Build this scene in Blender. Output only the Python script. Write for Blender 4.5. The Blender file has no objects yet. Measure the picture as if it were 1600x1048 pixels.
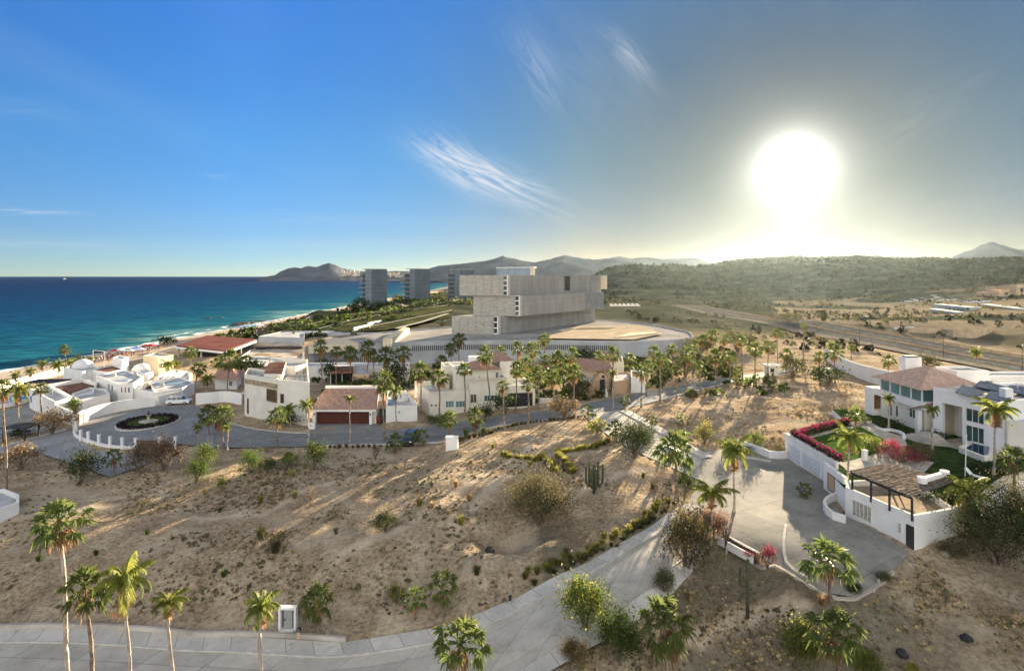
import bpy, bmesh, math, random
import numpy as np
from mathutils import Vector, Matrix, Euler
S = bpy.context.scene
COL = S.collection
# ---------------------------------------------------------------- camera
CAMZ, F, HY = 38.0, 900.0, 430.0
cam_d = bpy.data.cameras.new('camera'); cam = bpy.data.objects.new('camera', cam_d); COL.objects.link(cam)
cam.location = (0, 0, CAMZ); cam.rotation_euler = (math.radians(90), 0, 0)
cam_d.sensor_width = 36; cam_d.lens = F/1600*36; cam_d.shift_y = -94/1600
cam_d.clip_start = 0.5; cam_d.clip_end = 60000
S.camera = cam
# ---------------------------------------------------------------- light
AZ, EL = math.radians(26.05), math.radians(9.3)
SUN = Vector((math.sin(AZ)*math.cos(EL), math.cos(AZ)*math.cos(EL), math.sin(EL)))
sd = bpy.data.lights.new('sun', 'SUN'); sd.energy = 4.4; sd.angle = math.radians(0.5); sd.color = (1, .81, .56)
so = bpy.data.objects.new('sun', sd); COL.objects.link(so)
so.rotation_euler = SUN.to_track_quat('Z', 'Y').to_euler(); so.location = (0, 0, 300)
S.view_settings.view_transform = 'Standard'; S.view_settings.look = 'None'
S.view_settings.exposure = 2.7; S.view_settings.gamma = 1; S.view_settings.use_curve_mapping = False
W = bpy.data.worlds.new('World'); S.world = W; W.use_nodes = True
nt = W.node_tree; nt.nodes.clear()
def N(nt, t, **k):
    n = nt.nodes.new(t)
    for a, b in k.items():
        if a == 'inp':
            for i, v in b.items(): n.inputs[i].default_value = v
        else: setattr(n, a, b)
    return n
def M(nt, op, a, b=None, c=None, clamp=False):
    n = nt.nodes.new('ShaderNodeMath'); n.operation = op; n.use_clamp = clamp
    for i, v in enumerate((a, b, c)):
        if v is None: continue
        if isinstance(v, (int, float)): n.inputs[i].default_value = v
        else: nt.links.new(v, n.inputs[i])
    return n.outputs[0]
sky = N(nt, 'ShaderNodeTexSky', sky_type='NISHITA', sun_disc=False, sun_elevation=EL, sun_rotation=AZ,
        altitude=0, air_density=.6, dust_density=0.0, ozone_density=1.0)
tc = N(nt, 'ShaderNodeTexCoord'); sep = N(nt, 'ShaderNodeSeparateXYZ'); nt.links.new(tc.outputs['Generated'], sep.inputs[0])
x, y, z = sep.outputs
# cirrus: long thin streaks laid in a flat layer high above (direction divided by height)
zz = M(nt, 'ADD', M(nt, 'MAXIMUM', z, 0), .12)
def layer(rot, sx, sy, scale, detail, seed, dist=.8):
    cx = N(nt, 'ShaderNodeCombineXYZ'); nt.links.new(M(nt, 'DIVIDE', x, zz), cx.inputs[0]); nt.links.new(M(nt, 'DIVIDE', y, zz), cx.inputs[1])
    cx.inputs[2].default_value = seed
    mp = N(nt, 'ShaderNodeMapping'); mp.inputs['Rotation'].default_value = (0, 0, rot); mp.inputs['Scale'].default_value = (sx, sy, 1)
    nt.links.new(cx.outputs[0], mp.inputs[0])
    no = N(nt, 'ShaderNodeTexNoise'); no.inputs['Scale'].default_value = scale; no.inputs['Detail'].default_value = detail
    no.inputs['Roughness'].default_value = .6; no.inputs['Distortion'].default_value = dist
    nt.links.new(mp.outputs[0], no.inputs['Vector']); return no.outputs[0]
def blob(u0, v0, ang, a, b, soft=1.0):
    # gaussian mask round one direction (px in the photograph turned into a direction)
    u = M(nt, 'DIVIDE', x, M(nt, 'MAXIMUM', y, .05)); v = M(nt, 'DIVIDE', z, M(nt, 'MAXIMUM', y, .05))
    du = M(nt, 'SUBTRACT', u, (u0-800)/F); dv = M(nt, 'SUBTRACT', v, (HY-v0)/F)
    ca, sa = math.cos(ang), math.sin(ang)
    p = M(nt, 'ADD', M(nt, 'MULTIPLY', du, ca), M(nt, 'MULTIPLY', dv, sa)); q = M(nt, 'SUBTRACT', M(nt, 'MULTIPLY', dv, ca), M(nt, 'MULTIPLY', du, sa))
    r = M(nt, 'ADD', M(nt, 'POWER', M(nt, 'ABSOLUTE', M(nt, 'DIVIDE', p, a/F)), 2), M(nt, 'POWER', M(nt, 'ABSOLUTE', M(nt, 'DIVIDE', q, b/F)), 2))
    return M(nt, 'EXPONENT', M(nt, 'MULTIPLY', r, -1)), p, q
def wisp(u0, v0, ang, a, b, amp, seed, s1=9, s2=55):
    g, p, q = blob(u0, v0, ang, a, b)
    cv = N(nt, 'ShaderNodeCombineXYZ'); nt.links.new(M(nt, 'MULTIPLY', p, s1), cv.inputs[0]); nt.links.new(M(nt, 'MULTIPLY', q, s2), cv.inputs[1]); cv.inputs[2].default_value = seed
    no = N(nt, 'ShaderNodeTexNoise'); no.inputs['Scale'].default_value = 1; no.inputs['Detail'].default_value = 7; no.inputs['Roughness'].default_value = .62; no.inputs['Distortion'].default_value = 1.1
    nt.links.new(cv.outputs[0], no.inputs['Vector'])
    t = M(nt, 'MULTIPLY', M(nt, 'SUBTRACT', no.outputs[0], .38, clamp=True), 3.2)
    return M(nt, 'MULTIPLY', M(nt, 'MULTIPLY', g, t), amp)
parts = [wisp(770, 280, -.40, 100, 22, 1.15, 1.3, 9, 70), wisp(712, 255, -.62, 60, 28, .9, 7.3), wisp(835, 105, -1.0, 62, 26, .42, 2.7), wisp(985, 90, -.9, 50, 16, .45, 12.7), wisp(920, 110, -.8, 120, 60, .1, 3.1, 6, 25),
         wisp(45, 331, -.03, 70, 4, .5, 4.1, 7, 150), wisp(341, 275, -.1, 18, 4, .3, 5.1, 20, 120), wisp(50, 170, -.05, 90, 16, .10, 6.1, 6, 40), wisp(60, 382, 0, 140, 6, .28, 8.2, 5, 120),
         wisp(480, 382, 0, 160, 7, .25, 9.2, 5, 120), wisp(1440, 170, .5, 110, 30, .12, 10.4, 5, 30), wisp(520, 345, 0, 200, 9, .10, 11, 4, 80)]
tot = parts[0]
for q_ in parts[1:]: tot = M(nt, 'ADD', tot, q_)
thin = M(nt, 'MULTIPLY', M(nt, 'SUBTRACT', layer(.6, 1.0, .25, 1.1, 6, 3.0), .55, clamp=True), .25)
tot = M(nt, 'MINIMUM', M(nt, 'ADD', tot, thin), .8)
# light scattered round the sun (aureole)
sv = N(nt, 'ShaderNodeVectorMath', operation='DOT_PRODUCT'); nt.links.new(tc.outputs['Generated'], sv.inputs[0]); sv.inputs[1].default_value = SUN
ang = M(nt, 'MULTIPLY', M(nt, 'ARCCOSINE', M(nt, 'MINIMUM', sv.outputs['Value'], 1.0)), 180/math.pi)
def gl(amp, w, p): return M(nt, 'MULTIPLY', M(nt, 'EXPONENT', M(nt, 'MULTIPLY', M(nt, 'POWER', M(nt, 'DIVIDE', ang, w), p), -1)), amp)
halo = M(nt, 'ADD', M(nt, 'ADD', gl(1.0, 1.5, 1.2), gl(.02, 6, 1.0)), gl(.006, 20, 1.3))
def cramp(f, stops):
    r = N(nt, 'ShaderNodeValToRGB'); e = r.color_ramp.elements
    while len(e) < len(stops): e.new(.5)
    for k, (p, c) in enumerate(stops): e[k].position = p; e[k].color = (*c, 1)
    nt.links.new(f, r.inputs[0]); return r.outputs[0]
elev = M(nt, 'MULTIPLY', M(nt, 'ARCSINE', z), 180/math.pi)
m1 = cramp(M(nt, 'DIVIDE', elev, 40, clamp=True), [(0, (.235, .295, .385)), (.09, (.225, .31, .43)), (.3, (.215, .44, .62)), (.7, (.20, .53, .97)), (1, (.20, .53, .97))])
m2 = cramp(M(nt, 'DIVIDE', ang, 60, clamp=True), [(0, (.3, .15, .08)), (.12, (.46, .23, .13)), (.33, (1.15, .62, .38)), (.6, (1.0, .86, .76)), (.85, (1, 1, 1)), (1, (1, 1, 1))])
m3 = cramp(M(nt, 'DIVIDE', x, M(nt, 'MAXIMUM', y, .05), clamp=True), [(0, (1, 1, 1)), (.55, (1, 1, 1)), (.9, (.72, .78, .84)), (1, (.68, .76, .84))])
def mul(a, b):
    n = N(nt, 'ShaderNodeVectorMath', operation='MULTIPLY'); nt.links.new(a, n.inputs[0]); nt.links.new(b, n.inputs[1]); return n.outputs[0]
skyc = mul(mul(mul(sky.outputs[0], m1), m2), m3)
# added fill light: unseen bright sky overhead and behind the viewer, lifts the shade
fill_n = layer(.2, .5, .5, 1.3, 5, 9.0)
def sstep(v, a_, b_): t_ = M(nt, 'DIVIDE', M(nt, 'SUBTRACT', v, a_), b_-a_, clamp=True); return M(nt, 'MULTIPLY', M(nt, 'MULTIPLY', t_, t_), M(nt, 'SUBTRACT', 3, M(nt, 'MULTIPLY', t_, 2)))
vn = M(nt, 'ADD', .72, M(nt, 'MULTIPLY', fill_n, .5))
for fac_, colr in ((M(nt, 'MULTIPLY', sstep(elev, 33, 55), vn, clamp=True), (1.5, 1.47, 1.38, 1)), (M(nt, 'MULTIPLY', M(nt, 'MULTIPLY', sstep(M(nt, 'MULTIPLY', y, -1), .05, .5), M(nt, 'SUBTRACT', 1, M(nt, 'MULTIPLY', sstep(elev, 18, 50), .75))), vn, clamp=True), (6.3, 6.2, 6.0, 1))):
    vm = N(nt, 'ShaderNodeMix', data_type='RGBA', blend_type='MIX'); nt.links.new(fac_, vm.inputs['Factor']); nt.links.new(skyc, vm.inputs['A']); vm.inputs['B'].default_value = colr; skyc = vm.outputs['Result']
rgb = N(nt, 'ShaderNodeMix', data_type='RGBA', blend_type='MIX')
bg = N(nt, 'ShaderNodeBackground'); bg.inputs['Strength'].default_value = 0.05
rgb.inputs['B'].default_value = (2.45, 2.55, 2.7, 1)
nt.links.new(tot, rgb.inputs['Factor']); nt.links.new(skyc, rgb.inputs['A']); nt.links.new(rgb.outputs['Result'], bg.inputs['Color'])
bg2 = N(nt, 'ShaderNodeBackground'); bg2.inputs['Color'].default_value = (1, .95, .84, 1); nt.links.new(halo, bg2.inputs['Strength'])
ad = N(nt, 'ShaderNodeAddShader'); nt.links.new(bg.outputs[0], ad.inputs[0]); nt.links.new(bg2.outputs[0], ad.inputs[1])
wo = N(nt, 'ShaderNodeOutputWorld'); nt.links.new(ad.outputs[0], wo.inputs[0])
S.cycles.max_bounces = 6; S.cycles.diffuse_bounces = 3; S.cycles.glossy_bounces = 2; S.cycles.transparent_max_bounces = 8; S.cycles.volume_bounces = 0
S.cycles.use_denoising = True
# ---------------------------------------------------------------- helpers
R = random.Random(7)
def P(px, py, z):
    "the world point at height z that the photograph shows at pixel px, py"
    d = (CAMZ-z)*F/(py-HY); return Vector(((px-800)/F*d, d, z))
def PD(px, py, d): return Vector(((px-800)/F*d, d, CAMZ-(py-HY)/F*d))
MATS = {}
def mat(name, col, rough=.8, var=.12, scale=1.0, bump=0.0, bscale=None, metal=0.0, col2=None, spec=.06, trans=0.0, stretch=None, detail=5):
    if name in MATS: return MATS[name]
    if rough >= .8: spec = 0.0
    m = bpy.data.materials.new(name); m.use_nodes = True; t = m.node_tree; b = t.nodes['Principled BSDF']
    b.inputs['Roughness'].default_value = rough; b.inputs['Metallic'].default_value = metal; b.inputs['Specular IOR Level'].default_value = spec
    g = N(t, 'ShaderNodeNewGeometry'); no = N(t, 'ShaderNodeTexNoise'); no.inputs['Scale'].default_value = scale; no.inputs['Detail'].default_value = detail
    vec = g.outputs['Position']
    if stretch:
        mp = N(t, 'ShaderNodeMapping'); mp.inputs['Scale'].default_value = stretch; t.links.new(vec, mp.inputs[0]); vec = mp.outputs[0]
    t.links.new(vec, no.inputs['Vector'])
    r = N(t, 'ShaderNodeValToRGB'); c2 = col2 or tuple(max(0, c*(1-var*2)) for c in col)
    r.color_ramp.elements[0].position = .32; r.color_ramp.elements[1].position = .68
    r.color_ramp.elements[0].color = (*c2, 1); r.color_ramp.elements[1].color = (*[min(1, c*(1+var*.5)) for c in col], 1)
    t.links.new(no.outputs[0], r.inputs[0]); t.links.new(r.outputs[0], b.inputs['Base Color'])
    if bump:
        n2 = N(t, 'ShaderNodeTexNoise'); n2.inputs['Scale'].default_value = bscale or scale*4; n2.inputs['Detail'].default_value = 6
        t.links.new(g.outputs['Position'], n2.inputs['Vector'])
        bp = N(t, 'ShaderNodeBump'); bp.inputs['Strength'].default_value = bump; bp.inputs['Distance'].default_value = .2
        t.links.new(n2.outputs[0], bp.inputs['Height']); t.links.new(bp.outputs[0], b.inputs['Normal'])
    if trans:
        oi = N(t, 'ShaderNodeObjectInfo'); h2 = N(t, 'ShaderNodeHueSaturation'); t.links.new(r.outputs[0], h2.inputs['Color']); t.links.new(M(t, 'ADD', .78, M(t, 'MULTIPLY', oi.outputs['Random'], .5)), h2.inputs['Value']); t.links.new(M(t, 'ADD', .478, M(t, 'MULTIPLY', oi.outputs['Random'], .03)), h2.inputs['Hue']); t.links.new(h2.outputs[0], b.inputs['Base Color'])
        tr = N(t, 'ShaderNodeBsdfTranslucent'); t.links.new(r.outputs[0], tr.inputs['Color'])
        hs = N(t, 'ShaderNodeHueSaturation'); hs.inputs['Value'].default_value = 1.8; hs.inputs['Hue'].default_value = .49
        t.links.new(r.outputs[0], hs.inputs['Color']); t.links.new(hs.outputs[0], tr.inputs['Color'])
        mx = N(t, 'ShaderNodeMixShader'); mx.inputs[0].default_value = trans
        t.links.new(b.outputs[0], mx.inputs[1]); t.links.new(tr.outputs[0], mx.inputs[2])
        t.links.new(mx.outputs[0], t.nodes['Material Output'].inputs[0])
    MATS[name] = m; return m
class MB:
    def __init__(s): s.v = []; s.f = []; s.m = []; s.uv = None
    def add(s, v, f, m=0):
        o = len(s.v); s.v += [tuple(p) for p in v]; s.f += [tuple(i+o for i in q) for q in f]; s.m += [m]*len(f); return s
    def box(s, c, d, rz=0, m=0):
        c = Vector(c); ca, sa = math.cos(rz), math.sin(rz); hx, hy, hz = d[0]/2, d[1]/2, d[2]/2
        v = [(c.x+a*hx*ca-b*hy*sa, c.y+a*hx*sa+b*hy*ca, c.z+e*hz) for e in (-1, 1) for a, b in ((-1, -1), (1, -1), (1, 1), (-1, 1))]
        return s.add(v, [(3, 2, 1, 0), (4, 5, 6, 7), (0, 1, 5, 4), (1, 2, 6, 5), (2, 3, 7, 6), (3, 0, 4, 7)], m)
    def prism(s, pts, z0, z1, m=0, mt=None):
        "pts: xy outline; z0/z1 numbers or lists"
        n = len(pts); a = sum(pts[i][0]*pts[(i+1) % n][1]-pts[(i+1) % n][0]*pts[i][1] for i in range(n))
        if a < 0:
            pts = pts[::-1]
            if isinstance(z0, (list, tuple)): z0 = z0[::-1]
            if isinstance(z1, (list, tuple)): z1 = z1[::-1]
        Z0 = z0 if isinstance(z0, (list, tuple)) else [z0]*n; Z1 = z1 if isinstance(z1, (list, tuple)) else [z1]*n
        v = [(p[0], p[1], h) for p, h in zip(pts, Z0)]+[(p[0], p[1], h) for p, h in zip(pts, Z1)]
        s.add(v, [tuple(range(n-1, -1, -1))]+[(i, (i+1) % n, (i+1) % n+n, i+n) for i in range(n)], m)
        o = len(s.v)-2*n; s.f.append(tuple(range(o+n, o+2*n))); s.m.append(m if mt is None else mt); return s
    def tube(s, pts, rad, n=6, m=0, cap=True):
        pts = [Vector(p) for p in pts]; rad = rad if isinstance(rad, (list, tuple)) else [rad]*len(pts); v = []
        for i, p in enumerate(pts):
            t = (pts[min(i+1, len(pts)-1)]-pts[max(i-1, 0)]).normalized(); a = t.cross(Vector((0, 0, 1)))
            if a.length < .05: a = t.cross(Vector((0, 1, 0)))
            a.normalize(); b = t.cross(a)
            for k in range(n):
                w = 2*math.pi*k/n; v.append(p+(a*math.cos(w)+b*math.sin(w))*rad[i])
        f = [(i*n+k, i*n+(k+1) % n, (i+1)*n+(k+1) % n, (i+1)*n+k) for i in range(len(pts)-1) for k in range(n)]
        f = [q[::-1] for q in f]
        if cap: f += [tuple(range(n)), tuple(range(len(v)-1, len(v)-n-1, -1))]
        return s.add(v, f, m)
    def lathe(s, c, prof, n=12, m=0, sx=1, sy=1):
        v = []
        for r, h in prof: v += [(c[0]+r*sx*math.cos(2*math.pi*k/n), c[1]+r*sy*math.sin(2*math.pi*k/n), c[2]+h) for k in range(n)]
        L = len(prof); f = [(i*n+k, i*n+(k+1) % n, (i+1)*n+(k+1) % n, (i+1)*n+k) for i in range(L-1) for k in range(n)]
        f += [tuple(range(n-1, -1, -1)), tuple(range((L-1)*n, L*n))]
        return s.add(v, f, m)
    def build(s, name, mats, parent=None, loc=None, smooth=False):
        me = bpy.data.meshes.new(name); off = Vector(loc) if loc is not None else (parent_world(parent) if parent else Vector((0, 0, 0)))
        me.from_pydata([(p[0]-off.x, p[1]-off.y, p[2]-off.z) for p in s.v], [], s.f)
        for k in (mats if isinstance(mats, (list, tuple)) else [mats]): me.materials.append(k)
        me.polygons.foreach_set('material_index', s.m)
        if smooth: me.polygons.foreach_set('use_smooth', [True]*len(me.polygons))
        me.update()
        o = bpy.data.objects.new(name, me); COL.objects.link(o)
        if parent: o.parent = parent
        elif loc is not None: o.location = off
        return o
def parent_world(p):
    v = Vector(p.location)
    while p.parent: p = p.parent; v += Vector(p.location)
    return v
def tag(o, label=None, cat=None, group=None, kind=None):
    for k, v in (('label', label), ('category', cat), ('group', group), ('kind', kind)):
        if v: o[k] = v
    return o
def thing(name, label, cat, loc, group=None, rz=0):
    o = bpy.data.objects.new(name, None); COL.objects.link(o); o.location = loc; o.rotation_euler.z = rz; o.empty_display_size = .5
    return tag(o, label, cat, group)
def copy_tree(o, parent=None):
    c = o.copy(); COL.objects.link(c); c.parent = parent
    for ch in [q for q in o.children]: copy_tree(ch, c)
    return c
# ---------------------------------------------------------------- terrain heights
CP = [(0,975,7),(0,1048,6.9),(320,992,7),(320,1048,6.8),(540,998,7.2),(540,1048,7.1),(700,970,8),(700,1048,7.6),(800,930,9),(900,880,10.2),(1000,825,11.4),(1080,775,12.2),(1090,740,12.5),
 (860,1015,9),(900,985,9.8),(1000,925,11),(1050,880,12),(1100,840,12.4),(1150,850,12.5),(1230,900,12.5),(1300,935,12.5),(1400,885,12.5),(1420,860,12.5),(1320,805,12.5),(1230,715,12.5),(1140,700,12.5),(1200,780,12.5),
 (100,950,7.7),(300,950,7.8),(450,960,7.8),(600,940,8.7),(720,930,9.2),(100,850,9.4),(300,850,10.0),(450,850,10.7),(600,850,11.3),(750,870,11.2),(850,850,11.8),(950,800,12.2),
 (0,790,9.6),(100,730,9.7),(200,760,9.9),(300,740,10.3),(300,800,10),(400,720,11),(500,720,11.3),(500,780,11.2),(600,720,11.7),(620,780,12.0),(700,740,12.6),(700,800,12.4),(780,700,12.6),(850,720,13.1),(850,780,12.6),(950,700,13.3),(950,750,13),(1030,740,12.9),
 (380,697,10.9),(510,695,11),(640,692,11.2),(700,690,11.5),(760,670,12),(850,657,12.6),(930,645,13),(966,640,13.1),(1050,618,13.1),(1120,605,13.1),(1240,583,13),(480,672,10.9),(580,668,11),(700,660,11.4),(780,648,11.8),(900,632,12.7),(1000,612,13),(1150,585,13),
 (230,660,10.4),(130,665,10.2),(300,690,10.6),(60,680,9.8),(0,705,9.5),(180,740,10),(0,660,8.8),(60,640,8.6),(100,620,8.4),(240,610,10),(300,600,10),
 (150,590,9),(250,580,9),(400,600,10.5),(400,560,9),(550,600,9.5),(550,575,7.5),(700,575,7.5),(700,600,10),(850,575,8),(850,600,11),(950,575,9),(1000,560,10),(1060,570,11),
 (1140,660,13.2),(1050,655,13.4),(1100,700,13),(1200,640,13.6),(1220,690,13.2),(1300,590,12.5),(1360,620,13.6),(1270,600,13),(1330,640,14),
 (1130,920,9.6),(1130,1000,8),(1130,1048,7.2),(950,1000,9.2),(980,1048,8.2),(1300,970,10),(1300,1048,8),(1450,880,11.8),(1450,960,10.2),(1450,1048,8.6),(1600,950,11),(1600,1048,9),(1590,860,12.5),(1500,820,13.5)]
WP = [(-200,y,.0) for y in (60,100,140,180,220,300,400,500,700,1000,1500,2500)]+[(-160,y,4.2) for y in (100,150,200,250)]+[(-140,150,7),(-140,200,6.5),(-120,120,8),(-140,100,7),(-100,80,8.5),(-100,40,8),(-60,30,7),(0,20,6.5),(60,20,8),(100,40,10),(120,80,14),(130,110,14),
 (-172,300,4),(-172,350,4),(-175,450,3),(-170,550,4),(-140,250,7.5),(-140,320,8.5),(-110,250,9.5),(-90,300,12),(-110,340,11),(-60,260,12),(-130,400,10),(-100,450,15),(-60,450,17),(-60,360,16),(-20,300,15),(-150,600,8),(-60,600,18),(-100,800,14),(0,450,16),(60,300,14),(60,400,15),(0,700,18),(100,500,14),
 (-140,900,9),(-120,1400,9),(200,1300,15),(145,120,11.5),(145,160,10),(145,200,9.8),(145,280,9.6),(145,400,9.3),(145,600,9),(170,200,10),(200,300,14),(120,200,12),(110,160,13),(240,330,13),(230,420,9),(300,420,9),(350,500,8),(260,520,8),(400,600,9),(330,380,15),(400,420,20),(460,520,22),
 (500,700,16),(300,800,14),(600,900,30),(100,900,14),(400,1100,35),(-200,3500,0),(0,60,8.0),(-200,20,0),(-200,-60,0),(0,-60,6),(150,-60,10),(250,60,14),(250,-60,14)]
_pts = [tuple(P(*c)) for c in CP]+WP
_A = np.array([(p[0], p[1]) for p in _pts]); _Z = np.array([p[2] for p in _pts])
_n = len(_pts)
def _ker(d): return d
_D = np.sqrt(((_A[:, None]-_A[None])**2).sum(-1)); _K = _D.copy(); _K[np.arange(_n), np.arange(_n)] -= 1.2
_sys = np.zeros((_n+3, _n+3)); _sys[:_n, :_n] = _K; _sys[:_n, _n] = 1; _sys[:_n, _n+1:] = _A/100; _sys[_n, :_n] = 1; _sys[_n+1:, :_n] = (_A/100).T
_w = np.linalg.solve(_sys, np.concatenate([_Z, np.zeros(3)]))
def base(x, y):
    x = np.asarray(x, float); y = np.asarray(y, float); sh = x.shape; x = x.ravel(); y = y.ravel(); out = np.zeros(len(x))
    for i in range(0, len(x), 20000):
        X, Y = x[i:i+20000], y[i:i+20000]
        d = np.sqrt((X[:, None]-_A[None, :, 0])**2+(Y[:, None]-_A[None, :, 1])**2)
        out[i:i+20000] = d@_w[:_n]+_w[_n]+X/100*_w[_n+1]+Y/100*_w[_n+2]
    c = np.clip((x+200)/40, 0, 1)                   # the beach: runs down to the water line and under it
    out = np.where(x < -160, 4.2*c, np.where(x < -140, out*(x+160)/20+4.2*(-140-x)/20, out))
    out = np.where(x < -200, (x+200)*.06, out)
    return np.maximum(out, -6).reshape(sh)
def H(x, y): return float(base(np.array([x]), np.array([y]))[0])
def G(px, py):
    "where the sight line through a pixel meets the ground"
    z = 11.0
    for _ in range(40):
        p = P(px, py, z); z = z*.5+H(p.x, p.y)*.5
    return Vector((p.x, p.y, H(p.x, p.y)))
def vnoise(x, y, s, seed=0):
    "smooth value noise"
    rs = np.random.RandomState(seed); T = rs.rand(256, 256); X = x/s; Y = y/s; xi = np.floor(X).astype(int); yi = np.floor(Y).astype(int); fx = X-xi; fy = Y-yi
    fx = fx*fx*(3-2*fx); fy = fy*fy*(3-2*fy); a = T[xi % 256, yi % 256]; b = T[(xi+1) % 256, yi % 256]; c = T[xi % 256, (yi+1) % 256]; d = T[(xi+1) % 256, (yi+1) % 256]
    return (a*(1-fx)+b*fx)*(1-fy)+(c*(1-fx)+d*fx)*fy
def inside(poly, x, y):
    r = np.zeros(x.shape, bool); n = len(poly)
    for i in range(n):
        x1, y1 = poly[i][:2]; x2, y2 = poly[(i+1) % n][:2]
        if y1 == y2: continue
        r ^= ((y1 > y) != (y2 > y)) & (x < (x2-x1)*(y-y1)/(y2-y1)+x1)
    return r
def resample(pts, n):
    pts = [Vector(p[:2]) for p in pts]; L = [0]
    for a, b in zip(pts, pts[1:]): L.append(L[-1]+(b-a).length)
    # Catmull-Rom through the points, then even steps
    fine = []
    for i in range(len(pts)-1):
        p0 = pts[max(i-1, 0)]; p1 = pts[i]; p2 = pts[i+1]; p3 = pts[min(i+2, len(pts)-1)]
        for k in range(12):
            t = k/12; fine.append(.5*((2*p1)+(p2-p0)*t+(2*p0-5*p1+4*p2-p3)*t*t+(3*p1-p0-3*p2+p3)*t**3))
    fine.append(pts[-1]); L = [0]
    for a, b in zip(fine, fine[1:]): L.append(L[-1]+(b-a).length)
    out = []; j = 0
    for k in range(n):
        s = L[-1]*k/(n-1)
        while j < len(L)-2 and L[j+1] < s: j += 1
        t = (s-L[j])/max(L[j+1]-L[j], 1e-6); out.append(fine[j].lerp(fine[j+1], min(max(t, 0), 1)))
    return out
# ---------------------------------------------------------------- ground materials
def ground_material():
    m = bpy.data.materials.new('ground'); m.use_nodes = True; t = m.node_tree; b = t.nodes['Principled BSDF']; b.inputs['Roughness'].default_value = .95; b.inputs['Specular IOR Level'].default_value = 0
    g = N(t, 'ShaderNodeNewGeometry'); at = N(t, 'ShaderNodeVertexColor'); at.layer_name = 'cover'; sp = N(t, 'ShaderNodeSeparateColor'); t.links.new(at.outputs['Color'], sp.inputs[0])
    def noise(s, d=6, r=.6, dist=0):
        n = N(t, 'ShaderNodeTexNoise'); n.inputs['Scale'].default_value = s; n.inputs['Detail'].default_value = d; n.inputs['Roughness'].default_value = r; n.inputs['Distortion'].default_value = dist
        t.links.new(g.outputs['Position'], n.inputs['Vector']); return n.outputs[0]
    def ramp(f, stops):
        r = N(t, 'ShaderNodeValToRGB'); e = r.color_ramp.elements
        while len(e) < len(stops): e.new(.5)
        for k, (p, c) in enumerate(stops): e[k].position = p; e[k].color = (*c, 1)
        t.links.new(f, r.inputs[0]); return r.outputs[0]
    def mix(f, a, b_):
        n = N(t, 'ShaderNodeMix', data_type='RGBA')
        for s, v in (('Factor', f), ('A', a), ('B', b_)):
            if isinstance(v, (float, int)): n.inputs[s].default_value = v
            elif isinstance(v, tuple): n.inputs[s].default_value = (*v, 1)
            else: t.links.new(v, n.inputs[s])
        return n.outputs['Result']
    dirt = ramp(noise(.35, 8, .65), [(.3, (.27, .20, .13)), (.5, (.385, .30, .20)), (.66, (.50, .41, .285))])
    fine = ramp(noise(2.6, 6, .7), [(.36, (.45, .45, .45)), (.56, (1, 1, 1)), (.75, (1.15, 1.12, 1.08))])
    mu = N(t, 'ShaderNodeMix', data_type='RGBA', blend_type='MULTIPLY'); mu.inputs['Factor'].default_value = 1; t.links.new(dirt, mu.inputs['A']); t.links.new(fine, mu.inputs['B'])
    spots = M(t, 'MULTIPLY', M(t, 'SUBTRACT', noise(3.2, 4, .7, .6), .60, clamp=True), 9, clamp=True)
    pale = M(t, 'MULTIPLY', M(t, 'SUBTRACT', noise(.16, 5, .55, .8), .50, clamp=True), 6, clamp=True)
    patch = M(t, 'MULTIPLY', M(t, 'SUBTRACT', noise(.12, 4, .6), .42, clamp=True), 5, clamp=True)
    dirt1 = mix(M(t, 'MULTIPLY', pale, .55), mu.outputs['Result'], (.50, .42, .31)); dirt2 = mix(M(t, 'MULTIPLY', M(t, 'MULTIPLY', spots, patch), .6), dirt1, (.10, .08, .05))
    sand = ramp(noise(.5, 5), [(.3, (.46, .37, .27)), (.7, (.60, .50, .38))])
    scrub = ramp(noise(.045, 9, .68), [(.34, (.04, .05, .032)), (.52, (.075, .082, .058)), (.66, (.15, .14, .11))])  # scrub tones, greyed to put some distance haze into the colour
    lawn = ramp(noise(1.5, 6), [(.3, (.045, .09, .02)), (.7, (.11, .19, .045))])
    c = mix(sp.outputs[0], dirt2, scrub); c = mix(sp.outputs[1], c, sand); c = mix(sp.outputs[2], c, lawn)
    t.links.new(c, b.inputs['Base Color'])
    bp = N(t, 'ShaderNodeBump'); bp.inputs['Strength'].default_value = .8; bp.inputs['Distance'].default_value = .22
    t.links.new(M(t, 'ADD', noise(1.6, 8, .62), M(t, 'MULTIPLY', noise(.3, 4), 1.5)), bp.inputs['Height']); t.links.new(bp.outputs[0], b.inputs['Normal'])
    return m
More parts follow.
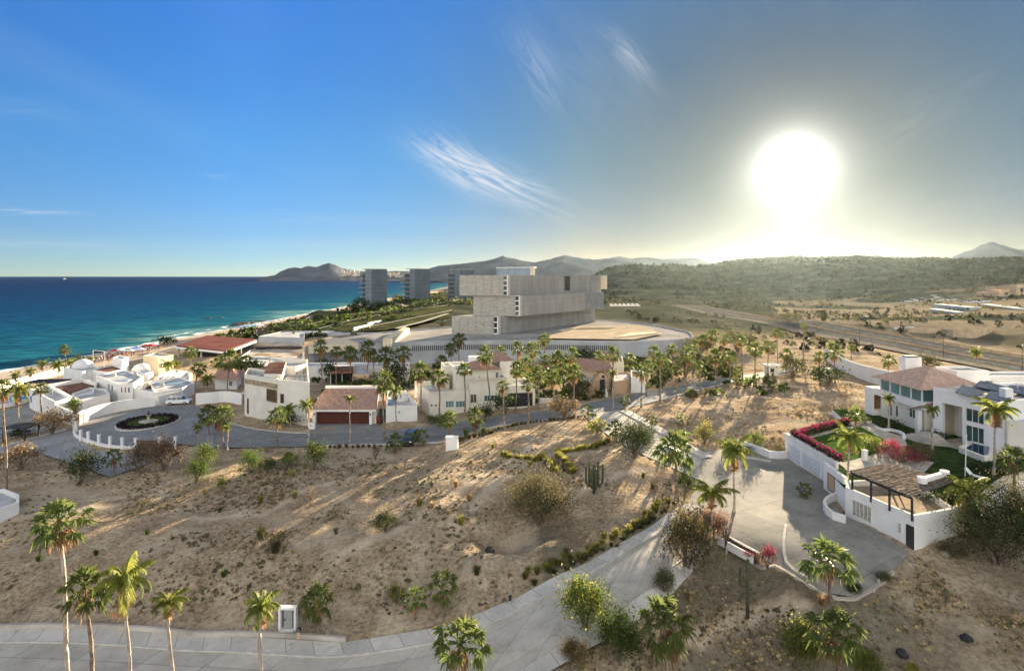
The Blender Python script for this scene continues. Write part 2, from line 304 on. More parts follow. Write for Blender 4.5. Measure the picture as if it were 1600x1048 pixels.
def concrete_material(name, c1, c2, lx=0, ly=0, jw=.03, rough=.9):
    "concrete or stone paving; joints every lx metres along and ly metres across the strip (UV in metres)"
    m = bpy.data.materials.new(name); m.use_nodes = True; t = m.node_tree; b = t.nodes['Principled BSDF']; b.inputs['Roughness'].default_value = rough; b.inputs['Specular IOR Level'].default_value = .02
    g = N(t, 'ShaderNodeNewGeometry'); no = N(t, 'ShaderNodeTexNoise'); no.inputs['Scale'].default_value = .45; no.inputs['Detail'].default_value = 8; no.inputs['Roughness'].default_value = .65; t.links.new(g.outputs['Position'], no.inputs['Vector'])
    r = N(t, 'ShaderNodeValToRGB'); r.color_ramp.elements[0].position = .33; r.color_ramp.elements[1].position = .66; r.color_ramp.elements[0].color = (*c1, 1); r.color_ramp.elements[1].color = (*c2, 1); t.links.new(no.outputs[0], r.inputs[0])
    st_ = N(t, 'ShaderNodeTexNoise'); st_.inputs['Scale'].default_value = .9; st_.inputs['Detail'].default_value = 9; st_.inputs['Roughness'].default_value = .75; st_.inputs['Distortion'].default_value = 1.2; t.links.new(g.outputs['Position'], st_.inputs['Vector'])
    ck = N(t, 'ShaderNodeTexVoronoi', feature='DISTANCE_TO_EDGE'); ck.inputs['Scale'].default_value = .22; wv = N(t, 'ShaderNodeVectorMath', operation='MULTIPLY_ADD'); t.links.new(st_.outputs['Color'], wv.inputs[0]); wv.inputs[1].default_value = (2.2, 2.2, 0); t.links.new(g.outputs['Position'], wv.inputs[2]); t.links.new(wv.outputs[0], ck.inputs['Vector'])
    dk_ = M(t, 'SUBTRACT', 1, M(t, 'MAXIMUM', M(t, 'MULTIPLY', M(t, 'SUBTRACT', st_.outputs[0], .54, clamp=True), 2.2, clamp=True), M(t, 'MULTIPLY', M(t, 'LESS_THAN', ck.outputs['Distance'], .004), .15)))
    sm_ = N(t, 'ShaderNodeVectorMath', operation='SCALE'); t.links.new(r.outputs[0], sm_.inputs[0]); t.links.new(dk_, sm_.inputs['Scale'])
    last = sm_.outputs[0]
    if lx:
        uv = N(t, 'ShaderNodeUVMap'); s = N(t, 'ShaderNodeSeparateXYZ'); t.links.new(uv.outputs[0], s.inputs[0])
        def line(o, L): return M(t, 'LESS_THAN', M(t, 'ABSOLUTE', M(t, 'SUBTRACT', M(t, 'FRACT', M(t, 'DIVIDE', o, L)), .5)), jw/L)
        f = M(t, 'MAXIMUM', line(s.outputs[0], lx), line(s.outputs[1], ly))
        mx = N(t, 'ShaderNodeMix', data_type='RGBA'); t.links.new(M(t, 'MULTIPLY', f, .6), mx.inputs['Factor']); t.links.new(last, mx.inputs['A']); mx.inputs['B'].default_value = (.1, .095, .085, 1); last = mx.outputs['Result']
        # slab to slab tone
        wn = N(t, 'ShaderNodeTexWhiteNoise', noise_dimensions='2D'); cv = N(t, 'ShaderNodeCombineXYZ')
        t.links.new(M(t, 'FLOOR', M(t, 'ADD', M(t, 'DIVIDE', s.outputs[0], lx), .5)), cv.inputs[0]); t.links.new(M(t, 'FLOOR', M(t, 'ADD', M(t, 'DIVIDE', s.outputs[1], ly), .5)), cv.inputs[1]); t.links.new(cv.outputs[0], wn.inputs['Vector'])
        hv = N(t, 'ShaderNodeHueSaturation'); t.links.new(M(t, 'ADD', M(t, 'MULTIPLY', wn.outputs['Value'], .22), .89), hv.inputs['Value']); t.links.new(last, hv.inputs['Color']); last = hv.outputs[0]
    t.links.new(last, b.inputs['Base Color'])
    n2 = N(t, 'ShaderNodeTexNoise'); n2.inputs['Scale'].default_value = 3; n2.inputs['Detail'].default_value = 6; t.links.new(g.outputs['Position'], n2.inputs['Vector'])
    bp = N(t, 'ShaderNodeBump'); bp.inputs['Strength'].default_value = .25; bp.inputs['Distance'].default_value = .05; t.links.new(n2.outputs[0], bp.inputs['Height']); t.links.new(bp.outputs[0], b.inputs['Normal'])
    MATS[name] = m; return m
conc = concrete_material('road_concrete', (.38, .355, .305), (.52, .49, .425), 5.2, 3.6)
walkm = concrete_material('walk_concrete', (.42, .41, .38), (.58, .55, .49), 2.4, 30)
drivem = concrete_material('drive_concrete', (.21, .205, .185), (.31, .30, .265), 4.5, 4.5, .025)
kerbm = mat('kerb_concrete', (.55, .53, .48), .8, .12, 1.5)
asph = mat('asphalt', (.10, .10, .10), .85, .15, .8)
white = mat('white_stucco', (.80, .79, .76), .85, .05, .5, .12, 3)
cream = mat('cream_stucco', (.66, .58, .42), .85, .06, .5, .12, 3)
ivory = mat('ivory_stucco', (.74, .70, .60), .85, .06, .5, .12, 3)
stone = mat('pale_stone', (.50, .46, .40), .85, .18, .35, .2, 2)
# ---------------------------------------------------------------- roads: strips between two edges read off the photograph
def strip(name, L, Rr, n, m, m_across=6, dz=.0, tagkind='structure', parent=None, uvoff=0):
    a = resample(L, n); b = resample(Rr, n); V = []; UV = []; s = 0
    for i in range(n):
        if i: s += ((a[i]+b[i])/2-(a[i-1]+b[i-1])/2).length
        for k in range(m_across+1):
            q = a[i].lerp(b[i], k/m_across); V.append((q.x, q.y)); UV.append((s+uvoff, (b[i]-a[i]).length*k/m_across))
    xy = np.array(V); z = base(xy[:, 0], xy[:, 1])+dz
    w = m_across+1; Fc = [(i*w+k, i*w+k+1, (i+1)*w+k+1, (i+1)*w+k) for i in range(n-1) for k in range(m_across)]
    e1 = V[1][0]-V[0][0], V[1][1]-V[0][1]; e2 = V[w][0]-V[0][0], V[w][1]-V[0][1]
    if e1[0]*e2[1]-e1[1]*e2[0] < 0: Fc = [f[::-1] for f in Fc]
    me = bpy.data.meshes.new(name); me.from_pydata([(p[0], p[1], h) for p, h in zip(V, z)], [], Fc); me.materials.append(m)
    ul = me.uv_layers.new(name='UVMap')
    for lp in me.loops: ul.data[lp.index].uv = UV[lp.vertex_index]
    me.polygons.foreach_set('use_smooth', [True]*len(me.polygons)); o = bpy.data.objects.new(name, me); COL.objects.link(o)
    if tagkind: o['kind'] = tagkind
    POLY.append([(p.x, p.y) for p in a]+[(p.x, p.y) for p in b[::-1]])
    return o
def sheet(name, pts, m, dz=0., maxlen=3.0, kind='structure', rot=0.0, zfix=None, poly=True):
    bm = bmesh.new(); vs = [bm.verts.new((p[0], p[1], 0)) for p in pts]; f = bm.faces.new(vs)
    if f.normal.z < 0: f.normal_flip()
    bmesh.ops.triangulate(bm, faces=bm.faces[:])
    for _ in range(7):
        e = [q for q in bm.edges if q.calc_length() > maxlen]
        if not e or zfix is not None: break
        bmesh.ops.subdivide_edges(bm, edges=e, cuts=1); bmesh.ops.triangulate(bm, faces=[q for q in bm.faces if len(q.verts) > 3])
    bm.normal_update()
    for q in bm.faces:
        if q.normal.z < 0: q.normal_flip()
    xy = np.array([(v.co.x, v.co.y) for v in bm.verts]); z = base(xy[:, 0], xy[:, 1]) if zfix is None else np.full(len(xy), zfix)
    for v, h in zip(bm.verts, z): v.co.z = h+dz
    ul = bm.loops.layers.uv.new('UVMap'); ca, sa = math.cos(rot), math.sin(rot)
    for q in bm.faces:
        q.smooth = True
        for l in q.loops: l[ul].uv = (l.vert.co.x*ca+l.vert.co.y*sa, l.vert.co.y*ca-l.vert.co.x*sa)
    me = bpy.data.meshes.new(name); bm.to_mesh(me); bm.free(); me.materials.append(m); o = bpy.data.objects.new(name, me); COL.objects.link(o)
    if kind: o['kind'] = kind
    if poly: POLY.append([(p[0], p[1]) for p in pts])
    return o
def curb(name, pts, w=.22, h=.14, m=None, n=None, dz=-.25, mat_=None, close=False, label=None, cat=None, thingkind='structure', top=None, tilt=0):
    "a low wall or kerb following the ground along a line; top: fixed top height"
    pts = [Vector(p[:2]) for p in pts]; L = sum((b-a).length for a, b in zip(pts, pts[1:])); n = n or max(2, int(L/1.0)); c = resample(pts, n); mb = MB(); V = []
    for i, p in enumerate(c):
        t = (c[min(i+1, n-1)]-c[max(i-1, 0)]).normalized(); nn = Vector((-t.y, t.x))*w/2; z = H(p.x, p.y)
        zt = z+h if top is None else (top if not callable(top) else top(i/(n-1)))
        V += [(p.x-nn.x, p.y-nn.y, z+dz), (p.x+nn.x, p.y+nn.y, z+dz), (p.x+nn.x, p.y+nn.y, zt), (p.x-nn.x, p.y-nn.y, zt)]
    Fc = [(i*4+k, i*4+(k+1) % 4, (i+1)*4+(k+1) % 4, (i+1)*4+k) for i in range(n-1) for k in range(4)]+[(3, 2, 1, 0), ((n-1)*4, (n-1)*4+1, (n-1)*4+2, (n-1)*4+3)]
    mb.add(V, [f[::-1] for f in Fc[:-2]]+[f[::-1] for f in Fc[-2:]]); o = mb.build(name, mat_ or kerbm)
    if label: tag(o, label, cat)
    elif thingkind: o['kind'] = thingkind
    return o
def GX(l): return [G(*p) for p in l]
POLY = []
# near road below the slope
nearU = [Vector((-75, 52.0)), Vector((-60, 51.4)), *GX([(0, 984), (320, 996), (540, 1004), (700, 978), (800, 938), (900, 888), (1000, 833), (1070, 787), (1092, 755), (1100, 728)])]
nearL = [Vector((-75, 42.6)), Vector((-60, 42.2)), Vector((-45, 41.6)), Vector((-27, 40.6)), Vector((-14, 39.6)), Vector((-4, 41.3)), *GX([(860, 1020), (905, 990), (1000, 930), (1050, 885), (1085, 845), (1110, 800)])]
# upper walk runs beside the carriageway
def offset(pts, d):
    out = []
    for i, p in enumerate(pts):
        t = (pts[min(i+1, len(pts)-1)]-pts[max(i-1, 0)]); t = Vector((t.x, t.y)).normalized(); out.append(Vector((p.x-t.y*d, p.y+t.x*d)))
    return out
nU2 = [Vector((p.x, p.y)) for p in nearU]
walk_in = offset(nU2, -1.5)
strip('pavement', nU2[:-2], walk_in[:-2], 90, walkm, 2, .10)
strip('road', walk_in, [Vector((p.x, p.y)) for p in nearL], 110, conc, 6, 0)
curb('kerb', walk_in[:-2], .16, .115)
lowL = [Vector((p.x, p.y)) for p in nearL]
strip('pavement', offset(lowL[4:11], -.02), offset(lowL[4:11], -1.3), 60, walkm, 2, .08); curb('kerb', lowL[4:11], .16, .10)
curb('kerb', offset(nU2[:5], .12), .25, .42, mat_=stone)
# drive in front of the garages
drive = [*GX([(1085, 850), (1135, 838), (1232, 893)]), *GX([(1250, 903), (1290, 925), (1330, 932), (1370, 912), (1400, 887), (1421, 862), (1320, 806), (1305, 792), (1300, 765), (1228, 716), (1175, 702), (1140, 699), (1098, 712), (1075, 790)])]
sheet('driveway', drive, drivem, .015, rot=.5)
# road up from the drive to the street, and the street
upL = GX([(1112, 760), (1088, 748), (1045, 728), (1000, 708), (960, 686), (925, 660), (905, 640)])
upR = GX([(1140, 700), (1122, 703), (1082, 706), (1047, 684), (1005, 660), (968, 640), (950, 630)])
strip('road', upL, upR, 60, concrete_material('road_concrete_upper', (.37, .355, .32), (.50, .48, .44), 5, 3.6), 6, .005)
stF = [*GX([(300, 640), (345, 655), (385, 668), (440, 675), (480, 677), (580, 674), (650, 668), (700, 661), (780, 650), (850, 641), (900, 633), (1000, 613), (1100, 596), (1150, 587), (1245, 576)])]
stN = [*GX([(285, 694), (330, 698), (380, 699), (440, 698), (510, 697), (640, 694), (700, 690), (730, 680), (760, 670), (850, 657), (930, 646), (1010, 631), (1080, 613), (1150, 597), (1245, 583)])]
strip('street', stF, stN, 130, concrete_material('street_concrete', (.17, .18, .18), (.25, .26, .26), 5, 4), 6, .01)
curb('kerb', stN[4:11], .3, .2); curb('kerb', stN[11:], .35, .22); curb('kerb', stF[1:5], .25, .15)
upK = GX([(968, 642), (1005, 662), (1047, 686), (1075, 704), (1100, 716)])
strip('pavement', offset([Vector((p.x, p.y)) for p in upK], .1), offset([Vector((p.x, p.y)) for p in upK], 1.7), 30, walkm, 2, .11); curb('kerb', upK, .2, .13)
# the round court by the white villas
court = GX([(118, 672), (122, 662), (133, 655), (160, 650), (200, 642), (240, 634), (275, 633), (305, 633), (330, 645), (335, 700), (285, 693), (235, 699), (170, 697), (135, 690), (120, 682)])
sheet('court', court, concrete_material('court_concrete', (.18, .19, .20), (.27, .28, .285), 4.2, 4.2), .012, rot=.2)
lowroad = GX([(-60, 712), (0, 697), (60, 680), (100, 668), (117, 676), (125, 690), (150, 703), (200, 709), (250, 704), (262, 712), (172, 745), (120, 727), (52, 704), (0, 708), (-60, 730)])
sheet('road', lowroad, concrete_material('lane_concrete', (.24, .245, .25), (.34, .345, .35), 5, 5), .008, rot=.6)
# street side drive before the brown garage
sheet('driveway', GX([(490, 662), (592, 662), (600, 675), (480, 677)]), concrete_material('garage_apron', (.19, .19, .19), (.26, .26, .25), 2.2, 3), .03, poly=False)
# highway: runs straight inland of everything
def hw(name, x0, x1, m, dz, y0=-60, y1=900, n=150, na=4): return strip(name, [Vector((x0, y0+(y1-y0)*k/20)) for k in range(21)], [Vector((x1, y0+(y1-y0)*k/20)) for k in range(21)], n, m, na, dz)
hw('highway', 146, 156, mat('highway_asphalt', (.12, .12, .115), .9, .2, .3), .25); hw('highway', 160, 170, MATS['highway_asphalt'], .25)
hw('verge', 156.02, 159.98, mat('verge_dirt', (.22, .18, .13), .95, .3, .7), .4); hw('verge', 138, 145.98, mat('verge_walk', (.22, .20, .165), .95, .2, .4), .30); hw('verge', 170.02, 176, MATS['verge_dirt'], .3)
for xx in (156, 160, 170, 146): curb('kerb', [Vector((xx, -40)), Vector((xx, 850))], .3, .35, n=160, mat_=MATS['verge_dirt'])
for xx in (151, 165):
    mb = MB()
    for k in range(120):
        yy = 100+k*6; h = H(xx, yy)+.27; mb.add([(xx-.08, yy, h), (xx+.08, yy, h), (xx+.08, yy+3, H(xx, yy+3)+.27), (xx-.08, yy+3, H(xx, yy+3)+.27)], [(0, 1, 2, 3)])
    tag(mb.build('lane_marking', mat('road_paint', (.75, .74, .70), .8)), kind='structure')
# ---------------------------------------------------------------- terrain
def axis(a, b, step, lo, hi, g):
    c = list(np.arange(a, b+1e-6, step)); s = step; q = a
    while q > lo: s *= g; q -= s; c.insert(0, q)
    s = step; q = b
    while q < hi: s *= g; q += s; c.append(q)
    return np.array(c)
gx = axis(-112, 112, .8, -420, 5200, 1.045); gy = axis(40, 150, .7, -80, 5600, 1.022)
XX, YY = np.meshgrid(gx, gy); ZZ = base(XX, YY)
crest = [(900, 432), (935, 421), (985, 414), (1040, 415), (1110, 417), (1130, 411), (1180, 406), (1290, 404), (1350, 401), (1400, 405), (1460, 404), (1500, 408), (1560, 404), (1640, 406), (1900, 404), (2600, 406)]
pxa = 800+F*XX/np.maximum(YY, 50); cy = np.interp(pxa, [c[0] for c in crest], [c[1] for c in crest]); D0 = 1500.
cz = CAMZ+(HY-cy)/F*D0
sm = np.clip((YY-560)/(D0-560), 0, 1); sm = sm**1.15; back = np.clip(1-(YY-D0)/1500, 0, 1)
msk = np.clip((pxa-900)/45, 0, 1)*np.clip((XX-60)/60, 0, 1)
hill = ZZ*(1-sm)+cz*sm; hill = np.where(YY > D0, 14+(cz-14)*back, hill)
rough = (vnoise(XX, YY, 160, 3)-.5)*22+(vnoise(XX, YY, 60, 4)-.5)*9+(vnoise(XX, YY, 22, 8)-.5)*3.5
hill = hill+rough*np.clip((YY-520)/300, 0, 1)*np.where(YY < D0-300, 1, np.clip((D0+60-YY)/360, .12, 1))
ZZ = np.where(msk > 0, ZZ*(1-msk)+hill*msk, ZZ)
mid = np.clip((YY-300)/200, 0, 1)*(1-np.clip(msk, 0, 1)); ZZ += mid*(vnoise(XX, YY, 40, 5)-.5)*3*np.clip((XX+180)/60, 0, 1)
ZZ = np.where((XX < -330) & (YY < 4200), -6, ZZ)
far = np.clip((YY-1800)/1200, 0, 1); ZZ = np.where((YY > 1800) & (XX > -260), ZZ*(1-far)+np.minimum(ZZ, 12)*far, ZZ)
ROADM = np.zeros(XX.shape, bool)
for poly in POLY: ROADM |= inside(poly, XX, YY)
# soften a margin round the roads, then small relief elsewhere
near = ROADM.copy()
for _ in range(3):
    q = near.copy(); q[1:] |= near[:-1]; q[:-1] |= near[1:]; q[:, 1:] |= near[:, :-1]; q[:, :-1] |= near[:, 1:]; near = q
rel = (vnoise(XX, YY, 7, 11)-.5)*.75+(vnoise(XX, YY, 3.1, 12)-.5)*.38+(vnoise(XX, YY, 1.5, 13)-.5)*.16
beach = (XX < -140)
villas = (YY > 84) & (YY < 175) & (XX > -112) & (XX < 60) & ~beach
amt = np.where(near, 0, np.where(beach, .25, np.where(villas & (XX < -60), .1, 1.0)))*np.where(YY < 300, 1, .3)
ZZ = ZZ+rel*amt-np.where(ROADM, .30, 0)
nv = XX.size; nr, nc = XX.shape; idx = np.arange(nv).reshape(nr, nc)
q = np.stack([idx[:-1, :-1], idx[:-1, 1:], idx[1:, 1:], idx[1:, :-1]], -1).reshape(-1, 4)
me = bpy.data.meshes.new('ground'); me.vertices.add(nv); me.vertices.foreach_set('co', np.stack([XX, YY, ZZ], -1).astype(np.float32).ravel())
me.loops.add(q.size); me.loops.foreach_set('vertex_index', q.ravel().astype(np.int32)); me.polygons.add(len(q)); me.polygons.foreach_set('loop_start', np.arange(0, q.size, 4, dtype=np.int32)); me.polygons.foreach_set('loop_total', np.full(len(q), 4, np.int32))
me.polygons.foreach_set('use_smooth', np.ones(len(q), bool)); me.update()
scr = np.clip((YY-230)/60, 0, 1)*np.clip((XX+175)/15, 0, 1); scr = np.maximum(scr, np.clip((XX-176)/20, 0, 1)*np.clip(1, 0, 1)*.8)
quarry = (vnoise(XX, YY, 55, 20) > .35) & (XX > 178) & (YY > 250) & (YY < 640) & (pxa > 1210); scr = np.where(quarry, .42, scr)
bea = np.clip((-138-XX)/8, 0, 1)*np.where(YY < 1200, 1, 0)
lawn = np.zeros(XX.shape)
def near_line(pts):
    q = [(p.x, p.y) for p in (G(*a) for a in pts)]; D = np.full(XX.shape, 99.)
    for (x1, y1), (x2, y2) in zip(q, q[1:]):
        t = np.clip(((XX-x1)*(x2-x1)+(YY-y1)*(y2-y1))/((x2-x1)**2+(y2-y1)**2), 0, 1); D = np.minimum(D, np.hypot(XX-x1-t*(x2-x1), YY-y1-t*(y2-y1)))
    return D+(vnoise(XX, YY, 2.2, 55)-.5)*.9
for ln in ([(-20, 806), (100, 786), (200, 770), (330, 736)], [(-20, 818), (110, 796), (210, 779), (345, 741)], [(300, 812), (420, 800), (480, 765), (560, 742)], [(540, 862), (640, 818), (700, 775), (760, 735), (840, 700)], [(690, 860), (730, 800), (790, 740)], [(1080, 1000), (1150, 960), (1260, 950)], [(860, 800), (960, 740), (1000, 735)]): bea = np.maximum(bea, np.clip((.75-near_line(ln))/.5, 0, 1)*.75)
bnk = (pxa > 800) & (YY < 62) & (XX > 3) & ~ROADM; scr = np.where(bnk, np.clip(vnoise(XX, YY, 9, 61)*1.1-.1, 0, .6), scr)  # bank plant litter, also darkened to paint in the house wall's shade
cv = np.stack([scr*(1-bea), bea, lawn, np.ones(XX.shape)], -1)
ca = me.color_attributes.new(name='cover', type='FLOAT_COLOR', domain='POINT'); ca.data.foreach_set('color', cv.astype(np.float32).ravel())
me.materials.append(ground_material()); ground = bpy.data.objects.new('ground', me); COL.objects.link(ground); ground['kind'] = 'structure'
_gx, _gy, _ZT = gx, gy, ZZ
def T(x, y):
    "height of the built ground mesh"
    i = int(np.clip(np.searchsorted(_gx, x)-1, 0, len(_gx)-2)); j = int(np.clip(np.searchsorted(_gy, y)-1, 0, len(_gy)-2))
    u = (x-_gx[i])/(_gx[i+1]-_gx[i]); v = (y-_gy[j])/(_gy[j+1]-_gy[j])
    z = (_ZT[j, i]*(1-u)+_ZT[j, i+1]*u)*(1-v)+(_ZT[j+1, i]*(1-u)+_ZT[j+1, i+1]*u)*v
    return float(z)+(.30 if ROADM[j, i] and ROADM[j+1, i+1] else 0)
def GT(px, py):
    g_ = G(px, py); return Vector((g_.x, g_.y, T(g_.x, g_.y)))
# ---------------------------------------------------------------- sea
def sea_material():
    m = bpy.data.materials.new('sea_water'); m.use_nodes = True; t = m.node_tree; b = t.nodes['Principled BSDF']
    b.inputs['Roughness'].default_value = .4; b.inputs['Specular IOR Level'].default_value = 0; b.inputs['IOR'].default_value = 1.33
    g = N(t, 'ShaderNodeNewGeometry'); s = N(t, 'ShaderNodeSeparateXYZ'); t.links.new(g.outputs['Position'], s.inputs[0])
    def noise(sx, sy, d=6, off=0, r=.6):
        mp = N(t, 'ShaderNodeMapping'); mp.inputs['Scale'].default_value = (sx, sy, 1); mp.inputs['Location'].default_value = (off, off, 0); t.links.new(g.outputs['Position'], mp.inputs[0])
        n = N(t, 'ShaderNodeTexNoise'); n.inputs['Scale'].default_value = 1; n.inputs['Detail'].default_value = d; n.inputs['Roughness'].default_value = r; t.links.new(mp.outputs[0], n.inputs['Vector']); return n.outputs[0]
    dist = M(t, 'ADD', M(t, 'MULTIPLY', s.outputs[0], -1), -200)           # metres off the shore
    dist = M(t, 'ADD', dist, M(t, 'MULTIPLY', M(t, 'SUBTRACT', noise(.006, .012, 5), .5), 260))
    r = N(t, 'ShaderNodeValToRGB'); e = r.color_ramp.elements
    st = [(0, (.10, .22, .22)), (.02, (.01, .10, .14)), (.09, (.002, .058, .12)), (.22, (.001, .038, .105)), (.5, (.001, .026, .09)), (1, (.001, .02, .075))]
    while len(e) < len(st): e.new(.5)
    for k, (p, c) in enumerate(st): e[k].position = p; e[k].color = (*c, 1)
    t.links.new(M(t, 'DIVIDE', dist, 1500, clamp=True), r.inputs[0])
    # foam where the swell breaks
    xo = M(t, 'ADD', s.outputs[0], M(t, 'MULTIPLY', M(t, 'SUBTRACT', noise(.02, .035, 4, 7), .5), 26))
    def band(c, w): return M(t, 'SUBTRACT', 1, M(t, 'DIVIDE', M(t, 'ABSOLUTE', M(t, 'SUBTRACT', xo, c)), w), clamp=True)
    fm = M(t, 'MULTIPLY', M(t, 'MAXIMUM', band(-201, 5), M(t, 'MULTIPLY', band(-212, 3.5), M(t, 'MULTIPLY', M(t, 'SUBTRACT', noise(.02, .02, 3, 30), .5, clamp=True), 7, clamp=True))), M(t, 'ADD', noise(.4, .25, 6, 3), .35))
    fm = M(t, 'MULTIPLY', M(t, 'SUBTRACT', fm, .3, clamp=True), 2.6, clamp=True)
    mx = N(t, 'ShaderNodeMix', data_type='RGBA'); t.links.new(fm, mx.inputs['Factor']); t.links.new(r.outputs[0], mx.inputs['A']); mx.inputs['B'].default_value = (.75, .78, .78, 1); 
    rp = M(t, 'MULTIPLY', M(t, 'SUBTRACT', noise(.05, .16, 8, 11, .7), .5), 1.0)
    hv = N(t, 'ShaderNodeHueSaturation'); t.links.new(M(t, 'ADD', 1.0, M(t, 'MULTIPLY', rp, 4.2)), hv.inputs['Value']); t.links.new(mx.outputs['Result'], hv.inputs['Color']); t.links.new(hv.outputs[0], b.inputs['Base Color'])
    bp = N(t, 'ShaderNodeBump'); bp.inputs['Strength'].default_value = .5; bp.inputs['Distance'].default_value = 1.6
    t.links.new(M(t, 'ADD', noise(.05, .16, 8, 11, .7), M(t, 'MULTIPLY', noise(.25, .6, 4, 5), .3)), bp.inputs['Height']); t.links.new(bp.outputs[0], b.inputs['Normal'])
    gls = N(t, 'ShaderNodeBsdfGlossy'); gls.inputs['Roughness'].default_value = .3; t.links.new(bp.outputs[0], gls.inputs['Normal']); ms = N(t, 'ShaderNodeMixShader'); ms.inputs[0].default_value = .05; t.links.new(b.outputs[0], ms.inputs[1]); t.links.new(gls.outputs[0], ms.inputs[2]); t.links.new(ms.outputs[0], t.nodes['Material Output'].inputs[0])
    return m
mb = MB(); mb.add([(-15500, -1500, 0), (15500, -1500, 0), (15500, 15500, 0), (-15500, 15500, 0)], [(0, 1, 2, 3)]); tag(mb.build('sea', sea_material()), kind='structure')
# ---------------------------------------------------------------- far hills
def ridge(name, prof, D, depth, z0, m, amp=.06, seed=1, nx=160, ny=26):
    px = np.linspace(prof[0][0], prof[-1][0], nx); py = np.interp(px, [p[0] for p in prof], [p[1] for p in prof]); V = []; rs = seed*17
    for j in range(ny):
        t = -1+2*j/(ny-1); d = D+t*depth
        X = (px-800)/F*d; Hh = CAMZ+(HY-py)/F*D-z0
        c = np.cos(t*math.pi/2)**1.1; gul = vnoise(X+seed*991, np.full(nx, d)*1.3, D*.035, seed)+.6*vnoise(X, np.full(nx, d), D*.014, seed+1)-.8
        h = z0-3+(Hh+3)*c*(1+amp*6*gul*(1-c)+0*c)+Hh*amp*vnoise(X, np.full(nx, d), D*.006, seed+2)*1.0
        V.append(np.stack([X*(d/D if 0 else 1), np.full(nx, d), h], -1))
    V = np.array(V).reshape(-1, 3); Fc = [(j*nx+i, j*nx+i+1, (j+1)*nx+i+1, (j+1)*nx+i) for j in range(ny-1) for i in range(nx-1)]
    mb = MB(); mb.add([tuple(v) for v in V], Fc); o = mb.build(name, m, smooth=True); o['kind'] = 'structure'; return o
hm = mat('mountain_scrub_hazed', (.13, .145, .17), .95, .25, .006, .3, .02, detail=9)  # bluish tint puts distant air haze into the scrub colour
ridge('mountain', [(405, 434), (430, 430), (437, 425), (450, 420), (463, 418), (470, 420), (480, 416), (495, 418), (505, 414), (514, 412), (525, 415), (535, 420), (560, 424), (600, 424), (640, 424), (680, 422), (705, 420), (740, 430)], 4400, 700, 0, hm, seed=3)
ridge('mountain', [(655, 432), (672, 420), (685, 416), (720, 413), (745, 410), (760, 408), (778, 404), (786, 401), (792, 403), (815, 408), (835, 411), (860, 406), (880, 400), (900, 403), (930, 407), (945, 405), (968, 402), (985, 405), (1010, 403), (1030, 406), (1060, 405), (1072, 404), (1092, 405), (1115, 413), (1150, 420)], 3700, 600, 4, hm, seed=5, nx=240)
ridge('mountain', [(840, 430), (858, 417), (876, 410), (900, 414), (925, 421), (950, 428)], 2900, 300, 4, hm, seed=8)
ridge('mountain', [(1440, 420), (1484, 404), (1500, 398), (1520, 391), (1535, 384), (1547, 380), (1556, 381), (1570, 386), (1590, 391), (1640, 400), (1760, 389), (1900, 410)], 2350, 350, 4, hm, seed=13)
# ---------------------------------------------------------------- palms
fan_g = mat('fan_leaf', (.105, .13, .042), .5, .28, .9, col2=(.06, .09, .025), spec=.06, trans=.32)
fan_y = mat('feather_leaf', (.17, .19, .04), .55, .25, .9, col2=(.07, .10, .025), spec=.08, trans=.38)
dead = mat('dead_leaf', (.34, .22, .11), .9, .3, 1.2, trans=.2)
bark = mat('palm_bark', (.30, .24, .18), .95, .3, 2.2, .5, 9, col2=(.14, .11, .08))
bark2 = mat('smooth_bark', (.42, .37, .30), .9, .25, 1.5, .3, 9, col2=(.24, .20, .16))
def fan_leaf(mb, az, el, L, Rr, r, droop, m=0, seg=11):
    d = Vector((math.cos(az)*math.cos(el), math.sin(az)*math.cos(el), math.sin(el))); side = Vector((-math.sin(az), math.cos(az), 0)); up = side.cross(d)*-1
    if up.z < 0: up = -up
    p0 = Vector((d.x*.1, d.y*.1, 0)); e = p0+d*L; w = side*.035
    mb.add([p0-w, p0+w, e+w*.6+Vector((0, 0, -.1*L)), e-w*.6+Vector((0, 0, -.1*L))], [(0, 1, 2, 3)], m)
    e = e+Vector((0, 0, -.1*L)); V = [e]; sp = math.radians(r.uniform(105, 130)); tilt = r.uniform(-.35, .35); side = (side*math.cos(tilt)+up*math.sin(tilt)).normalized()
    for i in range(seg+1):
        a = -sp+2*sp*i/seg; q = e+(d*math.cos(a)+side*math.sin(a))*Rr*(.42 if i % 2 else .5)+up*(-.10 if i % 2 else .05)*Rr+Vector((0, 0, -droop*.12*Rr)); V.append(q)
    base_n = len(V)
    for i in range(seg):
        a = -sp+2*sp*(i+.5)/seg; ln = Rr*(1.15+.2*r.random())*(1-.22*abs(a)/sp); t = e+(d*math.cos(a)+side*math.sin(a))*ln*(1-.18*droop)+Vector((0, 0, -droop*Rr*(.45+.35*r.random()))); V.append(t)
    Fc = [(0, i+1, i+2) for i in range(seg)]+[(i+1, base_n+i, i+2) for i in range(seg)]
    mb.add(V, Fc, m)
def fan_crown(seed, n=27, skirt=9, top=True):
    r = random.Random(seed); g = MB(); s = MB()
    for k in range(n):
        t = (k+.5)/n; el = math.radians(84-125*t**.95+r.uniform(-13, 13)); fan_leaf(g, k*2.39996+r.uniform(-.25, .25), el, .75+.4*r.random()+.15*t, .66+.2*r.random(), r, .35+1.0*t, seg=13)
    for k in range(skirt):
        el = math.radians(r.uniform(-75, -45)); fan_leaf(s, k*2.39996+r.uniform(-.3, .3), el, .55+.2*r.random(), .6+.2*r.random(), r, 1.5, seg=7)
    return g, s
